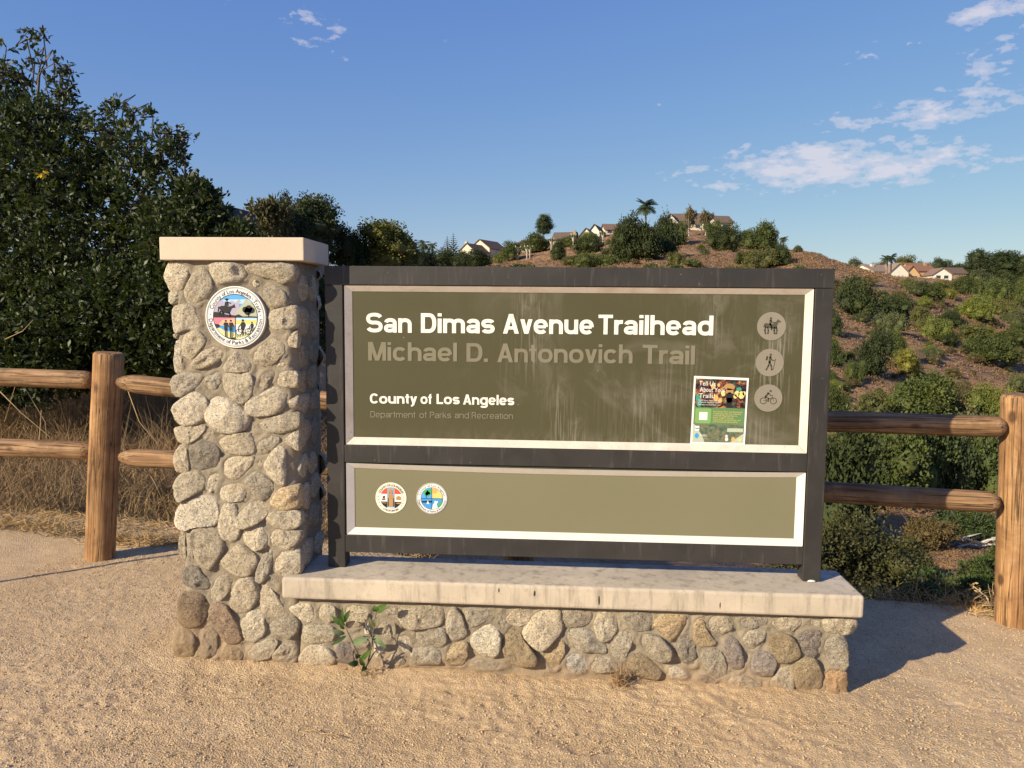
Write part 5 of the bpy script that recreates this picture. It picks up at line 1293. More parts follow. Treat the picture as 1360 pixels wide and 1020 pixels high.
# ------------------------------------------------------------------ log rail fence
fence = thing('log_fence', 'rustic fence of round log posts and rails running behind the stone sign', 'fence', (-0.2, 4.07, 0))
LPX, LPY = -2.6814, 4.282
RPX, RPY = float(unp(1347, 826, 2, -0.02)[0]), float(unp(1347, 826, 2, -0.02)[1])
def log(name, p0, p1, r, mat, seed, taper=None, seg=20, n=26, chamf=0.0):
    rs = random.Random(seed); p0, p1 = np.array(p0, float), np.array(p1, float); L_ = np.linalg.norm(p1-p0)
    d = (p1-p0)/L_; a = np.cross(d, (0, 0, 1) if abs(d[2]) < .9 else (0, 1, 0)); a /= np.linalg.norm(a); b_ = np.cross(d, a)
    ts = list(np.linspace(0, 1, n)); e_ = (taper or 0.0)/L_
    if taper: ts = [0, e_*.25, e_*.5, e_*.8, e_*1.1]+[t for t in ts if e_*1.3 < t < 1-e_*1.3]+[1-e_*1.1, 1-e_*.8, 1-e_*.5, 1-e_*.25, 1]
    elif chamf: ts = ts[:-1]+[1-chamf/L_, 1]
    V = []; Fc = []; off = Vector((rs.uniform(0, 90), 0, 0))
    for i, t in enumerate(ts):
        k = 1.0
        if taper:
            q = min(t, 1-t)*L_/taper
            k = 0.42+0.58*min(1, q/1.0)**0.55 if q < 1.1 else 1.0
            k = min(k, 1.0)
        elif chamf and i == len(ts)-1: k = 0.86
        for s in range(seg):
            an = 2*pi*s/seg
            nz = mnoise.noise(Vector((cos(an)*1.2, sin(an)*1.2, t*L_*1.6))+off)*0.06+mnoise.noise(Vector((cos(an)*4, sin(an)*4, t*L_*7))+off)*0.018
            rr = r*k*(1+nz); bend = 0.010*sin(t*pi*1.3+seed)*(1 if abs(d[2]) < .5 else 0.5)
            V.append(p0+d*L_*t+(a*cos(an)+b_*sin(an))*rr+b_*bend)
        if i:
            o = (i-1)*seg; Fc += [(o+q, o+(q+1) % seg, o+seg+(q+1) % seg, o+seg+q) for q in range(seg)]
    Fc.append(tuple(range(seg))[::-1]); o = (len(ts)-1)*seg; Fc.append(tuple(range(o, o+seg)))
    me = mesh(V, Fc, True); bm = bmesh.new(); bm.from_mesh(me); bmesh.ops.recalc_face_normals(bm, faces=bm.faces[:]); bm.to_mesh(me); bm.free()
    for p in me.polygons:
        if len(p.vertices) > 4: p.use_smooth = False
    # object axis along the log so that the grain follows it
    X = Vector(d); Z = Vector(b_); Yv = Z.cross(X)
    if abs(d[2]) > .5: M = Matrix((Vector(a), Vector(np.cross(d, a)), Vector(d))).transposed().to_4x4()
    else: M = Matrix((X, Yv, Z)).transposed().to_4x4()
    me.transform((Matrix.Translation(Vector(p0)) @ M).inverted())
    if not me.materials: me.materials.append(MATS[mat])
    o = bpy.data.objects.new(name, me); COL.objects.link(o); o.parent = fence
    o.matrix_local = Matrix.Translation(Vector(p0)-Vector(fence['_w'])) @ M
    return o
PR = 0.083
lt = unp(143.8, 468, 1, LPY); rt = unp(1356, 524, 1, RPY)
log('post', (LPX, LPY, -0.1), (lt[0], LPY, lt[2]), PR, 'post_wood', 1, chamf=0.012)
log('post', (RPX, RPY, -0.12), (rt[0], RPY, rt[2]), PR+0.004, 'post_wood', 2, chamf=0.012)
log('post', (-0.2, 4.07, -0.1), (-0.2, 4.07, 1.13), PR, 'post_wood', 3, chamf=0.012)
log('post', (-5.15, 4.5, -0.05), (-5.15, 4.5, 1.15), PR, 'post_wood', 4, chamf=0.012)
log('post', (RPX+2.45, RPY-0.22, -0.1), (RPX+2.45, RPY-0.22, 1.1), PR, 'post_wood', 5, chamf=0.012)
def zz_at(u, v, Y): return float(unp(u, v, 1, Y)[2])
RR = 0.053
fy = lambda x: np.interp(x, [-5.15, LPX, -0.2, RPX, RPX+2.45], [4.5, LPY, 4.07, RPY, RPY-0.22])
zlu, zll = zz_at(118, 503, LPY), zz_at(115, 599, LPY)
zru, zrl = zz_at(227, 508, 4.25), zz_at(228, 606, 4.25)
zRu, zRl = zz_at(1320, 565, RPY), zz_at(1315, 663, RPY)
zcu, zcl = zz_at(1105, 562, 3.95), zz_at(1100, 651.5, 3.97)
x4 = unp(1105, 562, 1, 3.95)[0]
def lin(x, x0, z0, x1, z1): return z0+(z1-z0)*(x-x0)/(x1-x0)
zmu = lin(-0.2, x4, zcu, RPX, zRu); zml = lin(-0.2, x4, zcl, RPX, zRl)
lx_in = unp(119, 503, 1, LPY)[0]+0.03
log('rail', (-5.10, 4.5, zlu+0.03), (lx_in, LPY-0.01, zlu), RR, 'rail_wood', 11, taper=0.05)
log('rail', (-5.10, 4.5, zll+0.03), (lx_in-0.015, LPY-0.01, zll), RR, 'rail_wood', 12, taper=0.05)
rx_in = unp(155, 509, 1, LPY-0.07)[0]
log('rail', (rx_in, LPY-0.055, zru+0.005), (-0.22, 4.07, zmu), RR, 'rail_wood', 13, taper=0.11)
log('rail', (rx_in-0.005, LPY-0.055, zrl+0.005), (-0.22, 4.07, zml), RR, 'rail_wood', 14, taper=0.11)
RXI = unp(1337, 565, 1, RPY-0.04)[0]
log('rail', (-0.18, 4.07, zmu), (RXI, RPY-0.03, zRu), RR, 'rail_wood', 15, taper=0.045)
log('rail', (-0.18, 4.07, zml), (RXI-0.005, RPY-0.03, zRl), RR, 'rail_wood', 16, taper=0.045)
log('rail', (RPX+0.05, RPY, zRu), (RPX+2.42, RPY-0.22, zRu), RR, 'rail_wood', 17, taper=0.05)
log('rail', (RPX+0.05, RPY, zRl), (RPX+2.42, RPY-0.22, zRl), RR, 'rail_wood', 18, taper=0.05)
# short chain-link panel tied behind the rails, seen in the gap beside the pillar
A = Acc(); x0, x1, z0, z1 = -1.75, -0.95, 0.03, 0.86; s = 0.05
k = 0; r_ = 0.0019
for q in np.arange(x0-(z1-z0), x1, s):
    for sg in (1, -1):
        if sg == 1: a_, b_ = (q, z0), (q+(z1-z0), z1)
        else: a_, b_ = (q, z1), (q+(z1-z0), z0)
        (xa, za), (xb, zb_) = a_, b_
        if xb < x0 or xa > x1: continue
        ta = max(0, (x0-xa)/(xb-xa)); tb = min(1, (x1-xa)/(xb-xa))
        pa = (xa+(xb-xa)*ta, za+(zb_-za)*ta); pb = (xa+(xb-xa)*tb, za+(zb_-za)*tb)
        A.tube([(pa[0], float(fy(pa[0]))+0.075+sg*r_, pa[1]), (pb[0], float(fy(pb[0]))+0.075+sg*r_, pb[1])], [r_, r_], 4)
tag(link('wire_mesh', A.mesh(False), 'wire', fence, (x0, 4.2, 0)), kind='stuff')
# slender pole just outside the left edge, whose shadow crosses the dirt
pole = thing('marker_pole', 'slim dark metal pole standing just left of the frame, seen by its shadow', 'pole', (-3.62, 3.27, 0))
pb_ = (-3.62, 3.268)
link('shaft', mesh(*tube_arrays([(pb_[0], pb_[1], -0.05), (pb_[0], pb_[1], 1.25)], [0.014, 0.014], 10), smooth=True), 'frame_metal', pole, (pb_[0], pb_[1], 0))
link('finial', mesh(*tube_arrays([(pb_[0], pb_[1], 1.245), (pb_[0], pb_[1], 1.26), (pb_[0], pb_[1], 1.275)], [0.018, 0.018, 0.008], 10), smooth=True), 'frame_metal', pole, (pb_[0], pb_[1], 1.245))
# ------------------------------------------------------------------ foliage
def leaf_quads(C, out, rs, ln, wd_, up=0.25, spread=0.9, bend=0.0):
    """one leaf per row: base points C, outward directions OUT"""
    n = len(C)
    d = out*1.0+rs.normal(0, spread, (n, 3)); d[:, 2] += up
    d /= np.linalg.norm(d, axis=1)[:, None]+1e-9
    r = rs.normal(0, 1, (n, 3)); s = np.cross(d, r); s /= np.linalg.norm(s, axis=1)[:, None]+1e-9
    L_ = ln*rs.uniform(0.65, 1.25, (n, 1)); W_ = wd_*rs.uniform(0.7, 1.2, (n, 1))
    mid = C+d*L_*0.52; tip = C+d*L_
    if bend: tip[:, 2] -= bend*L_[:, 0]
    return np.stack([C, mid+s*W_*0.5, tip, mid-s*W_*0.5], 1)
def blob_points(lobes, n, rs, rmin=0.72, flat=0.85, low=-0.55):
    """points near the surface of a set of lobes (x, y, z, r), weighted by area"""
    L_ = np.array(lobes); wgt = L_[:, 3]**2; wgt /= wgt.sum()
    i = rs.choice(len(L_), n, p=wgt)
    d = rs.normal(0, 1, (n, 3)); d /= np.linalg.norm(d, axis=1)[:, None]
    d[:, 2] = np.where(d[:, 2] < low, -d[:, 2], d[:, 2])
    r = L_[i, 3]*(rmin+(1.06-rmin)*rs.random(n)**0.6)
    P_ = L_[i, :3]+d*r[:, None]*np.array([1, 1, flat])
    return P_, d
def inner_blobs(lobes, k=0.74, flat=0.85, seg=2):
    bm = bmesh.new()
    for j, (x, y, z, r) in enumerate(lobes):
        q = bmesh.ops.create_icosphere(bm, subdivisions=seg, radius=1)
        for v in q['verts']:
            nz = 1+0.22*mnoise.noise(v.co*2.3+Vector((j*3.1, 0, 0)))
            v.co = Vector((x+v.co.x*r*k*nz, y+v.co.y*r*k*nz, z+v.co.z*r*k*flat*nz))
    me = bpy.data.meshes.new('m'); bm.to_mesh(me); bm.free(); return me
def join_me(mes):
    bm = bmesh.new()
    for m_ in mes: bm.from_mesh(m_); bpy.data.meshes.remove(m_)
    me = bpy.data.meshes.new('m'); bm.to_mesh(me); bm.free(); return me
def bush_mesh(seed, n=2600, leaf=0.13, lobes_n=9, wide=1.0, tall=1.0, core=0.60, spire=False, tower=False):
    """a shrub or crown about 1 unit in radius standing on z = 0"""
    rs = np.random.default_rng(seed); lobes = []
    for k in range(lobes_n):
        a = rs.uniform(0, 2*pi); q = rs.uniform(0.15, 0.72)
        if spire:
            t = k/(lobes_n-1); lobes.append((rs.normal(0, .08), rs.normal(0, .08), 0.25+t*1.9*tall, 0.62*(1-t*0.72)))
        else:
            z = rs.uniform(0.25, 1.0)*(1.15-q*0.75)*tall if not tower else rs.uniform(.35, 2.1)*(1-.25*q)
            lobes.append((cos(a)*q*wide, sin(a)*q*wide, z, rs.uniform(0.24, 0.46)))
    if not spire: lobes.append((0, 0, 0.42*tall, 0.56))
    # clumped sprays: cluster centres first, then leaves about them
    Cc, D = blob_points(lobes, n//9, rs, 0.66, 0.9)
    idx = rs.integers(0, len(Cc), n); cl = 0.075
    Pp = Cc[idx]+rs.normal(0, cl, (n, 3)); Dd = D[idx]
    Q = leaf_quads(Pp, Dd, rs, leaf, leaf*0.62, 0.2, 0.75)
    Q[..., 2] = np.maximum(Q[..., 2], 0.0)
    me = quads(Q)
    out = join_me([me, inner_blobs(lobes, core, 0.88, 2)])
    return out
BV = [bush_mesh(11, 6500, .075, 10), bush_mesh(12, 6500, .075, 12, 1.15, 0.8), bush_mesh(13, 6500, .075, 9, 0.9, 1.15), bush_mesh(14, 6500, .07, 13, 1.2, 0.72), bush_mesh(15, 6500, .075, 10, 1.0, 1.0)]
TV = bush_mesh(17, 8500, .085, 30, .8, 1.0, .7, False, True)
SV = bush_mesh(21, 5000, .09, 9, spire=True)
SPV = bush_mesh(22, 1500, .15, 9, 1.0, 1.1, 0.0)   # loose crown with little core
DIM = {}
for me in BV+[SV, SPV, TV]:
    me.materials.append(MATS['bush_leaf'])
    cc = np.zeros(len(me.vertices)*3); me.vertices.foreach_get('co', cc); cc = cc.reshape(-1, 3)
    DIM[me.name] = (float(np.percentile(np.abs(cc[:, :2]), 97.5)), float(np.percentile(cc[:, 2], 99.3)))
DKG = (0.042, 0.055, 0.022); MDG = (0.070, 0.088, 0.028); LTG = (0.125, 0.145, 0.038); YLG = (0.19, 0.18, 0.045); GYG = (0.085, 0.097, 0.048); OLG = (0.10, 0.103, 0.038); BRG = (0.11, 0.090, 0.048); DDG = (0.020, 0.030, 0.013)
rb = random.Random(5)
def plant(name, label, cat, u, v, wpx, hpx, col, var=None, group=None, Y=None, mesh_=None, dist=None):
    """a shrub whose foot stands on the terrain where the survey saw it"""
    p = hit(u, v) if Y is None else at(u, Y)
    dd = p[1]
    if dist: p = at(u, dist); dd = dist
    me = mesh_ or (BV[var] if var is not None else rb.choice(BV))
    o = bpy.data.objects.new(name, me); COL.objects.link(o)
    o.location = (p[0], p[1], p[2]-0.03*dd*hpx/FPX)
    wr = .93*wpx*dd/FPX/2/DIM[me.name][0]; hr = hpx*dd/FPX*1.06/DIM[me.name][1]
    o.scale = (wr, wr, hr)
    o.rotation_euler = (0, 0, rb.uniform(0, 6.28))
    k = rb.uniform(0.88, 1.14)
    o.color = (col[0]*k, col[1]*k, col[2]*k, 1)
    tag(o, label, cat, group)
    return o
HB = 'big_shrub'
# individually visible shrubs of the right-hand hillside
for row in [
 ('dark green rounded shrub high on the brown slope, right beside the sign corner', 1138, 421, 58, 50, DKG, 0),
 ('low dark shrub right of the large one high on the brown slope', 1190, 422, 54, 28, DKG, 3),
 ('grey-green shrub just below the low dark one near the slope top', 1184, 441, 40, 24, GYG, 1),
 ('light olive shrub in the middle of the slope band', 1222, 440, 32, 30, OLG, 2),
 ('bright yellow-green shrub in the middle of the slope band', 1243, 452, 38, 28, LTG, 1),
 ('dark shrub at the lower right end of the middle band', 1262, 460, 28, 18, DKG, 3),
 ('dark rounded shrub above the bright yellow-green one', 1262, 434, 32, 18, DKG, 0),
 ('pale green dome-shaped shrub alone on the upper right slope', 1290, 425, 46, 28, LTG, 4),
 ('small yellow shrub at the top edge of the brown slope', 1261, 397, 18, 12, YLG, 1),
 ('olive shrub with a pale top above the big green one at right', 1293, 456, 40, 24, OLG, 2),
 ('large mixed green shrub on the right slope above the fence post', 1313, 484, 60, 36, MDG, 0),
 ('wide green shrub at the right edge of the mid slope', 1342, 462, 44, 22, MDG, 3),
 ('tall dark green oak-like shrub alone in the centre of the slope', 1163, 503, 46, 64, DKG, 2),
 ('green shrub leaning on the right side of the tall dark one', 1190, 478, 24, 34, MDG, 0),
 ('upright yellow-green shrub below the tall dark one', 1205, 500, 32, 34, YLG, 2),
 ('small green shrub at the lower left of the tall dark one', 1133, 508, 24, 26, MDG, 1),
 ('dark shrub close against the sign post high on the slope', 1102, 444, 34, 32, DKG, 4),
 ('green shrub close against the sign post halfway down the slope', 1106, 486, 26, 34, MDG, 0),
 ('broad green bush above the upper rail, centre of the gap', 1222, 553, 84, 54, MDG, 0),
 ('dark green bush at the right end of the broad one above the upper rail', 1252, 553, 44, 38, DKG, 3),
 ('bright green bush above the upper rail beside the right post', 1314, 552, 58, 38, LTG, 1),
 ('olive bush above the upper rail left of the broad one', 1160, 556, 44, 34, OLG, 2),
 ('green bush above the upper rail against the sign post', 1108, 556, 46, 40, MDG, 4),
 ('greyish low bush right of the brown slope foot', 1268, 530, 46, 20, BRG, 3),
 ('bushy green clump at the right edge above the post top', 1352, 520, 30, 22, GYG, 1),
]:
    plant(HB, row[0], 'shrub', *row[1:6], var=row[6])
# band of trees below the houses, seen as separate crowns
TL = ['grey-green tree at the left end of the tree band below the far houses', 'mid green tree under the red tiled far house', 'olive tree right behind the small yellow shrub', 'mid green tree above the pale dome-shaped shrub', 'grey-green tree under the tall conifer-like skyline tree', 'broad mid green tree in the tree band, left of the dark one', 'dark tree in the tree band under the broad skyline tree', 'mid green tree of the band cut by the right picture edge', 'bright low tree just above and right of the pale dome-shaped shrub', 'low olive tree below the broad tree of the band', 'grey-green tree lowest of the band at the right picture edge', 'small olive tree at the foot of the far white house']
for i, (u, v, w_, h_, c_, vr) in enumerate([
 (1212,392,28,18,GYG,1),(1232,398,34,22,MDG,0),(1250,392,26,18,OLG,2),(1278,392,36,24,MDG,4),(1300,388,36,26,GYG,0),(1318,400,40,28,MDG,1),
 (1338,396,34,28,DKG,2),(1356,408,40,34,MDG,4),(1300,410,34,16,LTG,3),(1330,420,38,20,OLG,3),(1352,434,36,20,GYG,1),(1205,384,22,12,OLG,3)]):
    plant('hillside_tree', TL[i], 'tree', u, v, w_, h_, c_, vr, 'trees massed below the houses at the right')
# oaks of the canyon between the rails
for (lab, u, v, w_, h_, c_, vr, Y) in [
 ('dark oak between the fence rails beside the sign post', 1118, 0, 130, 142, DKG, 0, 34),
 ('large oak crown in the middle between the fence rails', 1196, 0, 110, 112, MDG, 2, 43),
 ('dark oak crown right of the middle between the fence rails', 1262, 0, 96, 104, DKG, 4, 46),
 ('green oak crown between the fence rails next to the right post', 1326, 0, 90, 106, MDG, 2, 47),
 ('bright green oak just under the upper rail at centre right', 1232, 0, 100, 105, MDG, 3, 46),
 ('olive oak just under the upper rail near the sign post', 1150, 0, 100, 105, OLG, 0, 47),
 ('distant oak just under the upper rail near the right post', 1296, 0, 100, 95, GYG, 2, 50)]:
    plant('oak_tree', lab, 'tree', u, v, w_, h_, c_, vr, Y=Y)
# scattered small shrubs of the slopes
rs_ = random.Random(77); cnt = 0
while cnt < 120:
    u = rs_.uniform(1098, 1370); v = rs_.uniform(372, 560)
    if rs_.random() < 0.55 and 480 < v < 545 and u > 1205: continue
    p = hit(u, v)
    if p[1] < 40: continue
    s = rs_.uniform(7, 24)
    plant('small_shrub', 'small scattered shrub in the dry scrub of the right-hand slope', 'shrub', u, v, s, s*rs_.uniform(.45, .7), rs_.choice([GYG, OLG, MDG, BRG, BRG, LTG]), rs_.randint(0, 4), 'small shrubs scattered over the right-hand slope')
    cnt += 1
# middle hill above the sign
for row in [
 ('big dark oak covering the crown of the hill under the palm', 846, 348, 56, 56, DKG, 0),
 ('dark oak left of the palm on the hill crown', 826, 350, 34, 50, DKG, 2),
 ('dark green oak right of the palm on the hill crown', 878, 342, 46, 52, DKG, 4),
 ('green tree in front of the two big hilltop houses', 896, 326, 34, 30, MDG, 1),
 ('dark rounded tree at the right foot of the big hilltop houses', 966, 334, 46, 34, DKG, 3),
 ('green tree close under the right hilltop house', 950, 322, 30, 26, MDG, 2),
 ('dark shrub left of the big oaks on the brown hill', 784, 336, 44, 22, DKG, 3),
 ('round shrub above the sign left of the big oaks', 741, 347, 20, 24, DKG, 0),
 ('low green hedge of shrubs along the sign top', 790, 356, 60, 18, MDG, 1),
 ('low green shrub along the sign top at left of the hill', 765, 354, 40, 14, OLG, 3),
 ('small green shrub on the brown knoll over the sign', 898, 352, 24, 16, OLG, 1),
 ('small dark shrub on the brown knoll over the sign', 920, 355, 28, 10, MDG, 3),
 ('olive shrub above the right part of the sign', 1012, 357, 58, 24, OLG, 1),
 ('dark shrub behind the olive one above the right part of the sign', 1036, 352, 30, 26, DKG, 4),
 ('green bush mass on the ridge right of the path', 1010, 334, 44, 34, MDG, 0),
 ('dark bush on the ridge left of the small fan palm', 1024, 330, 26, 22, DKG, 2),
 ('green bush at the left end of the ridge group', 992, 324, 22, 18, MDG, 1),
 ('round green tree on the slope left of the middle houses', 710, 336, 40, 24, MDG, 0),
 ('bright round garden tree beside the white gabled house', 782, 322, 24, 12, LTG, 1),
 ('green shrub on the slope below the white gabled house', 776, 324, 14, 12, LTG, 0),
 ('green tree at the left foot of the middle hill', 678, 346, 30, 24, MDG, 2),
 ('light green shrub left of the middle hill', 664, 350, 18, 14, LTG, 1),
 ('green shrub below the brown roofed house', 754, 328, 36, 12, MDG, 3),
 ('dark tree in shade under the right hilltop house', 985, 352, 20, 16, DKG, 1)]:
    plant('hill_tree' if row[4] > 20 else 'hill_shrub', row[0], 'tree' if row[4] > 20 else 'shrub', *row[1:6], var=row[6])
for _ in range(40):
    u = rs_.uniform(670, 1100); v = rs_.uniform(318, 352); p = hit(u, v)
    if p[1] > 330: continue
    s = rs_.uniform(7, 15)
    plant('small_shrub', 'small scattered shrub on the brown middle hill above the sign', 'shrub', u, v, s, s*.6, rs_.choice([GYG, OLG, MDG, BRG]), rs_.randint(0, 4), 'small shrubs scattered over the middle hill')
# skyline trees with a trunk and a crown of their own
def tree(name, label, u, vbase, Y, hpx, wpx, col, var=0, trunk=0.35, barkm='grey_bark', group=None, me=None, tr=0.03, base=None):
    p = at(u, Y); k = Y/FPX; H = hpx*k; W = wpx*k
    z0 = float(unp(u, vbase, 1, Y)[2]); z0 = z0 if base is None else base
    zt = max(z0, p[2])
    t = thing(name, label, 'tree', (p[0], p[1], min(p[2], z0)), group)
    g0 = min(p[2], z0)-0.3; rs2 = random.Random(int(u*7+Y))
    A_ = Acc(); top_ = z0+H*(trunk+0.3); sw = [rs2.uniform(-.03, .03)*H for _ in range(4)]
    A_.tube([(p[0], p[1], g0), (p[0]+sw[0], p[1], z0+H*trunk*.5), (p[0]+sw[1], p[1], z0+H*trunk), (p[0]+sw[2], p[1], top_)], [H*tr, H*tr*.8, H*tr*.7, H*tr*.3], 7)
    for q in range(4):
        a = rs2.uniform(0, 6.28); zb = z0+H*(trunk+rs2.uniform(-.05, .12))
        A_.tube([(p[0]+sw[1], p[1], zb), (p[0]+cos(a)*W*.18, p[1]+sin(a)*W*.18, zb+H*.12), (p[0]+cos(a)*W*.32, p[1]+sin(a)*W*.32, zb+H*.26)], [H*tr*.4, H*tr*.28, H*tr*.1], 5)
    link('trunk', A_.mesh(True), barkm, t, (p[0], p[1], g0))
    m_ = me or BV[var]
    o = bpy.data.objects.new('crown', m_); COL.objects.link(o); o.parent = t
    ch = H*(1-trunk); zc = z0+H*trunk
    o.location = Vector((p[0], p[1], zc))-Vector(t['_w'])
    o.scale = (W/2/DIM[m_.name][0], W/2/DIM[m_.name][0], ch/DIM[m_.name][1]); o.rotation_euler = (0, 0, rs2.uniform(0, 6.28))
    o.color = (*col, 1)
    return t
tree('skyline_tree', 'tall airy brownish-green tree behind the pillar cap, left of the skyline', 368, 335, 52, 72, 66, (0.085, 0.078, 0.035), 2, .15, me=SPV)
tree('skyline_tree', 'narrow dark treetop poking above the brownish tree behind the pillar', 382, 345, 62, 88, 30, DDG, 0, .2, me=SV)
tree('skyline_tree', 'tall dark green tree behind the right edge of the pillar cap', 424, 350, 56, 88, 60, (0.05, 0.062, 0.028), 2, .1, me=TV)
tree('skyline_tree', 'dark tree in the shade right of the pillar cap', 400, 350, 54, 70, 50, DKG, 4, .1)
tree('skyline_tree', 'very dark tree low behind the left end of the sign top', 462, 360, 58, 58, 52, DDG, 1, .05)
tree('skyline_tree', 'broad olive green tree above the left part of the sign', 512, 372, 60, 76, 74, (0.10, 0.105, 0.032), 0, .12, me=TV)
tree('skyline_tree', 'lower olive tree touching the broad one above the sign', 538, 372, 62, 56, 40, (0.07, 0.078, 0.028), 3, .1)
tree('skyline_tree', 'dark low tree between the palms and the cream house', 590, 360, 120, 28, 44, DKG, 3, .05)
tree('skyline_tree', 'dark low tree below the palms above the sign', 562, 362, 100, 30, 50, DDG, 1, .05)
tree('skyline_tree', 'dark round tree at the foot of the cream house', 634, 358, 200, 26, 34, DKG, 0, .05)
tree('skyline_tree', 'dark tree left of the cream house wall', 612, 356, 180, 22, 26, DKG, 4, .05)
tree('skyline_tree', 'tall oval tree standing alone on the left shoulder of the hill', 721, 316, 265, 30, 20, (0.042, 0.058, 0.03), 2, .12, me=TV)
tree('skyline_tree', 'tall dark conifer-like tree at the far right skyline', 1296, 372, 300, 38, 27, (0.036, 0.05, 0.024), 0, .05, me=TV)
tree('skyline_tree', 'broad dark tree at the far right skyline next to the picture edge', 1334, 374, 290, 38, 38, (0.035, 0.05, 0.022), 0, .06, me=TV)
tree('skyline_tree', 'dark tree cut by the right picture edge on the skyline', 1358, 378, 285, 36, 24, DKG, 4, .06, me=TV)
tree('skyline_tree', 'round green tree right of the far houses on the skyline', 1246, 365, 300, 21, 26, (0.045, 0.06, 0.03), 1, .06)
for (u, w_, h_, c_, lab) in [(1102, 16, 8, GYG, 'small grey-green tree on the ridge just right of the sign corner'), (1133, 24, 18, (0.085, 0.10, 0.07), 'pale grey-green tree on the ridge left of the far houses'),
    (1116, 22, 10, OLG, 'low olive tree on the ridge right of the sign corner'), (1166, 22, 15, BRG, 'brownish tree behind the left far house'), (1200, 30, 22, OLG, 'rounded olive tree behind the roofs of the far houses'), (1222, 26, 14, GYG, 'low grey tree between the roofs of the far houses'),
    (1268, 24, 12, DKG, 'low dark tree right of the round skyline tree'), (1280, 14, 12, GYG, 'small tree left of the conifer-like tree'), (1314, 22, 20, DKG, 'dark tree between the two tall skyline trees'), (1145, 14, 10, DKG, 'small dark tree right of the pale one on the ridge')]:
    tree('ridge_tree', lab, u, 369, 310, h_+6, w_, c_, rb.randint(0, 4), .05)
# two thin tall eucalyptus in front of the hilltop houses and the white-trunked pollards
for (u, vb, h_, lab) in ((912, 328, 50, 'left one of two tall thin eucalyptus trees before the hilltop houses'), (933, 328, 46, 'right one of two tall thin eucalyptus trees before the hilltop houses')):
    tree('eucalyptus_tree', lab, u, vb, 250, h_, 17, (0.105, 0.085, 0.045), 2, .42, 'pale_bark', me=SPV, tr=0.018)
for (u, vb, h_, lab) in ((687, 346, 20, 'leftmost pale pollarded tree trunk on the slope'), (699, 343, 17, 'second pale pollarded tree trunk from the left'), (703, 340, 16, 'slim pale pollarded trunk beside the round green tree'),
                         (731, 332, 20, 'forked pale pollarded tree below the tall oval tree'), (760, 326, 20, 'forked pale pollarded tree below the brown roofed house'), (799, 318, 18, 'forked pale pollarded tree by the long low house')):
    p = at(u, 240); k = 240/FPX; z0 = float(unp(u, vb, 1, 240)[2]); z0 = min(z0, p[2]+.4) if abs(z0-p[2]) > .3 else z0; H = h_*k
    t = thing('pollarded_tree', lab, 'tree', (p[0], p[1], z0))
    A_ = Acc(); r0 = 0.19
    A_.tube([(p[0], p[1], z0-.6), (p[0], p[1], z0+H*.45), (p[0]-.8, p[1], z0+H*.98)], [r0*1.3, r0, r0*.7], 7)
    A_.tube([(p[0], p[1], z0+H*.42), (p[0]+.85, p[1]+.2, z0+H*.95)], [r0*.8, r0*.6], 7)
    A_.tube([(p[0], p[1], z0+H*.4), (p[0]+.1, p[1]-.4, z0+H*.85)], [r0*.7, r0*.5], 6)
    link('trunk', A_.mesh(True), 'pale_bark', t, (p[0], p[1], z0))
    o = bpy.data.objects.new('sprouts', SPV); COL.objects.link(o); o.parent = t; o.location = (0, 0, H*.66); o.scale = (1.15, 1.0, .9); o.color = (*LTG, 1)
# palms
def palm(label, u, vtop, vbase, Y, crown_px, nf=22, droop=1.0, trw=0.28, stiff=False, col=(0.045, 0.062, 0.026)):
    k = Y/FPX; c = unp(u, vtop, 1, Y); R = crown_px*k/2; zt = c[2]-R*0.65; p = at(u, Y); zb = min(p[2], float(unp(u, vbase, 1, Y)[2]))
    t = thing('palm_tree', label, 'tree', (c[0], Y, zb))
    V, F_ = tube_arrays([(c[0], Y, zb-.5), (c[0]+.1, Y, (zb+zt)/2), (c[0], Y, zt)], [trw*1.25, trw, trw*.9], 8)
    link('trunk', mesh(V, F_, True), 'palm_bark', t, (c[0], Y, zb))
    rr = random.Random(int(u)); Q = []
    for i in range(nf):
        a = 2*pi*i/nf+rr.uniform(-.2, .2); el = rr.uniform(-.3, 1.25); Ln = R*rr.uniform(.85, 1.15)
        prev = np.array([c[0], Y, zt]); dirh = np.array([cos(a), sin(a), 0])
        seg = 7
        for s in range(seg):
            e_ = el-droop*(s/seg)*1.5
            nx = prev+(dirh*cos(e_)+np.array([0, 0, sin(e_)]))*Ln/seg
            ax = (nx-prev)/np.linalg.norm(nx-prev); sd = np.cross(ax, (0, 0, 1)); sd /= np.linalg.norm(sd)+1e-9
            wl = Ln*(0.42 if stiff else 0.36)*sin(pi*min(1, (s+.8)/(seg+.3)))
            for sg in (1, -1):
                for jj in range(2):
                    b0 = prev+(nx-prev)*jj*.5; tip = b0+ax*wl*.55+sd*sg*wl+np.array([0, 0, -wl*.35])
                    Q.append([b0, b0+ax*Ln*.07, tip+ax*Ln*.03, tip])
            prev = nx
    me = quads(np.array(Q))
    link('fronds', me, 'bush_leaf', t, (c[0], Y, zt), col)
palm('tall feathery palm standing on the crown of the hill', 858, 262, 295, 262, 36, 22, .75, .30)
palm('small round fan palm alone on the ridge right of the hill', 1041, 313, 334, 262, 13, 20, 1.0, .22, True, (0.09, 0.085, 0.035))
palm('left one of three small palms above the sign', 548, 318, 352, 150, 20, 16, 1.0, .2)
palm('middle and tallest of three small palms above the sign', 562, 316, 352, 150, 22, 16, 1.0, .2)
palm('right one of three small palms above the sign', 574, 320, 352, 148, 18, 16, 1.0, .2)
palm('left palm with a bare trunk in front of the far cream house', 1179, 338, 372, 250, 19, 18, .8, .2)
palm('right palm with a bare trunk in front of the far cream house', 1184, 336, 370, 252, 18, 18, .8, .2)
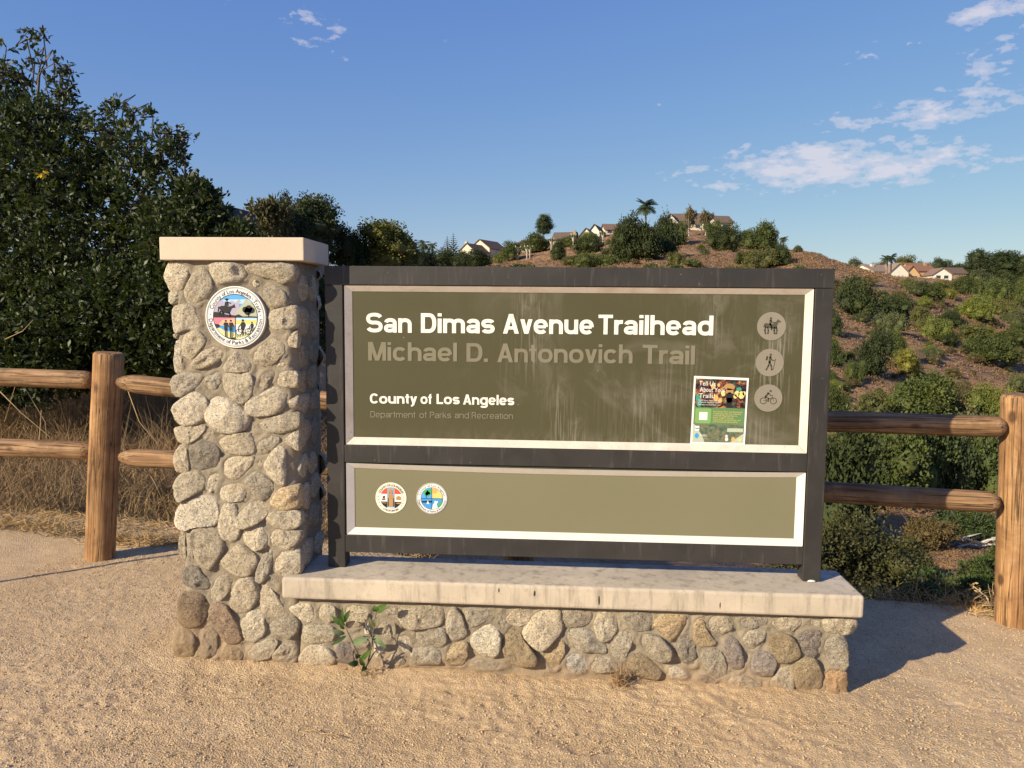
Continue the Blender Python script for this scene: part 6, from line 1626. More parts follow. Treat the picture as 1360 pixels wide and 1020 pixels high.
# layered star-shaped conifer
def norfolk(label, u, vtop, vbase, Y):
    k = Y/FPX; H = (vbase-vtop)*k; p = at(u, Y); z1 = float(unp(u, vtop, 1, Y)[2]); z0 = z1-H; x = float(unp(u, 340, 1, Y)[0])
    t = thing('conifer_tree', label, 'tree', (x, Y, z0))
    link('trunk', mesh(*tube_arrays([(x, Y, z0-1), (x, Y, z1)], [.25, .04], 7), smooth=True), 'grey_bark', t, (x, Y, z0))
    rs2 = np.random.default_rng(int(u)); Q = []
    for i in range(12):
        z = z0+H*(.25+.75*i/12); R = H*.27*(1-i/13)
        for a in np.linspace(0, 2*pi, 8)[:-1]+rs2.uniform(0, 1):
            d = np.array([cos(a), sin(a), .25]); s = np.array([-sin(a), cos(a), 0])
            for j in range(8):
                b0 = np.array([x, Y, z])+d*R*(j+1)/8; w_ = R*.20
                Q.append([b0-s*w_*.5, b0+d*R*.12+np.array([0, 0, w_*.5]), b0+s*w_*.5, b0+np.array([0, 0, -w_*.35])])
    link('foliage', quads(np.array(Q)), 'bush_leaf', t, (x, Y, z0), (0.05, 0.058, 0.04))
norfolk('left of two layered narrow conifers beside the cream house', 594, 313, 354, 190)
norfolk('right of two layered narrow conifers beside the cream house', 602, 309, 354, 190)

# dry scrub covering the slopes: too many to count
def scrub():
    rs2 = np.random.default_rng(3); n = 62000
    u = rs2.uniform(640, 1420, n); Y = np.exp(rs2.uniform(math.log(24), math.log(330), n))
    sel = ((u > 1080) | (Y > 90)); u, Y = u[sel], Y[sel]
    ang = np.arctan((u-680)/FPX)+YAW; X = np.tan(ang)*Y
    dens = fbm(X/14, Y/14, 3, 51)
    sel = dens+rs2.uniform(-.22, .3, len(X)) > -0.05; X, Y = X[sel], Y[sel]; n = len(X); Z = tz(X, Y)
    S = rs2.uniform(0.22, 0.62, n)*np.clip(Y/90, .35, 1.4)
    m_ = 13; base = np.repeat(np.stack([X, Y, Z], 1), m_, 0); s = np.repeat(S, m_)[:, None]
    a = rs2.uniform(0, 2*pi, n*m_); el = rs2.uniform(0.1, 1.4, n*m_)
    d = np.stack([np.cos(a)*np.cos(el), np.sin(a)*np.cos(el), np.sin(el)], 1)
    c0 = base+d*s*np.array([.75, .75, .45])
    t = np.cross(d, rs2.normal(0, 1, d.shape)); t /= np.linalg.norm(t, axis=1)[:, None]; q = np.cross(d, t)
    Q = np.stack([c0-t*s*.10, c0-q*s*.22, c0+t*s*.10, c0+q*s*.22+d*s*.15], 1)
    return quads(Q)
tag(link('dry_scrub', scrub(), 'scrub'), 'low brown dry scrub covering the slopes', None, None, 'stuff')

# brush of the slope behind the sign, which shows only from a step aside
def slope_brush():
    rs2 = np.random.default_rng(44); out = []
    for _ in range(60):
        p = hit(rs2.uniform(600, 1095), rs2.uniform(362, 600)); R = rs2.uniform(12, 30)*p[1]/FPX*.6
        lobes = [(p[0]+rs2.normal(0, .45)*R, p[1]+rs2.normal(0, .4)*R, p[2]+rs2.uniform(.1, .5)*R, R*rs2.uniform(.4, .7)) for _ in range(5)]
        C_, D_ = blob_points(lobes, 900, rs2, .5)
        out.append(leaf_quads(C_, D_, rs2, R*.16, R*.10, .2, .8))
    return quads(np.concatenate(out))
o_ = link('slope_brush', slope_brush(), 'bush_leaf', None, None, MDG)
tag(o_, 'low green brush on the slope hidden behind the sign', None, None, 'stuff')

# ------------------------------------------------------------------ houses
def house(label, u, vground, Y, wpx, eave_px, ridge_px, depth, col, roofc, rot=0.0, gable='front', chimney=None, extras=()):
    """front wall wpx wide at distance Y; gable 'front' shows a triangle, 'side' shows a roof slope"""
    k = Y/FPX; p = unp(u, vground, 1, Y); W, E_h, Rh = wpx*k, eave_px*k, ridge_px*k
    t = thing('house', label, 'house', (p[0], Y, p[2])); t.rotation_euler = (0, 0, rot)
    base = Vector((0, 0, 0))
    def local(name, me, mat, c=None, parent=t):
        if not me.materials: me.materials.append(MATS[mat])
        o = bpy.data.objects.new(name, me); COL.objects.link(o); o.parent = parent
        if c: o.color = (*c, 1)
        return o
    x0, x1 = -W/2, W/2; ov = 0.5; th = 0.22; fnd = -6
    if gable == 'front':
        local('wall', prism([(x0, fnd), (x1, fnd), (x1, E_h), (0, Rh), (x0, E_h)], 0, depth), 'house_wall', col)
        sl = (Rh-E_h)/(W/2)
        for sg in (-1, 1):
            pts = [(0.02*sg, Rh+.03), (sg*(W/2+ov), E_h-ov*sl+.03), (sg*(W/2+ov), E_h-ov*sl+.03+th), (0.02*sg, Rh+.03+th)]
            local('roof', prism(pts, -ov, depth+ov), 'roof_tile', roofc)
    else:
        me = prism([(0, fnd), (depth, fnd), (depth, E_h), (depth/2, Rh), (0, E_h)], x0, x1)
        me.transform(Matrix(((0, 1, 0, 0), (1, 0, 0, 0), (0, 0, 1, 0), (0, 0, 0, 1))))
        bm = bmesh.new(); bm.from_mesh(me); bmesh.ops.recalc_face_normals(bm, faces=bm.faces[:]); bm.to_mesh(me); bm.free()
        local('wall', me, 'house_wall', col)
        sl = (Rh-E_h)/(depth/2)
        for sg in (0, 1):
            a_ = -ov if sg == 0 else depth+ov
            pts = [(depth/2, Rh+.03), (a_, E_h-ov*sl+.03), (a_, E_h-ov*sl+.03+th), (depth/2, Rh+.03+th)]
            me = prism(pts, x0-ov, x1+ov); me.transform(Matrix(((0, 1, 0, 0), (1, 0, 0, 0), (0, 0, 1, 0), (0, 0, 0, 1))))
            bm = bmesh.new(); bm.from_mesh(me); bmesh.ops.recalc_face_normals(bm, faces=bm.faces[:]); bm.to_mesh(me); bm.free()
            local('roof', me, 'roof_tile', roofc)
    if chimney:
        cx_, hh = chimney
        local('chimney', box_mesh(cx_*W-.5, cx_*W+.5, depth*.3, depth*.3+1.0, E_h*.5, hh*k), 'house_wall', tuple(c*.75 for c in col))
    for ex_ in extras:
        if ex_[0] == 'win':
            _, fx, fz, ww, hh = ex_
            cx_, cz_ = fx*W, fz*E_h
            f = local('window', box_mesh(cx_-ww/2-.1, cx_+ww/2+.1, -.08, .05, cz_-hh/2-.1, cz_+hh/2+.1), 'house_wall', (.6, .57, .5))
            local('pane', box_mesh(cx_-ww/2, cx_+ww/2, -.11, -.07, cz_-hh/2, cz_+hh/2), 'window_glass', None, f)
        if ex_[0] == 'beam':
            _, fx, z1f, ww = ex_
            local('timber', box_mesh(fx*W-ww/2, fx*W+ww/2, -.06, .02, 0.1, z1f*k), 'ink_brown')
    return t
RB = (0.20, 0.125, 0.09); RG = (0.165, 0.115, 0.085); RR_ = (0.26, 0.13, 0.085)
CW = (0.62, 0.55, 0.43); WW = (0.70, 0.65, 0.55)
# cream house with brown roof over the sign
house('cream timbered house with a brown gable roof above the left half of the sign', 637, 350, 300, 30, 20, 31, 13, CW, RB, -0.45, 'front', (-.2, 32), (('win', 0, .45, 1.4, 1.6), ('beam', -.25, 17, .5), ('beam', .25, 17, .5), ('win', .3, .5, 1.1, 1.4)))
house('lower cream gabled wing at the left of the timbered house', 620, 350, 290, 22, 17, 26, 11, CW, RB, -0.45, 'front', (-.42, 30), (('win', .1, .5, 1.4, 1.6), ('beam', -.3, 14, .4)))
# middle hill
house('white house with two steep gables on the middle hill', 778, 322, 262, 16, 9, 18, 9, WW, RG, -.25, 'front', None, (('win', 0, .5, 1.4, 1.4),))
house('narrow white gabled wing right of the steep gabled house', 789, 320, 266, 14, 12, 21, 10, WW, RG, -.25, 'front', None, (('win', 0, .5, 1.2, 1.4),))
house('low brown roofed house left of the white gabled house', 748, 324, 275, 28, 6, 16, 9, (.42, .33, .25), RG, -.2, 'side', (.45, 19))
house('long low house with a wide brown roof on the middle hill', 818, 312, 280, 28, 7, 15, 9, CW, RB, 0.1, 'side', None, (('win', -.3, .6, 1.6, 1.0), ('win', .2, .6, 1.6, 1.0)))
house('small white house half hidden at the left foot of the hill', 695, 332, 280, 16, 7, 12, 8, WW, RG, .3, 'front')
house('large cream hilltop house with a broad brown roof, left of the pair', 913, 312, 285, 42, 16, 29, 11, CW, RG, -.12, 'side', None, (('win', -.3, .7, 1.6, 1.4), ('win', .0, .7, 1.6, 1.4), ('win', .3, .7, 1.6, 1.4)))
house('cream gabled front at the left end of the big hilltop houses', 890, 310, 276, 20, 13, 24, 8, WW, RG, -.35, 'front', None, (('win', 0, .6, 1.4, 1.4),))
house('large cream hilltop house, right of the pair', 955, 312, 283, 36, 16, 26, 11, CW, RG, .15, 'side', None, (('win', -.2, .7, 1.6, 1.4), ('win', .2, .7, 1.6, 1.4)))
house('cream gable between the two big hilltop houses', 941, 310, 275, 17, 14, 24, 7, WW, RG, -.15, 'front', None, (('win', 0, .6, 1.2, 1.4),))
# far right row
house('long white far house with pale brown roof behind the two palms', 1178, 372, 275, 40, 11, 20, 12, WW, (0.30, 0.21, 0.16), .32, 'side', (-.28, 21), (('win', -.2, .4, 1.4, 1.0),))
house('white gable end of the far house behind the two palms', 1193, 372, 272, 26, 9, 21, 9, WW, (0.30, 0.21, 0.16), .1, 'front')
house('far house with a peach coloured gable and red-brown roof', 1211, 371, 276, 20, 6, 17, 10, (.62, .40, .20), RR_, .1, 'front', None, (('win', .1, .35, 2.2, 1.2),))
house('far house with a wide red tiled roof beside the peach gable', 1227, 368, 288, 30, 8, 18, 10, (.45, .30, .2), RR_, .15, 'side', (.3, 19))
house('small white far house with a low gable right of the red roofs', 1251, 371, 280, 24, 6, 14, 8, WW, (0.25, 0.16, 0.12), 0, 'front', None, (('win', -.2, .5, 1.4, 1.0), ('win', .2, .5, 1.4, 1.0)))
house('dark roofed far house at the right end of the far row', 1270, 369, 292, 24, 6, 13, 8, (.25, .18, .14), (0.15, 0.10, 0.08), 0, 'side')
house('peach far house peeking out behind the conifer-like tree', 1308, 366, 320, 12, 8, 14, 8, (.55, .36, .22), RR_, 0, 'front')
house('far white wall and pergola at the end of the ridge', 1054, 336, 300, 22, 4, 5.5, 6, (.6, .58, .55), (.45, .42, .4), 0, 'side')
# left: roofs behind the big dark tree
house('grey-brown gabled house half hidden behind the dark tree left of the pillar', 284, 315, 55, 42, 22, 42, 9, (.17, .13, .11), (0.075, 0.06, 0.055), -.1, 'front')
house('brown roofed house behind the brownish tree over the pillar cap', 352, 335, 62, 58, 40, 60, 9, (.26, .19, .15), (0.15, 0.105, 0.085), -.1, 'side')

# ------------------------------------------------------------------ big dark tree at the left
def big_tree(name, label, base, lobes_px, n_ros, seed, leafc, extra=()):
    """lobes_px: (u, v, radius in px, depth) surveyed clumps of the crown"""
    rs2 = np.random.default_rng(seed); rr = random.Random(seed)
    lobes = []
    for (u, v, r, Y) in lobes_px:
        p = unp(u, v, 1, Y); lobes.append((p[0], p[1], p[2], r*Y/FPX))
    t = thing(name, label, 'tree', base)
    A_ = Acc(); B = np.array(base, float)
    fork = B+np.array([0.1, 0, 0.9])
    A_.tube([B-np.array([0, 0, .3]), B+np.array([.03, 0, .5]), fork], [.16, .13, .11], 9)
    Cc, D = blob_points(lobes, n_ros, rs2, 0.35, 0.95, -0.95)
    Ca, Da = blob_points(lobes, n_ros//2, rs2, 0.85, 0.95, -0.95)
    Cc = np.concatenate([Cc, Ca]); D = np.concatenate([D, Da])
    # fringe: clear gaps near the outline
    T_ = Acc()
    for j, (x, y, z, r) in enumerate(lobes):
        c = np.array([x, y, z]); m1 = fork+(c-fork)*.5+np.array([rr.uniform(-.2, .2), rr.uniform(-.2, .2), rr.uniform(-.15, .1)])
        if r < .17: T_.tube([c+np.array([rr.uniform(-.1, .1), 0, -r-.25]), c+np.array([0, 0, -r*.4]), c], [.010, .007, .004], 4)
        else: A_.tube([fork, m1, c], [.060, .034, .010], 6)
        near = np.argsort(((Cc-c)**2).sum(1))[:60]
        for q in rr.sample(list(near), min(22, len(near)))+[int(i) for i in rs2.choice(len(Cc), 3)]:
            e_ = Cc[q]
            if np.linalg.norm(e_-c) > r*1.4: continue
            md = (c+e_)/2+rs2.normal(0, .05, 3)*1.2
            T_.tube([c, md, e_], [.010, .007, .004], 4)
    for (pts, rad) in extra:
        P3 = [unp(u, v, 1, Y) for (u, v, Y) in pts]; T_.tube(P3, [rad*(1-.6*i/len(P3)) for i in range(len(P3))], 5)
    link('trunk', A_.mesh(True), 'grey_bark', t, base)
    link('twigs', T_.mesh(True), 'grey_bark', t, base)
    k = 9; idx = np.repeat(np.arange(len(Cc)), k)
    base_p = Cc[idx]+rs2.normal(0, .016, (len(idx), 3))
    Q = leaf_quads(base_p, D[idx]*0.5, rs2, .068, .030, .35, .8, .1)
    me = quads(Q)
    link('crown', me, 'broad_leaf', t, base, leafc)
    return t
LB = [(-15, 165, 72, 8.3), (-90, 200, 150, 8.8), (15, 235, 105, 8.2), (70, 215, 80, 8.1), (60, 300, 110, 8.0), (-20, 370, 130, 8.2), (-120, 380, 160, 8.6), (120, 300, 85, 8.0), (175, 215, 52, 8.0), (150, 180, 36, 8.0), (215, 215, 34, 7.9), (190, 270, 60, 7.9),
      (110, 385, 100, 7.9), (40, 440, 90, 7.8), (200, 345, 70, 7.9), (8, 100, 20, 8.2), (80, 150, 27, 8.2), (45, 172, 38, 8.1), (112, 198, 38, 8.1), (150, 440, 80, 7.8), (-60, 460, 100, 7.9), (-210, 300, 180, 9.2)]
TUFT = [(8, 62, 11, 8.2), (36, 52, 11, 8.2), (58, 47, 9, 8.2), (46, 78, 12, 8.2), (72, 72, 7, 8.2), (56, 72, 8, 8.2), (78, 90, 10, 8.2), (93, 92, 8, 8.2), (82, 105, 6, 8.2), (62, 115, 13, 8.2), (86, 122, 12, 8.2), (30, 100, 14, 8.2), (124, 150, 9, 8), (148, 137, 9, 8), (165, 134, 8, 8), (178, 150, 9, 8), (203, 155, 11, 7.9), (228, 168, 9, 7.9), (242, 178, 9, 7.9), (250, 182, 7, 7.9), (235, 196, 10, 7.9), (212, 178, 10, 7.9), (246, 202, 6, 7.9)]
EXT = [([(48, 160, 8.2), (52, 100, 8.2), (62, 78, 8.2), (70, 66, 8.2)], .016), ([(52, 100, 8.2), (36, 92, 8.2), (22, 84, 8.2)], .008), ([(54, 94, 8.2), (72, 84, 8.2), (80, 92, 8.2)], .008), ([(160, 190, 8), (170, 160, 8), (176, 152, 8)], .010), ([(200, 200, 7.9), (222, 176, 7.9), (240, 172, 7.9)], .010), ([(215, 200, 7.9), (240, 192, 7.9), (250, 184, 7.9)], .007)]
b1 = at(40, 8.4)
big_tree('leafy_tree', 'large dense dark green broadleaf tree filling the left side behind the fence', (b1[0], b1[1], b1[2]), LB+TUFT, 8200, 4, (0.044, 0.057, 0.019), EXT)
LB2 = [(250, 330, 62, 7.4), (290, 330, 42, 7.4), (270, 285, 34, 7.4), (262, 262, 22, 7.4), (318, 318, 24, 7.3), (240, 410, 70, 7.3), (180, 420, 80, 7.5), (225, 300, 40, 7.5), (330, 330, 22, 7.3), (120, 450, 70, 7.4), (290, 400, 70, 7.6), (60, 470, 70, 7.3), (-10, 470, 80, 7.4), (330, 400, 60, 8.0), (400, 420, 60, 8.4),
       (246, 245, 10, 7.4), (258, 238, 7, 7.4), (283, 268, 10, 7.4), (270, 250, 9, 7.4), (240, 455, 50, 7.3), (185, 470, 40, 7.3)]
b2 = at(250, 7.6)
big_tree('leafy_tree', 'smaller dark green broadleaf tree just behind the stone pillar', (b2[0], b2[1], b2[2]), LB2, 5200, 9, (0.038, 0.050, 0.017))
# sprig of yellow leaves
yl = unp(57, 230, 1, 7.0)
rs2 = np.random.default_rng(31)
Q = leaf_quads(yl+rs2.normal(0, .024, (14, 3)), rs2.normal(0, 1, (14, 3)), rs2, .05, .022, -.2, .6)
tag(link('yellow_leaf_sprig', quads(Q), 'broad_leaf', None, tuple(yl), (0.55, 0.36, 0.02)), 'small sprig of yellow leaves caught in the big dark tree', 'leaves')

# ------------------------------------------------------------------ nearer bushes on the right
def near_bush(name, label, base, R, Hh, n, leaf, col, seed, twigs=10, twc='dry_twig'):
    rs2 = np.random.default_rng(seed); lobes = []
    for k in range(14):
        a = rs2.uniform(0, 2*pi); q = rs2.uniform(.1, .8); z = Hh*rs2.uniform(.2, .8)*(1.1-.45*q)
        lobes.append((base[0]+cos(a)*q*R, base[1]+sin(a)*q*R*.8, base[2]+z, R*rs2.uniform(.25, .42)))
    lobes.append((base[0], base[1], base[2]+Hh*.4, R*.6))
    Cc, D = blob_points(lobes, n//10, rs2, .45, Hh/R*.55 if Hh < R*1.4 else 1.0, -.8)
    t = thing(name, label, 'bush', tuple(base))
    idx = rs2.integers(0, len(Cc), n)
    P_ = Cc[idx]+rs2.normal(0, R*.035, (n, 3))
    Q = leaf_quads(P_, D[idx]*.6, rs2, leaf, leaf*.5, .3, .8)
    link('foliage', join_me([quads(Q), inner_blobs(lobes, .42, Hh/R*.55 if Hh < R*1.4 else 1.0)]), 'near_bush_leaf', t, tuple(base), col)
    A_ = Acc(); rr = random.Random(seed)
    for q in range(twigs):
        a = rr.uniform(0, 6.28); d = np.array([cos(a), sin(a)*.8, rr.uniform(.5, 1.4)]); e_ = np.array(base)+d*R*rr.uniform(.7, 1.0)
        A_.tube([base, np.array(base)+d*R*.45+rs2.normal(0, .05, 3), e_], [.02*R, .012*R, .005*R], 5)
    link('stems', A_.mesh(True), 'grey_bark', t, tuple(base))
    return t
def atz(u, Y): p = at(u, Y); return np.array([p[0], Y, p[2]])
near_bush('leafy_bush', 'big olive-brown bush below the lower rail beside the sign post', atz(1128, 10.5), 1.0, 2.15, 26000, .055, (0.062, 0.062, 0.024), 61)
near_bush('leafy_bush', 'darker bush at the right side of the big olive one below the lower rail', atz(1180, 11.5), .75, 1.85, 20000, .055, (0.045, 0.052, 0.02), 62)
near_bush('leafy_bush', 'low bright green bush just past the edge of the dirt below the lower rail', atz(1262, 7.0), .62, .85, 18000, .035, (0.055, 0.082, 0.022), 63)
near_bush('leafy_bush', 'green bush next to the right fence post just past the edge of the dirt', atz(1312, 6.6), .42, .80, 12000, .035, (0.05, 0.076, 0.022), 64)
near_bush('leafy_bush', 'mid green bush in the canyon below the lower rail near the right post', atz(1345, 17), 1.0, 1.5, 9000, .08, (0.055, 0.08, 0.024), 65)
near_bush('leafy_bush', 'dark bush in the canyon below the lower rail, left of the dead branches', atz(1228, 25), .9, 1.0, 7000, .10, (0.03, 0.036, 0.018), 66)
near_bush('leafy_bush', 'dry orange-brown bush in the canyon just under the lower rail', atz(1250, 33), 1.5, 1.7, 8000, .11, (0.12, 0.088, 0.04), 67)
near_bush('leafy_bush', 'green bush in the canyon behind the dead branches', atz(1312, 36), 1.7, 1.9, 8000, .12, (0.05, 0.075, 0.025), 68)
near_bush('leafy_bush', 'bush under the sign at the canyon edge seen below the lower rail end', atz(1100, 6.8), .5, .7, 7000, .035, (0.05, 0.05, 0.022), 69)
# bleached dead branches on the canyon floor
dbp = hit(1280, 726)
dt = thing('dead_branches', 'heap of bleached dead branches lying on the canyon floor', 'branches', tuple(dbp))
rr = random.Random(8)
for q in range(9):
    a = rr.uniform(-.5, .5)+(pi if rr.random() < .4 else 0); L_ = rr.uniform(.6, 1.5)*dbp[1]/25
    s0 = dbp+np.array([rr.uniform(-.9, .9), rr.uniform(-.4, .4), .08]); e_ = s0+np.array([cos(a)*L_, sin(a)*L_*.4, rr.uniform(0, .8)*L_*.6])
    link('branch', mesh(*tube_arrays([s0, (s0+e_)/2+np.array([0, 0, .1]), e_], [.06, .05, .02], 6), smooth=True), 'pale_bark', dt, tuple(s0))

# ------------------------------------------------------------------ dry weeds, brush, grass
def ribbons(roots, dirs, L_, w0, rs2, seg=4, droop=.5, wob=.12):
    """thin curved blades as chains of quads"""
    n = len(roots); P_ = roots.copy(); d = dirs/np.linalg.norm(dirs, axis=1)[:, None]; Q = []
    side = np.cross(d, rs2.normal(0, 1, (n, 3))); side /= np.linalg.norm(side, axis=1)[:, None]+1e-9
    for s in range(seg):
        wa = w0*(1-s/seg)+w0*.15; wb = w0*(1-(s+1)/seg)+w0*.15
        d2 = d+rs2.normal(0, wob, (n, 3)); d2[:, 2] -= droop*(s+1)/seg*.4; d2 /= np.linalg.norm(d2, axis=1)[:, None]
        N = P_+d2*(L_/seg)[:, None]
        Q.append(np.stack([P_-side*wa/2, P_+side*wa/2, N+side*wb/2, N-side*wb/2], 1))
        P_ = N; d = d2
    return quads(np.concatenate(Q))
def scatter_on(n, x0, x1, y0, y1, rs2, f=tz):
    X = rs2.uniform(x0, x1, n); Y = rs2.uniform(y0, y1, n)
    return X, Y
# tangle of dead brush behind the left fence
rs2 = np.random.default_rng(15); n = 42000
Y = rs2.uniform(5.3, 11.0, n); X = rs2.uniform(-7.0, -0.9, n)
Z = np.maximum(tz(X, Y), -0.3); R_ = np.stack([X, Y, Z], 1)
D = rs2.normal(0, .55, (n, 3)); D[:, 2] = rs2.uniform(.3, 1.1, n)
Ln = rs2.uniform(.3, .95, n)*np.clip(.6+.6*fbm(X*.9, Y*.9, 2, 8)+.35*(Y-5.2)/2, .35, 1.3)
tag(link('dead_brush', ribbons(R_, D, Ln, .0055, rs2, 4, .5, .22), 'dry_twig'), 'tangle of dead brown brush behind the left fence', None, None, 'stuff')
n = 9000; Y = rs2.uniform(5.02, 6.8, n); X = rs2.uniform(-5.6, -0.9, n); Z = np.maximum(tz(X, Y), -.25)
D = rs2.normal(0, .5, (n, 3)); D[:, 2] = rs2.uniform(.5, 1.1, n); Ln = rs2.uniform(.10, .42, n)
tag(link('dry_grass', ribbons(np.stack([X, Y, Z], 1), D, Ln, .0045, rs2, 3, .7, .15), 'dry_straw'), 'pale dry grass standing before the dead brush', None, None, 'stuff')
# a few long bare pale stems arching through it
st = thing('bare_stems', 'long pale bare stems arching up through the dead brush by the left post', 'stems', tuple(at(60, 5.9)))
for pts in ([(6, 560, 6), (24, 500, 6), (60, 560, 5.95), (70, 660, 5.9)], [(55, 545, 5.8), (52, 590, 5.8), (70, 650, 5.8)], [(163, 500, 5.7), (185, 560, 5.7), (210, 590, 5.7), (222, 640, 5.7)], [(0, 520, 5.8), (28, 548, 5.8), (66, 580, 5.8), (76, 640, 5.8)], [(180, 600, 5.6), (205, 640, 5.6), (228, 690, 5.6)], [(8, 450, 6.4), (30, 440, 6.4), (44, 425, 6.4)]):
    link('stem', mesh(*tube_arrays([unp(u, v, 1, Yy) for u, v, Yy in pts], [.0035, .0035, .003, .002][:len(pts)], 5), smooth=True), 'dry_straw', st, tuple(unp(pts[0][0], pts[0][1], 1, pts[0][2])))
# litter strip along the pad edge
n = 13000; X = rs2.uniform(-5.2, -1.5, n); Y = np.where(rs2.random(n) < .45, 4.72+.12*np.sin(X*3)+rs2.normal(0, .06, n), edge_y(X)+rs2.normal(0.02, .17, n))
Z = gz(X, Y)-1.1*np.clip((Y-edge_y(X))/.45, 0, 1)**1.5+.004
D = rs2.normal(0, 1, (n, 3)); D[:, 2] = np.abs(D[:, 2])*.35
tag(link('straw_litter', ribbons(np.stack([X, Y, Z], 1), D, rs2.uniform(.03, .14, n), .004, rs2, 2, .8, .2), 'dry_straw'), 'dry straw litter along the edge of the dirt at the left', None, None, 'stuff')
# weeds past the right edge and at the foot of the right post
n = 6000; X = rs2.uniform(1.35, 3.0, n); Y = edge_y(X)+rs2.uniform(-.01, .9, n)
Z = np.where(Y < edge_y(X)+.42, gz(X, Y)-1.1*np.clip((Y-edge_y(X))/.45, 0, 1)**1.5, tz(X, Y))
D = rs2.normal(0, .6, (n, 3)); D[:, 2] = rs2.uniform(.3, 1, n)
tag(link('edge_weeds', ribbons(np.stack([X, Y, Z], 1), D, rs2.uniform(.05, .26, n), .005, rs2, 3, .6, .2), 'dry_twig'), 'short brown weeds along the edge of the dirt at the right', None, None, 'stuff')
rp = unp(1308, 812, 2, -.03); n = 420
R_ = np.stack([rs2.normal(rp[0], .09, n), rs2.normal(rp[1], .05, n), np.full(n, -.03)], 1); D = rs2.normal(0, .8, (n, 3)); D[:, 2] = rs2.uniform(.05, .7, n)
tag(link('dry_weed', ribbons(R_, D, rs2.uniform(.04, .15, n), .006, rs2, 3, .8, .3), 'dry_straw', None, (rp[0], rp[1], -.03)), 'clump of dry straw-coloured weed at the foot of the right fence post', 'weed')
w2 = thing('seed_stalk', 'pale curved dry seed stalk leaning by the right fence post', 'stalk', (rp[0], rp[1], -.03))
pts = [unp(u, v, 1, rp[1]) for u, v in ((1318, 812), (1310, 792), (1302, 786), (1292, 778))]
link('stem', mesh(*tube_arrays(pts, [.004, .003, .003, .002], 5), smooth=True), 'pale_bark', w2, tuple(pts[0]))
Q = leaf_quads(np.array(pts[1:]).repeat(7, 0)+rs2.normal(0, .008, (21, 3)), rs2.normal(0, 1, (21, 3)), rs2, .022, .012)
link('seed_heads', quads(Q), 'dry_straw', w2, tuple(pts[1]))
# dry tuft in the crack of the wall
tp = unp(822, 912, 2, .0); n = 150
R_ = np.stack([rs2.normal(tp[0], .012, n), np.full(n, PY-.05)+rs2.normal(0, .012, n), rs2.uniform(-.01, .05, n)], 1); D = rs2.normal(0, .35, (n, 3)); D[:, 2] = rs2.uniform(.2, 1.2, n); D[:, 1] -= .25
tag(link('dry_weed', ribbons(R_, D, rs2.uniform(.03, .10, n), .003, rs2, 3, .8, .3), 'dry_twig', None, (tp[0], PY-.05, 0)), 'small dead brown tuft growing from a joint at the foot of the stone wall', 'weed')
# young leafy plant at the foot of the wall
pb = unp(482, 888, 1, 3.0)
yp = thing('young_plant', 'young green plant with long oval leaves growing against the stone wall', 'plant', tuple(pb))
YP = lambda u, v, dy=0: unp(u, v, 1, 2.985+dy)
for i, pts in enumerate([[(484, 886), (472, 862), (463, 842), (457, 828)], [(488, 882), (494, 858), (496, 836), (500, 812)], [(496, 850), (488, 834), (484, 822)], [(486, 886), (496, 868), (503, 860)]]):
    link('stem', mesh(*tube_arrays([YP(u, v, -.004*k) for k, (u, v) in enumerate(pts)], [.0032, .0028, .0024, .0018][:len(pts)], 6), smooth=True), 'grey_bark' if i else 'palm_bark', yp, tuple(YP(*pts[0])))
def long_leaf(u0, v0, u1, v1, wpx, dy, col):
    a, b_ = YP(u0, v0), YP(u1, v1, dy); ax = b_-a; L_ = np.linalg.norm(ax); ax /= L_
    s = np.cross(ax, (0, -1, .25)); s /= np.linalg.norm(s); nn_ = np.cross(s, ax); V = []; F_ = []; W = wpx*3.0/FPX/2*1.25
    N = 7
    for i in range(N+1):
        t = i/N; w_ = W*sin(pi*min(1, .06+t*.94))**.7*(1-.15*t) if 0 < t < 1 else W*.08; c = a+ax*L_*t+nn_*.006*sin(pi*t)
        V += [c-s*w_+nn_*w_*.3, c, c+s*w_+nn_*w_*.3]
        if i: o = 3*(i-1); F_ += [(o, o+1, o+4, o+3), (o+1, o+2, o+5, o+4)]
    link('leaf', mesh(V, F_, True), 'near_bush_leaf', yp, tuple(a), col)
GA, GB, GC = (0.060, 0.115, 0.030), (0.045, 0.080, 0.030), (0.115, 0.16, 0.095)
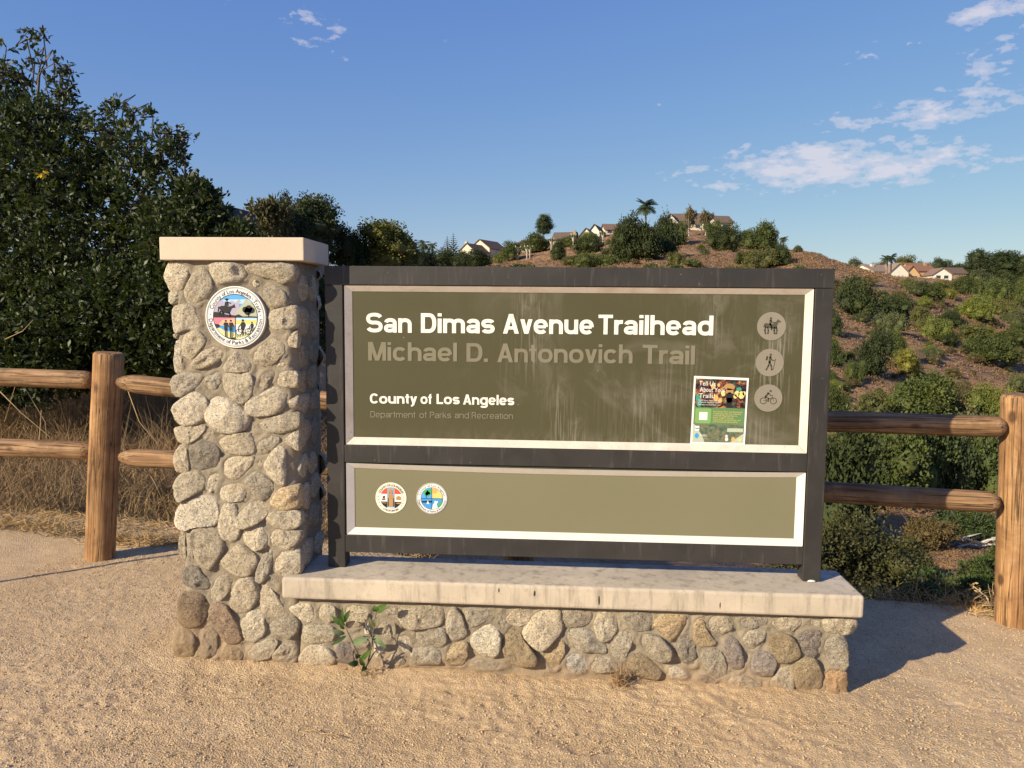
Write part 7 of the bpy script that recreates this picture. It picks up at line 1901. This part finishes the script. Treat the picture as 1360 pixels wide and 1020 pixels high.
for q in [(458, 842, 441, 836, 6, -.02, GC), (460, 844, 441, 857, 5, -.02, GB), (457, 830, 441, 818, 7, -.01, GA), (456, 830, 455, 806, 4.5, -.01, GA), (457, 826, 465, 810, 6, -.01, GB), (460, 832, 472, 825, 8, -.02, (0.055, 0.04, 0.045)),
          (467, 855, 490, 846, 8, -.03, GC), (496, 844, 513, 860, 6.5, -.02, GC), (500, 812, 514, 803, 9, -.02, GA), (500, 812, 497, 803, 7, -.01, GA), (478, 872, 472, 868, 7, -.02, GB), (480, 876, 494, 862, 6, -.03, GA),
          (476, 880, 462, 882, 7, -.03, GB), (484, 884, 478, 872, 6, -.03, GA), (496, 836, 490, 820, 5, -.01, (.14, .15, .08)), (496, 832, 504, 818, 6, -.01, (.20, .19, .13)), (486, 886, 480, 892, 7, -.04, GB), (457, 836, 451, 822, 5, -.02, GA)]:
    long_leaf(*q)
n = 90; R_ = np.stack([rs2.normal(YP(488, 885)[0], .022, n), np.full(n, 2.99)+rs2.normal(0, .012, n), rs2.uniform(0, .03, n)], 1); D = rs2.normal(0, .8, (n, 3)); D[:, 2] = rs2.uniform(.0, 1, n)
link('dead_twigs', ribbons(R_, D, rs2.uniform(.02, .07, n), .0026, rs2, 3, .6, .3), 'dry_twig', yp, tuple(pb))
n = 70; c = unp(466, 890, 2, .012); R_ = np.stack([rs2.normal(c[0], .035, n), rs2.normal(c[1]-.02, .018, n), np.full(n, .016)+rs2.uniform(0, .01, n)], 1); D = rs2.normal(0, 1, (n, 3)); D[:, 2] = rs2.uniform(0, .3, n)
tag(link('fallen_leaves', ribbons(R_, D, rs2.uniform(.015, .05, n), .006, rs2, 2, .4, .3), flat_mat('rust_leaf', (0.42, 0.20, 0.07), .8), None, (c[0], c[1], 0)), 'rust-coloured dead leaves beside the young plant', None, None, 'stuff')
# single straws lying on the dirt
for i, (u0, v0, u1, v1) in enumerate([(300, 934, 318, 935), (408, 976, 425, 980), (425, 980, 460, 986), (576, 919, 594, 925), (700, 889, 727, 893), (634, 972, 658, 974)]):
    a_, b_ = unp(u0, v0, 2, .012), unp(u1, v1, 2, .012)
    a_[2] = float(gz(a_[0], a_[1]))+.006; b_[2] = float(gz(b_[0], b_[1]))+.010
    o = link('straw', mesh(*tube_arrays([a_, (a_+b_)/2+np.array([0, .003, .004]), b_], [.0014, .0016, .0010], 5), smooth=True), 'dry_straw', None, tuple(a_))
    tag(o, ['short pale straw on the dirt below the dark stones of the pillar foot', 'pale straw on the dirt at the lower left, left half of a bent pair', 'pale straw on the dirt at the lower left, right half of a bent pair', 'pale straw on the dirt below the stone with the cream face', 'pale straw touching the foot of the stone wall at its middle', 'pale straw on the dirt lowest in the middle of the picture'][i], 'straw', 'straws lying on the dirt')
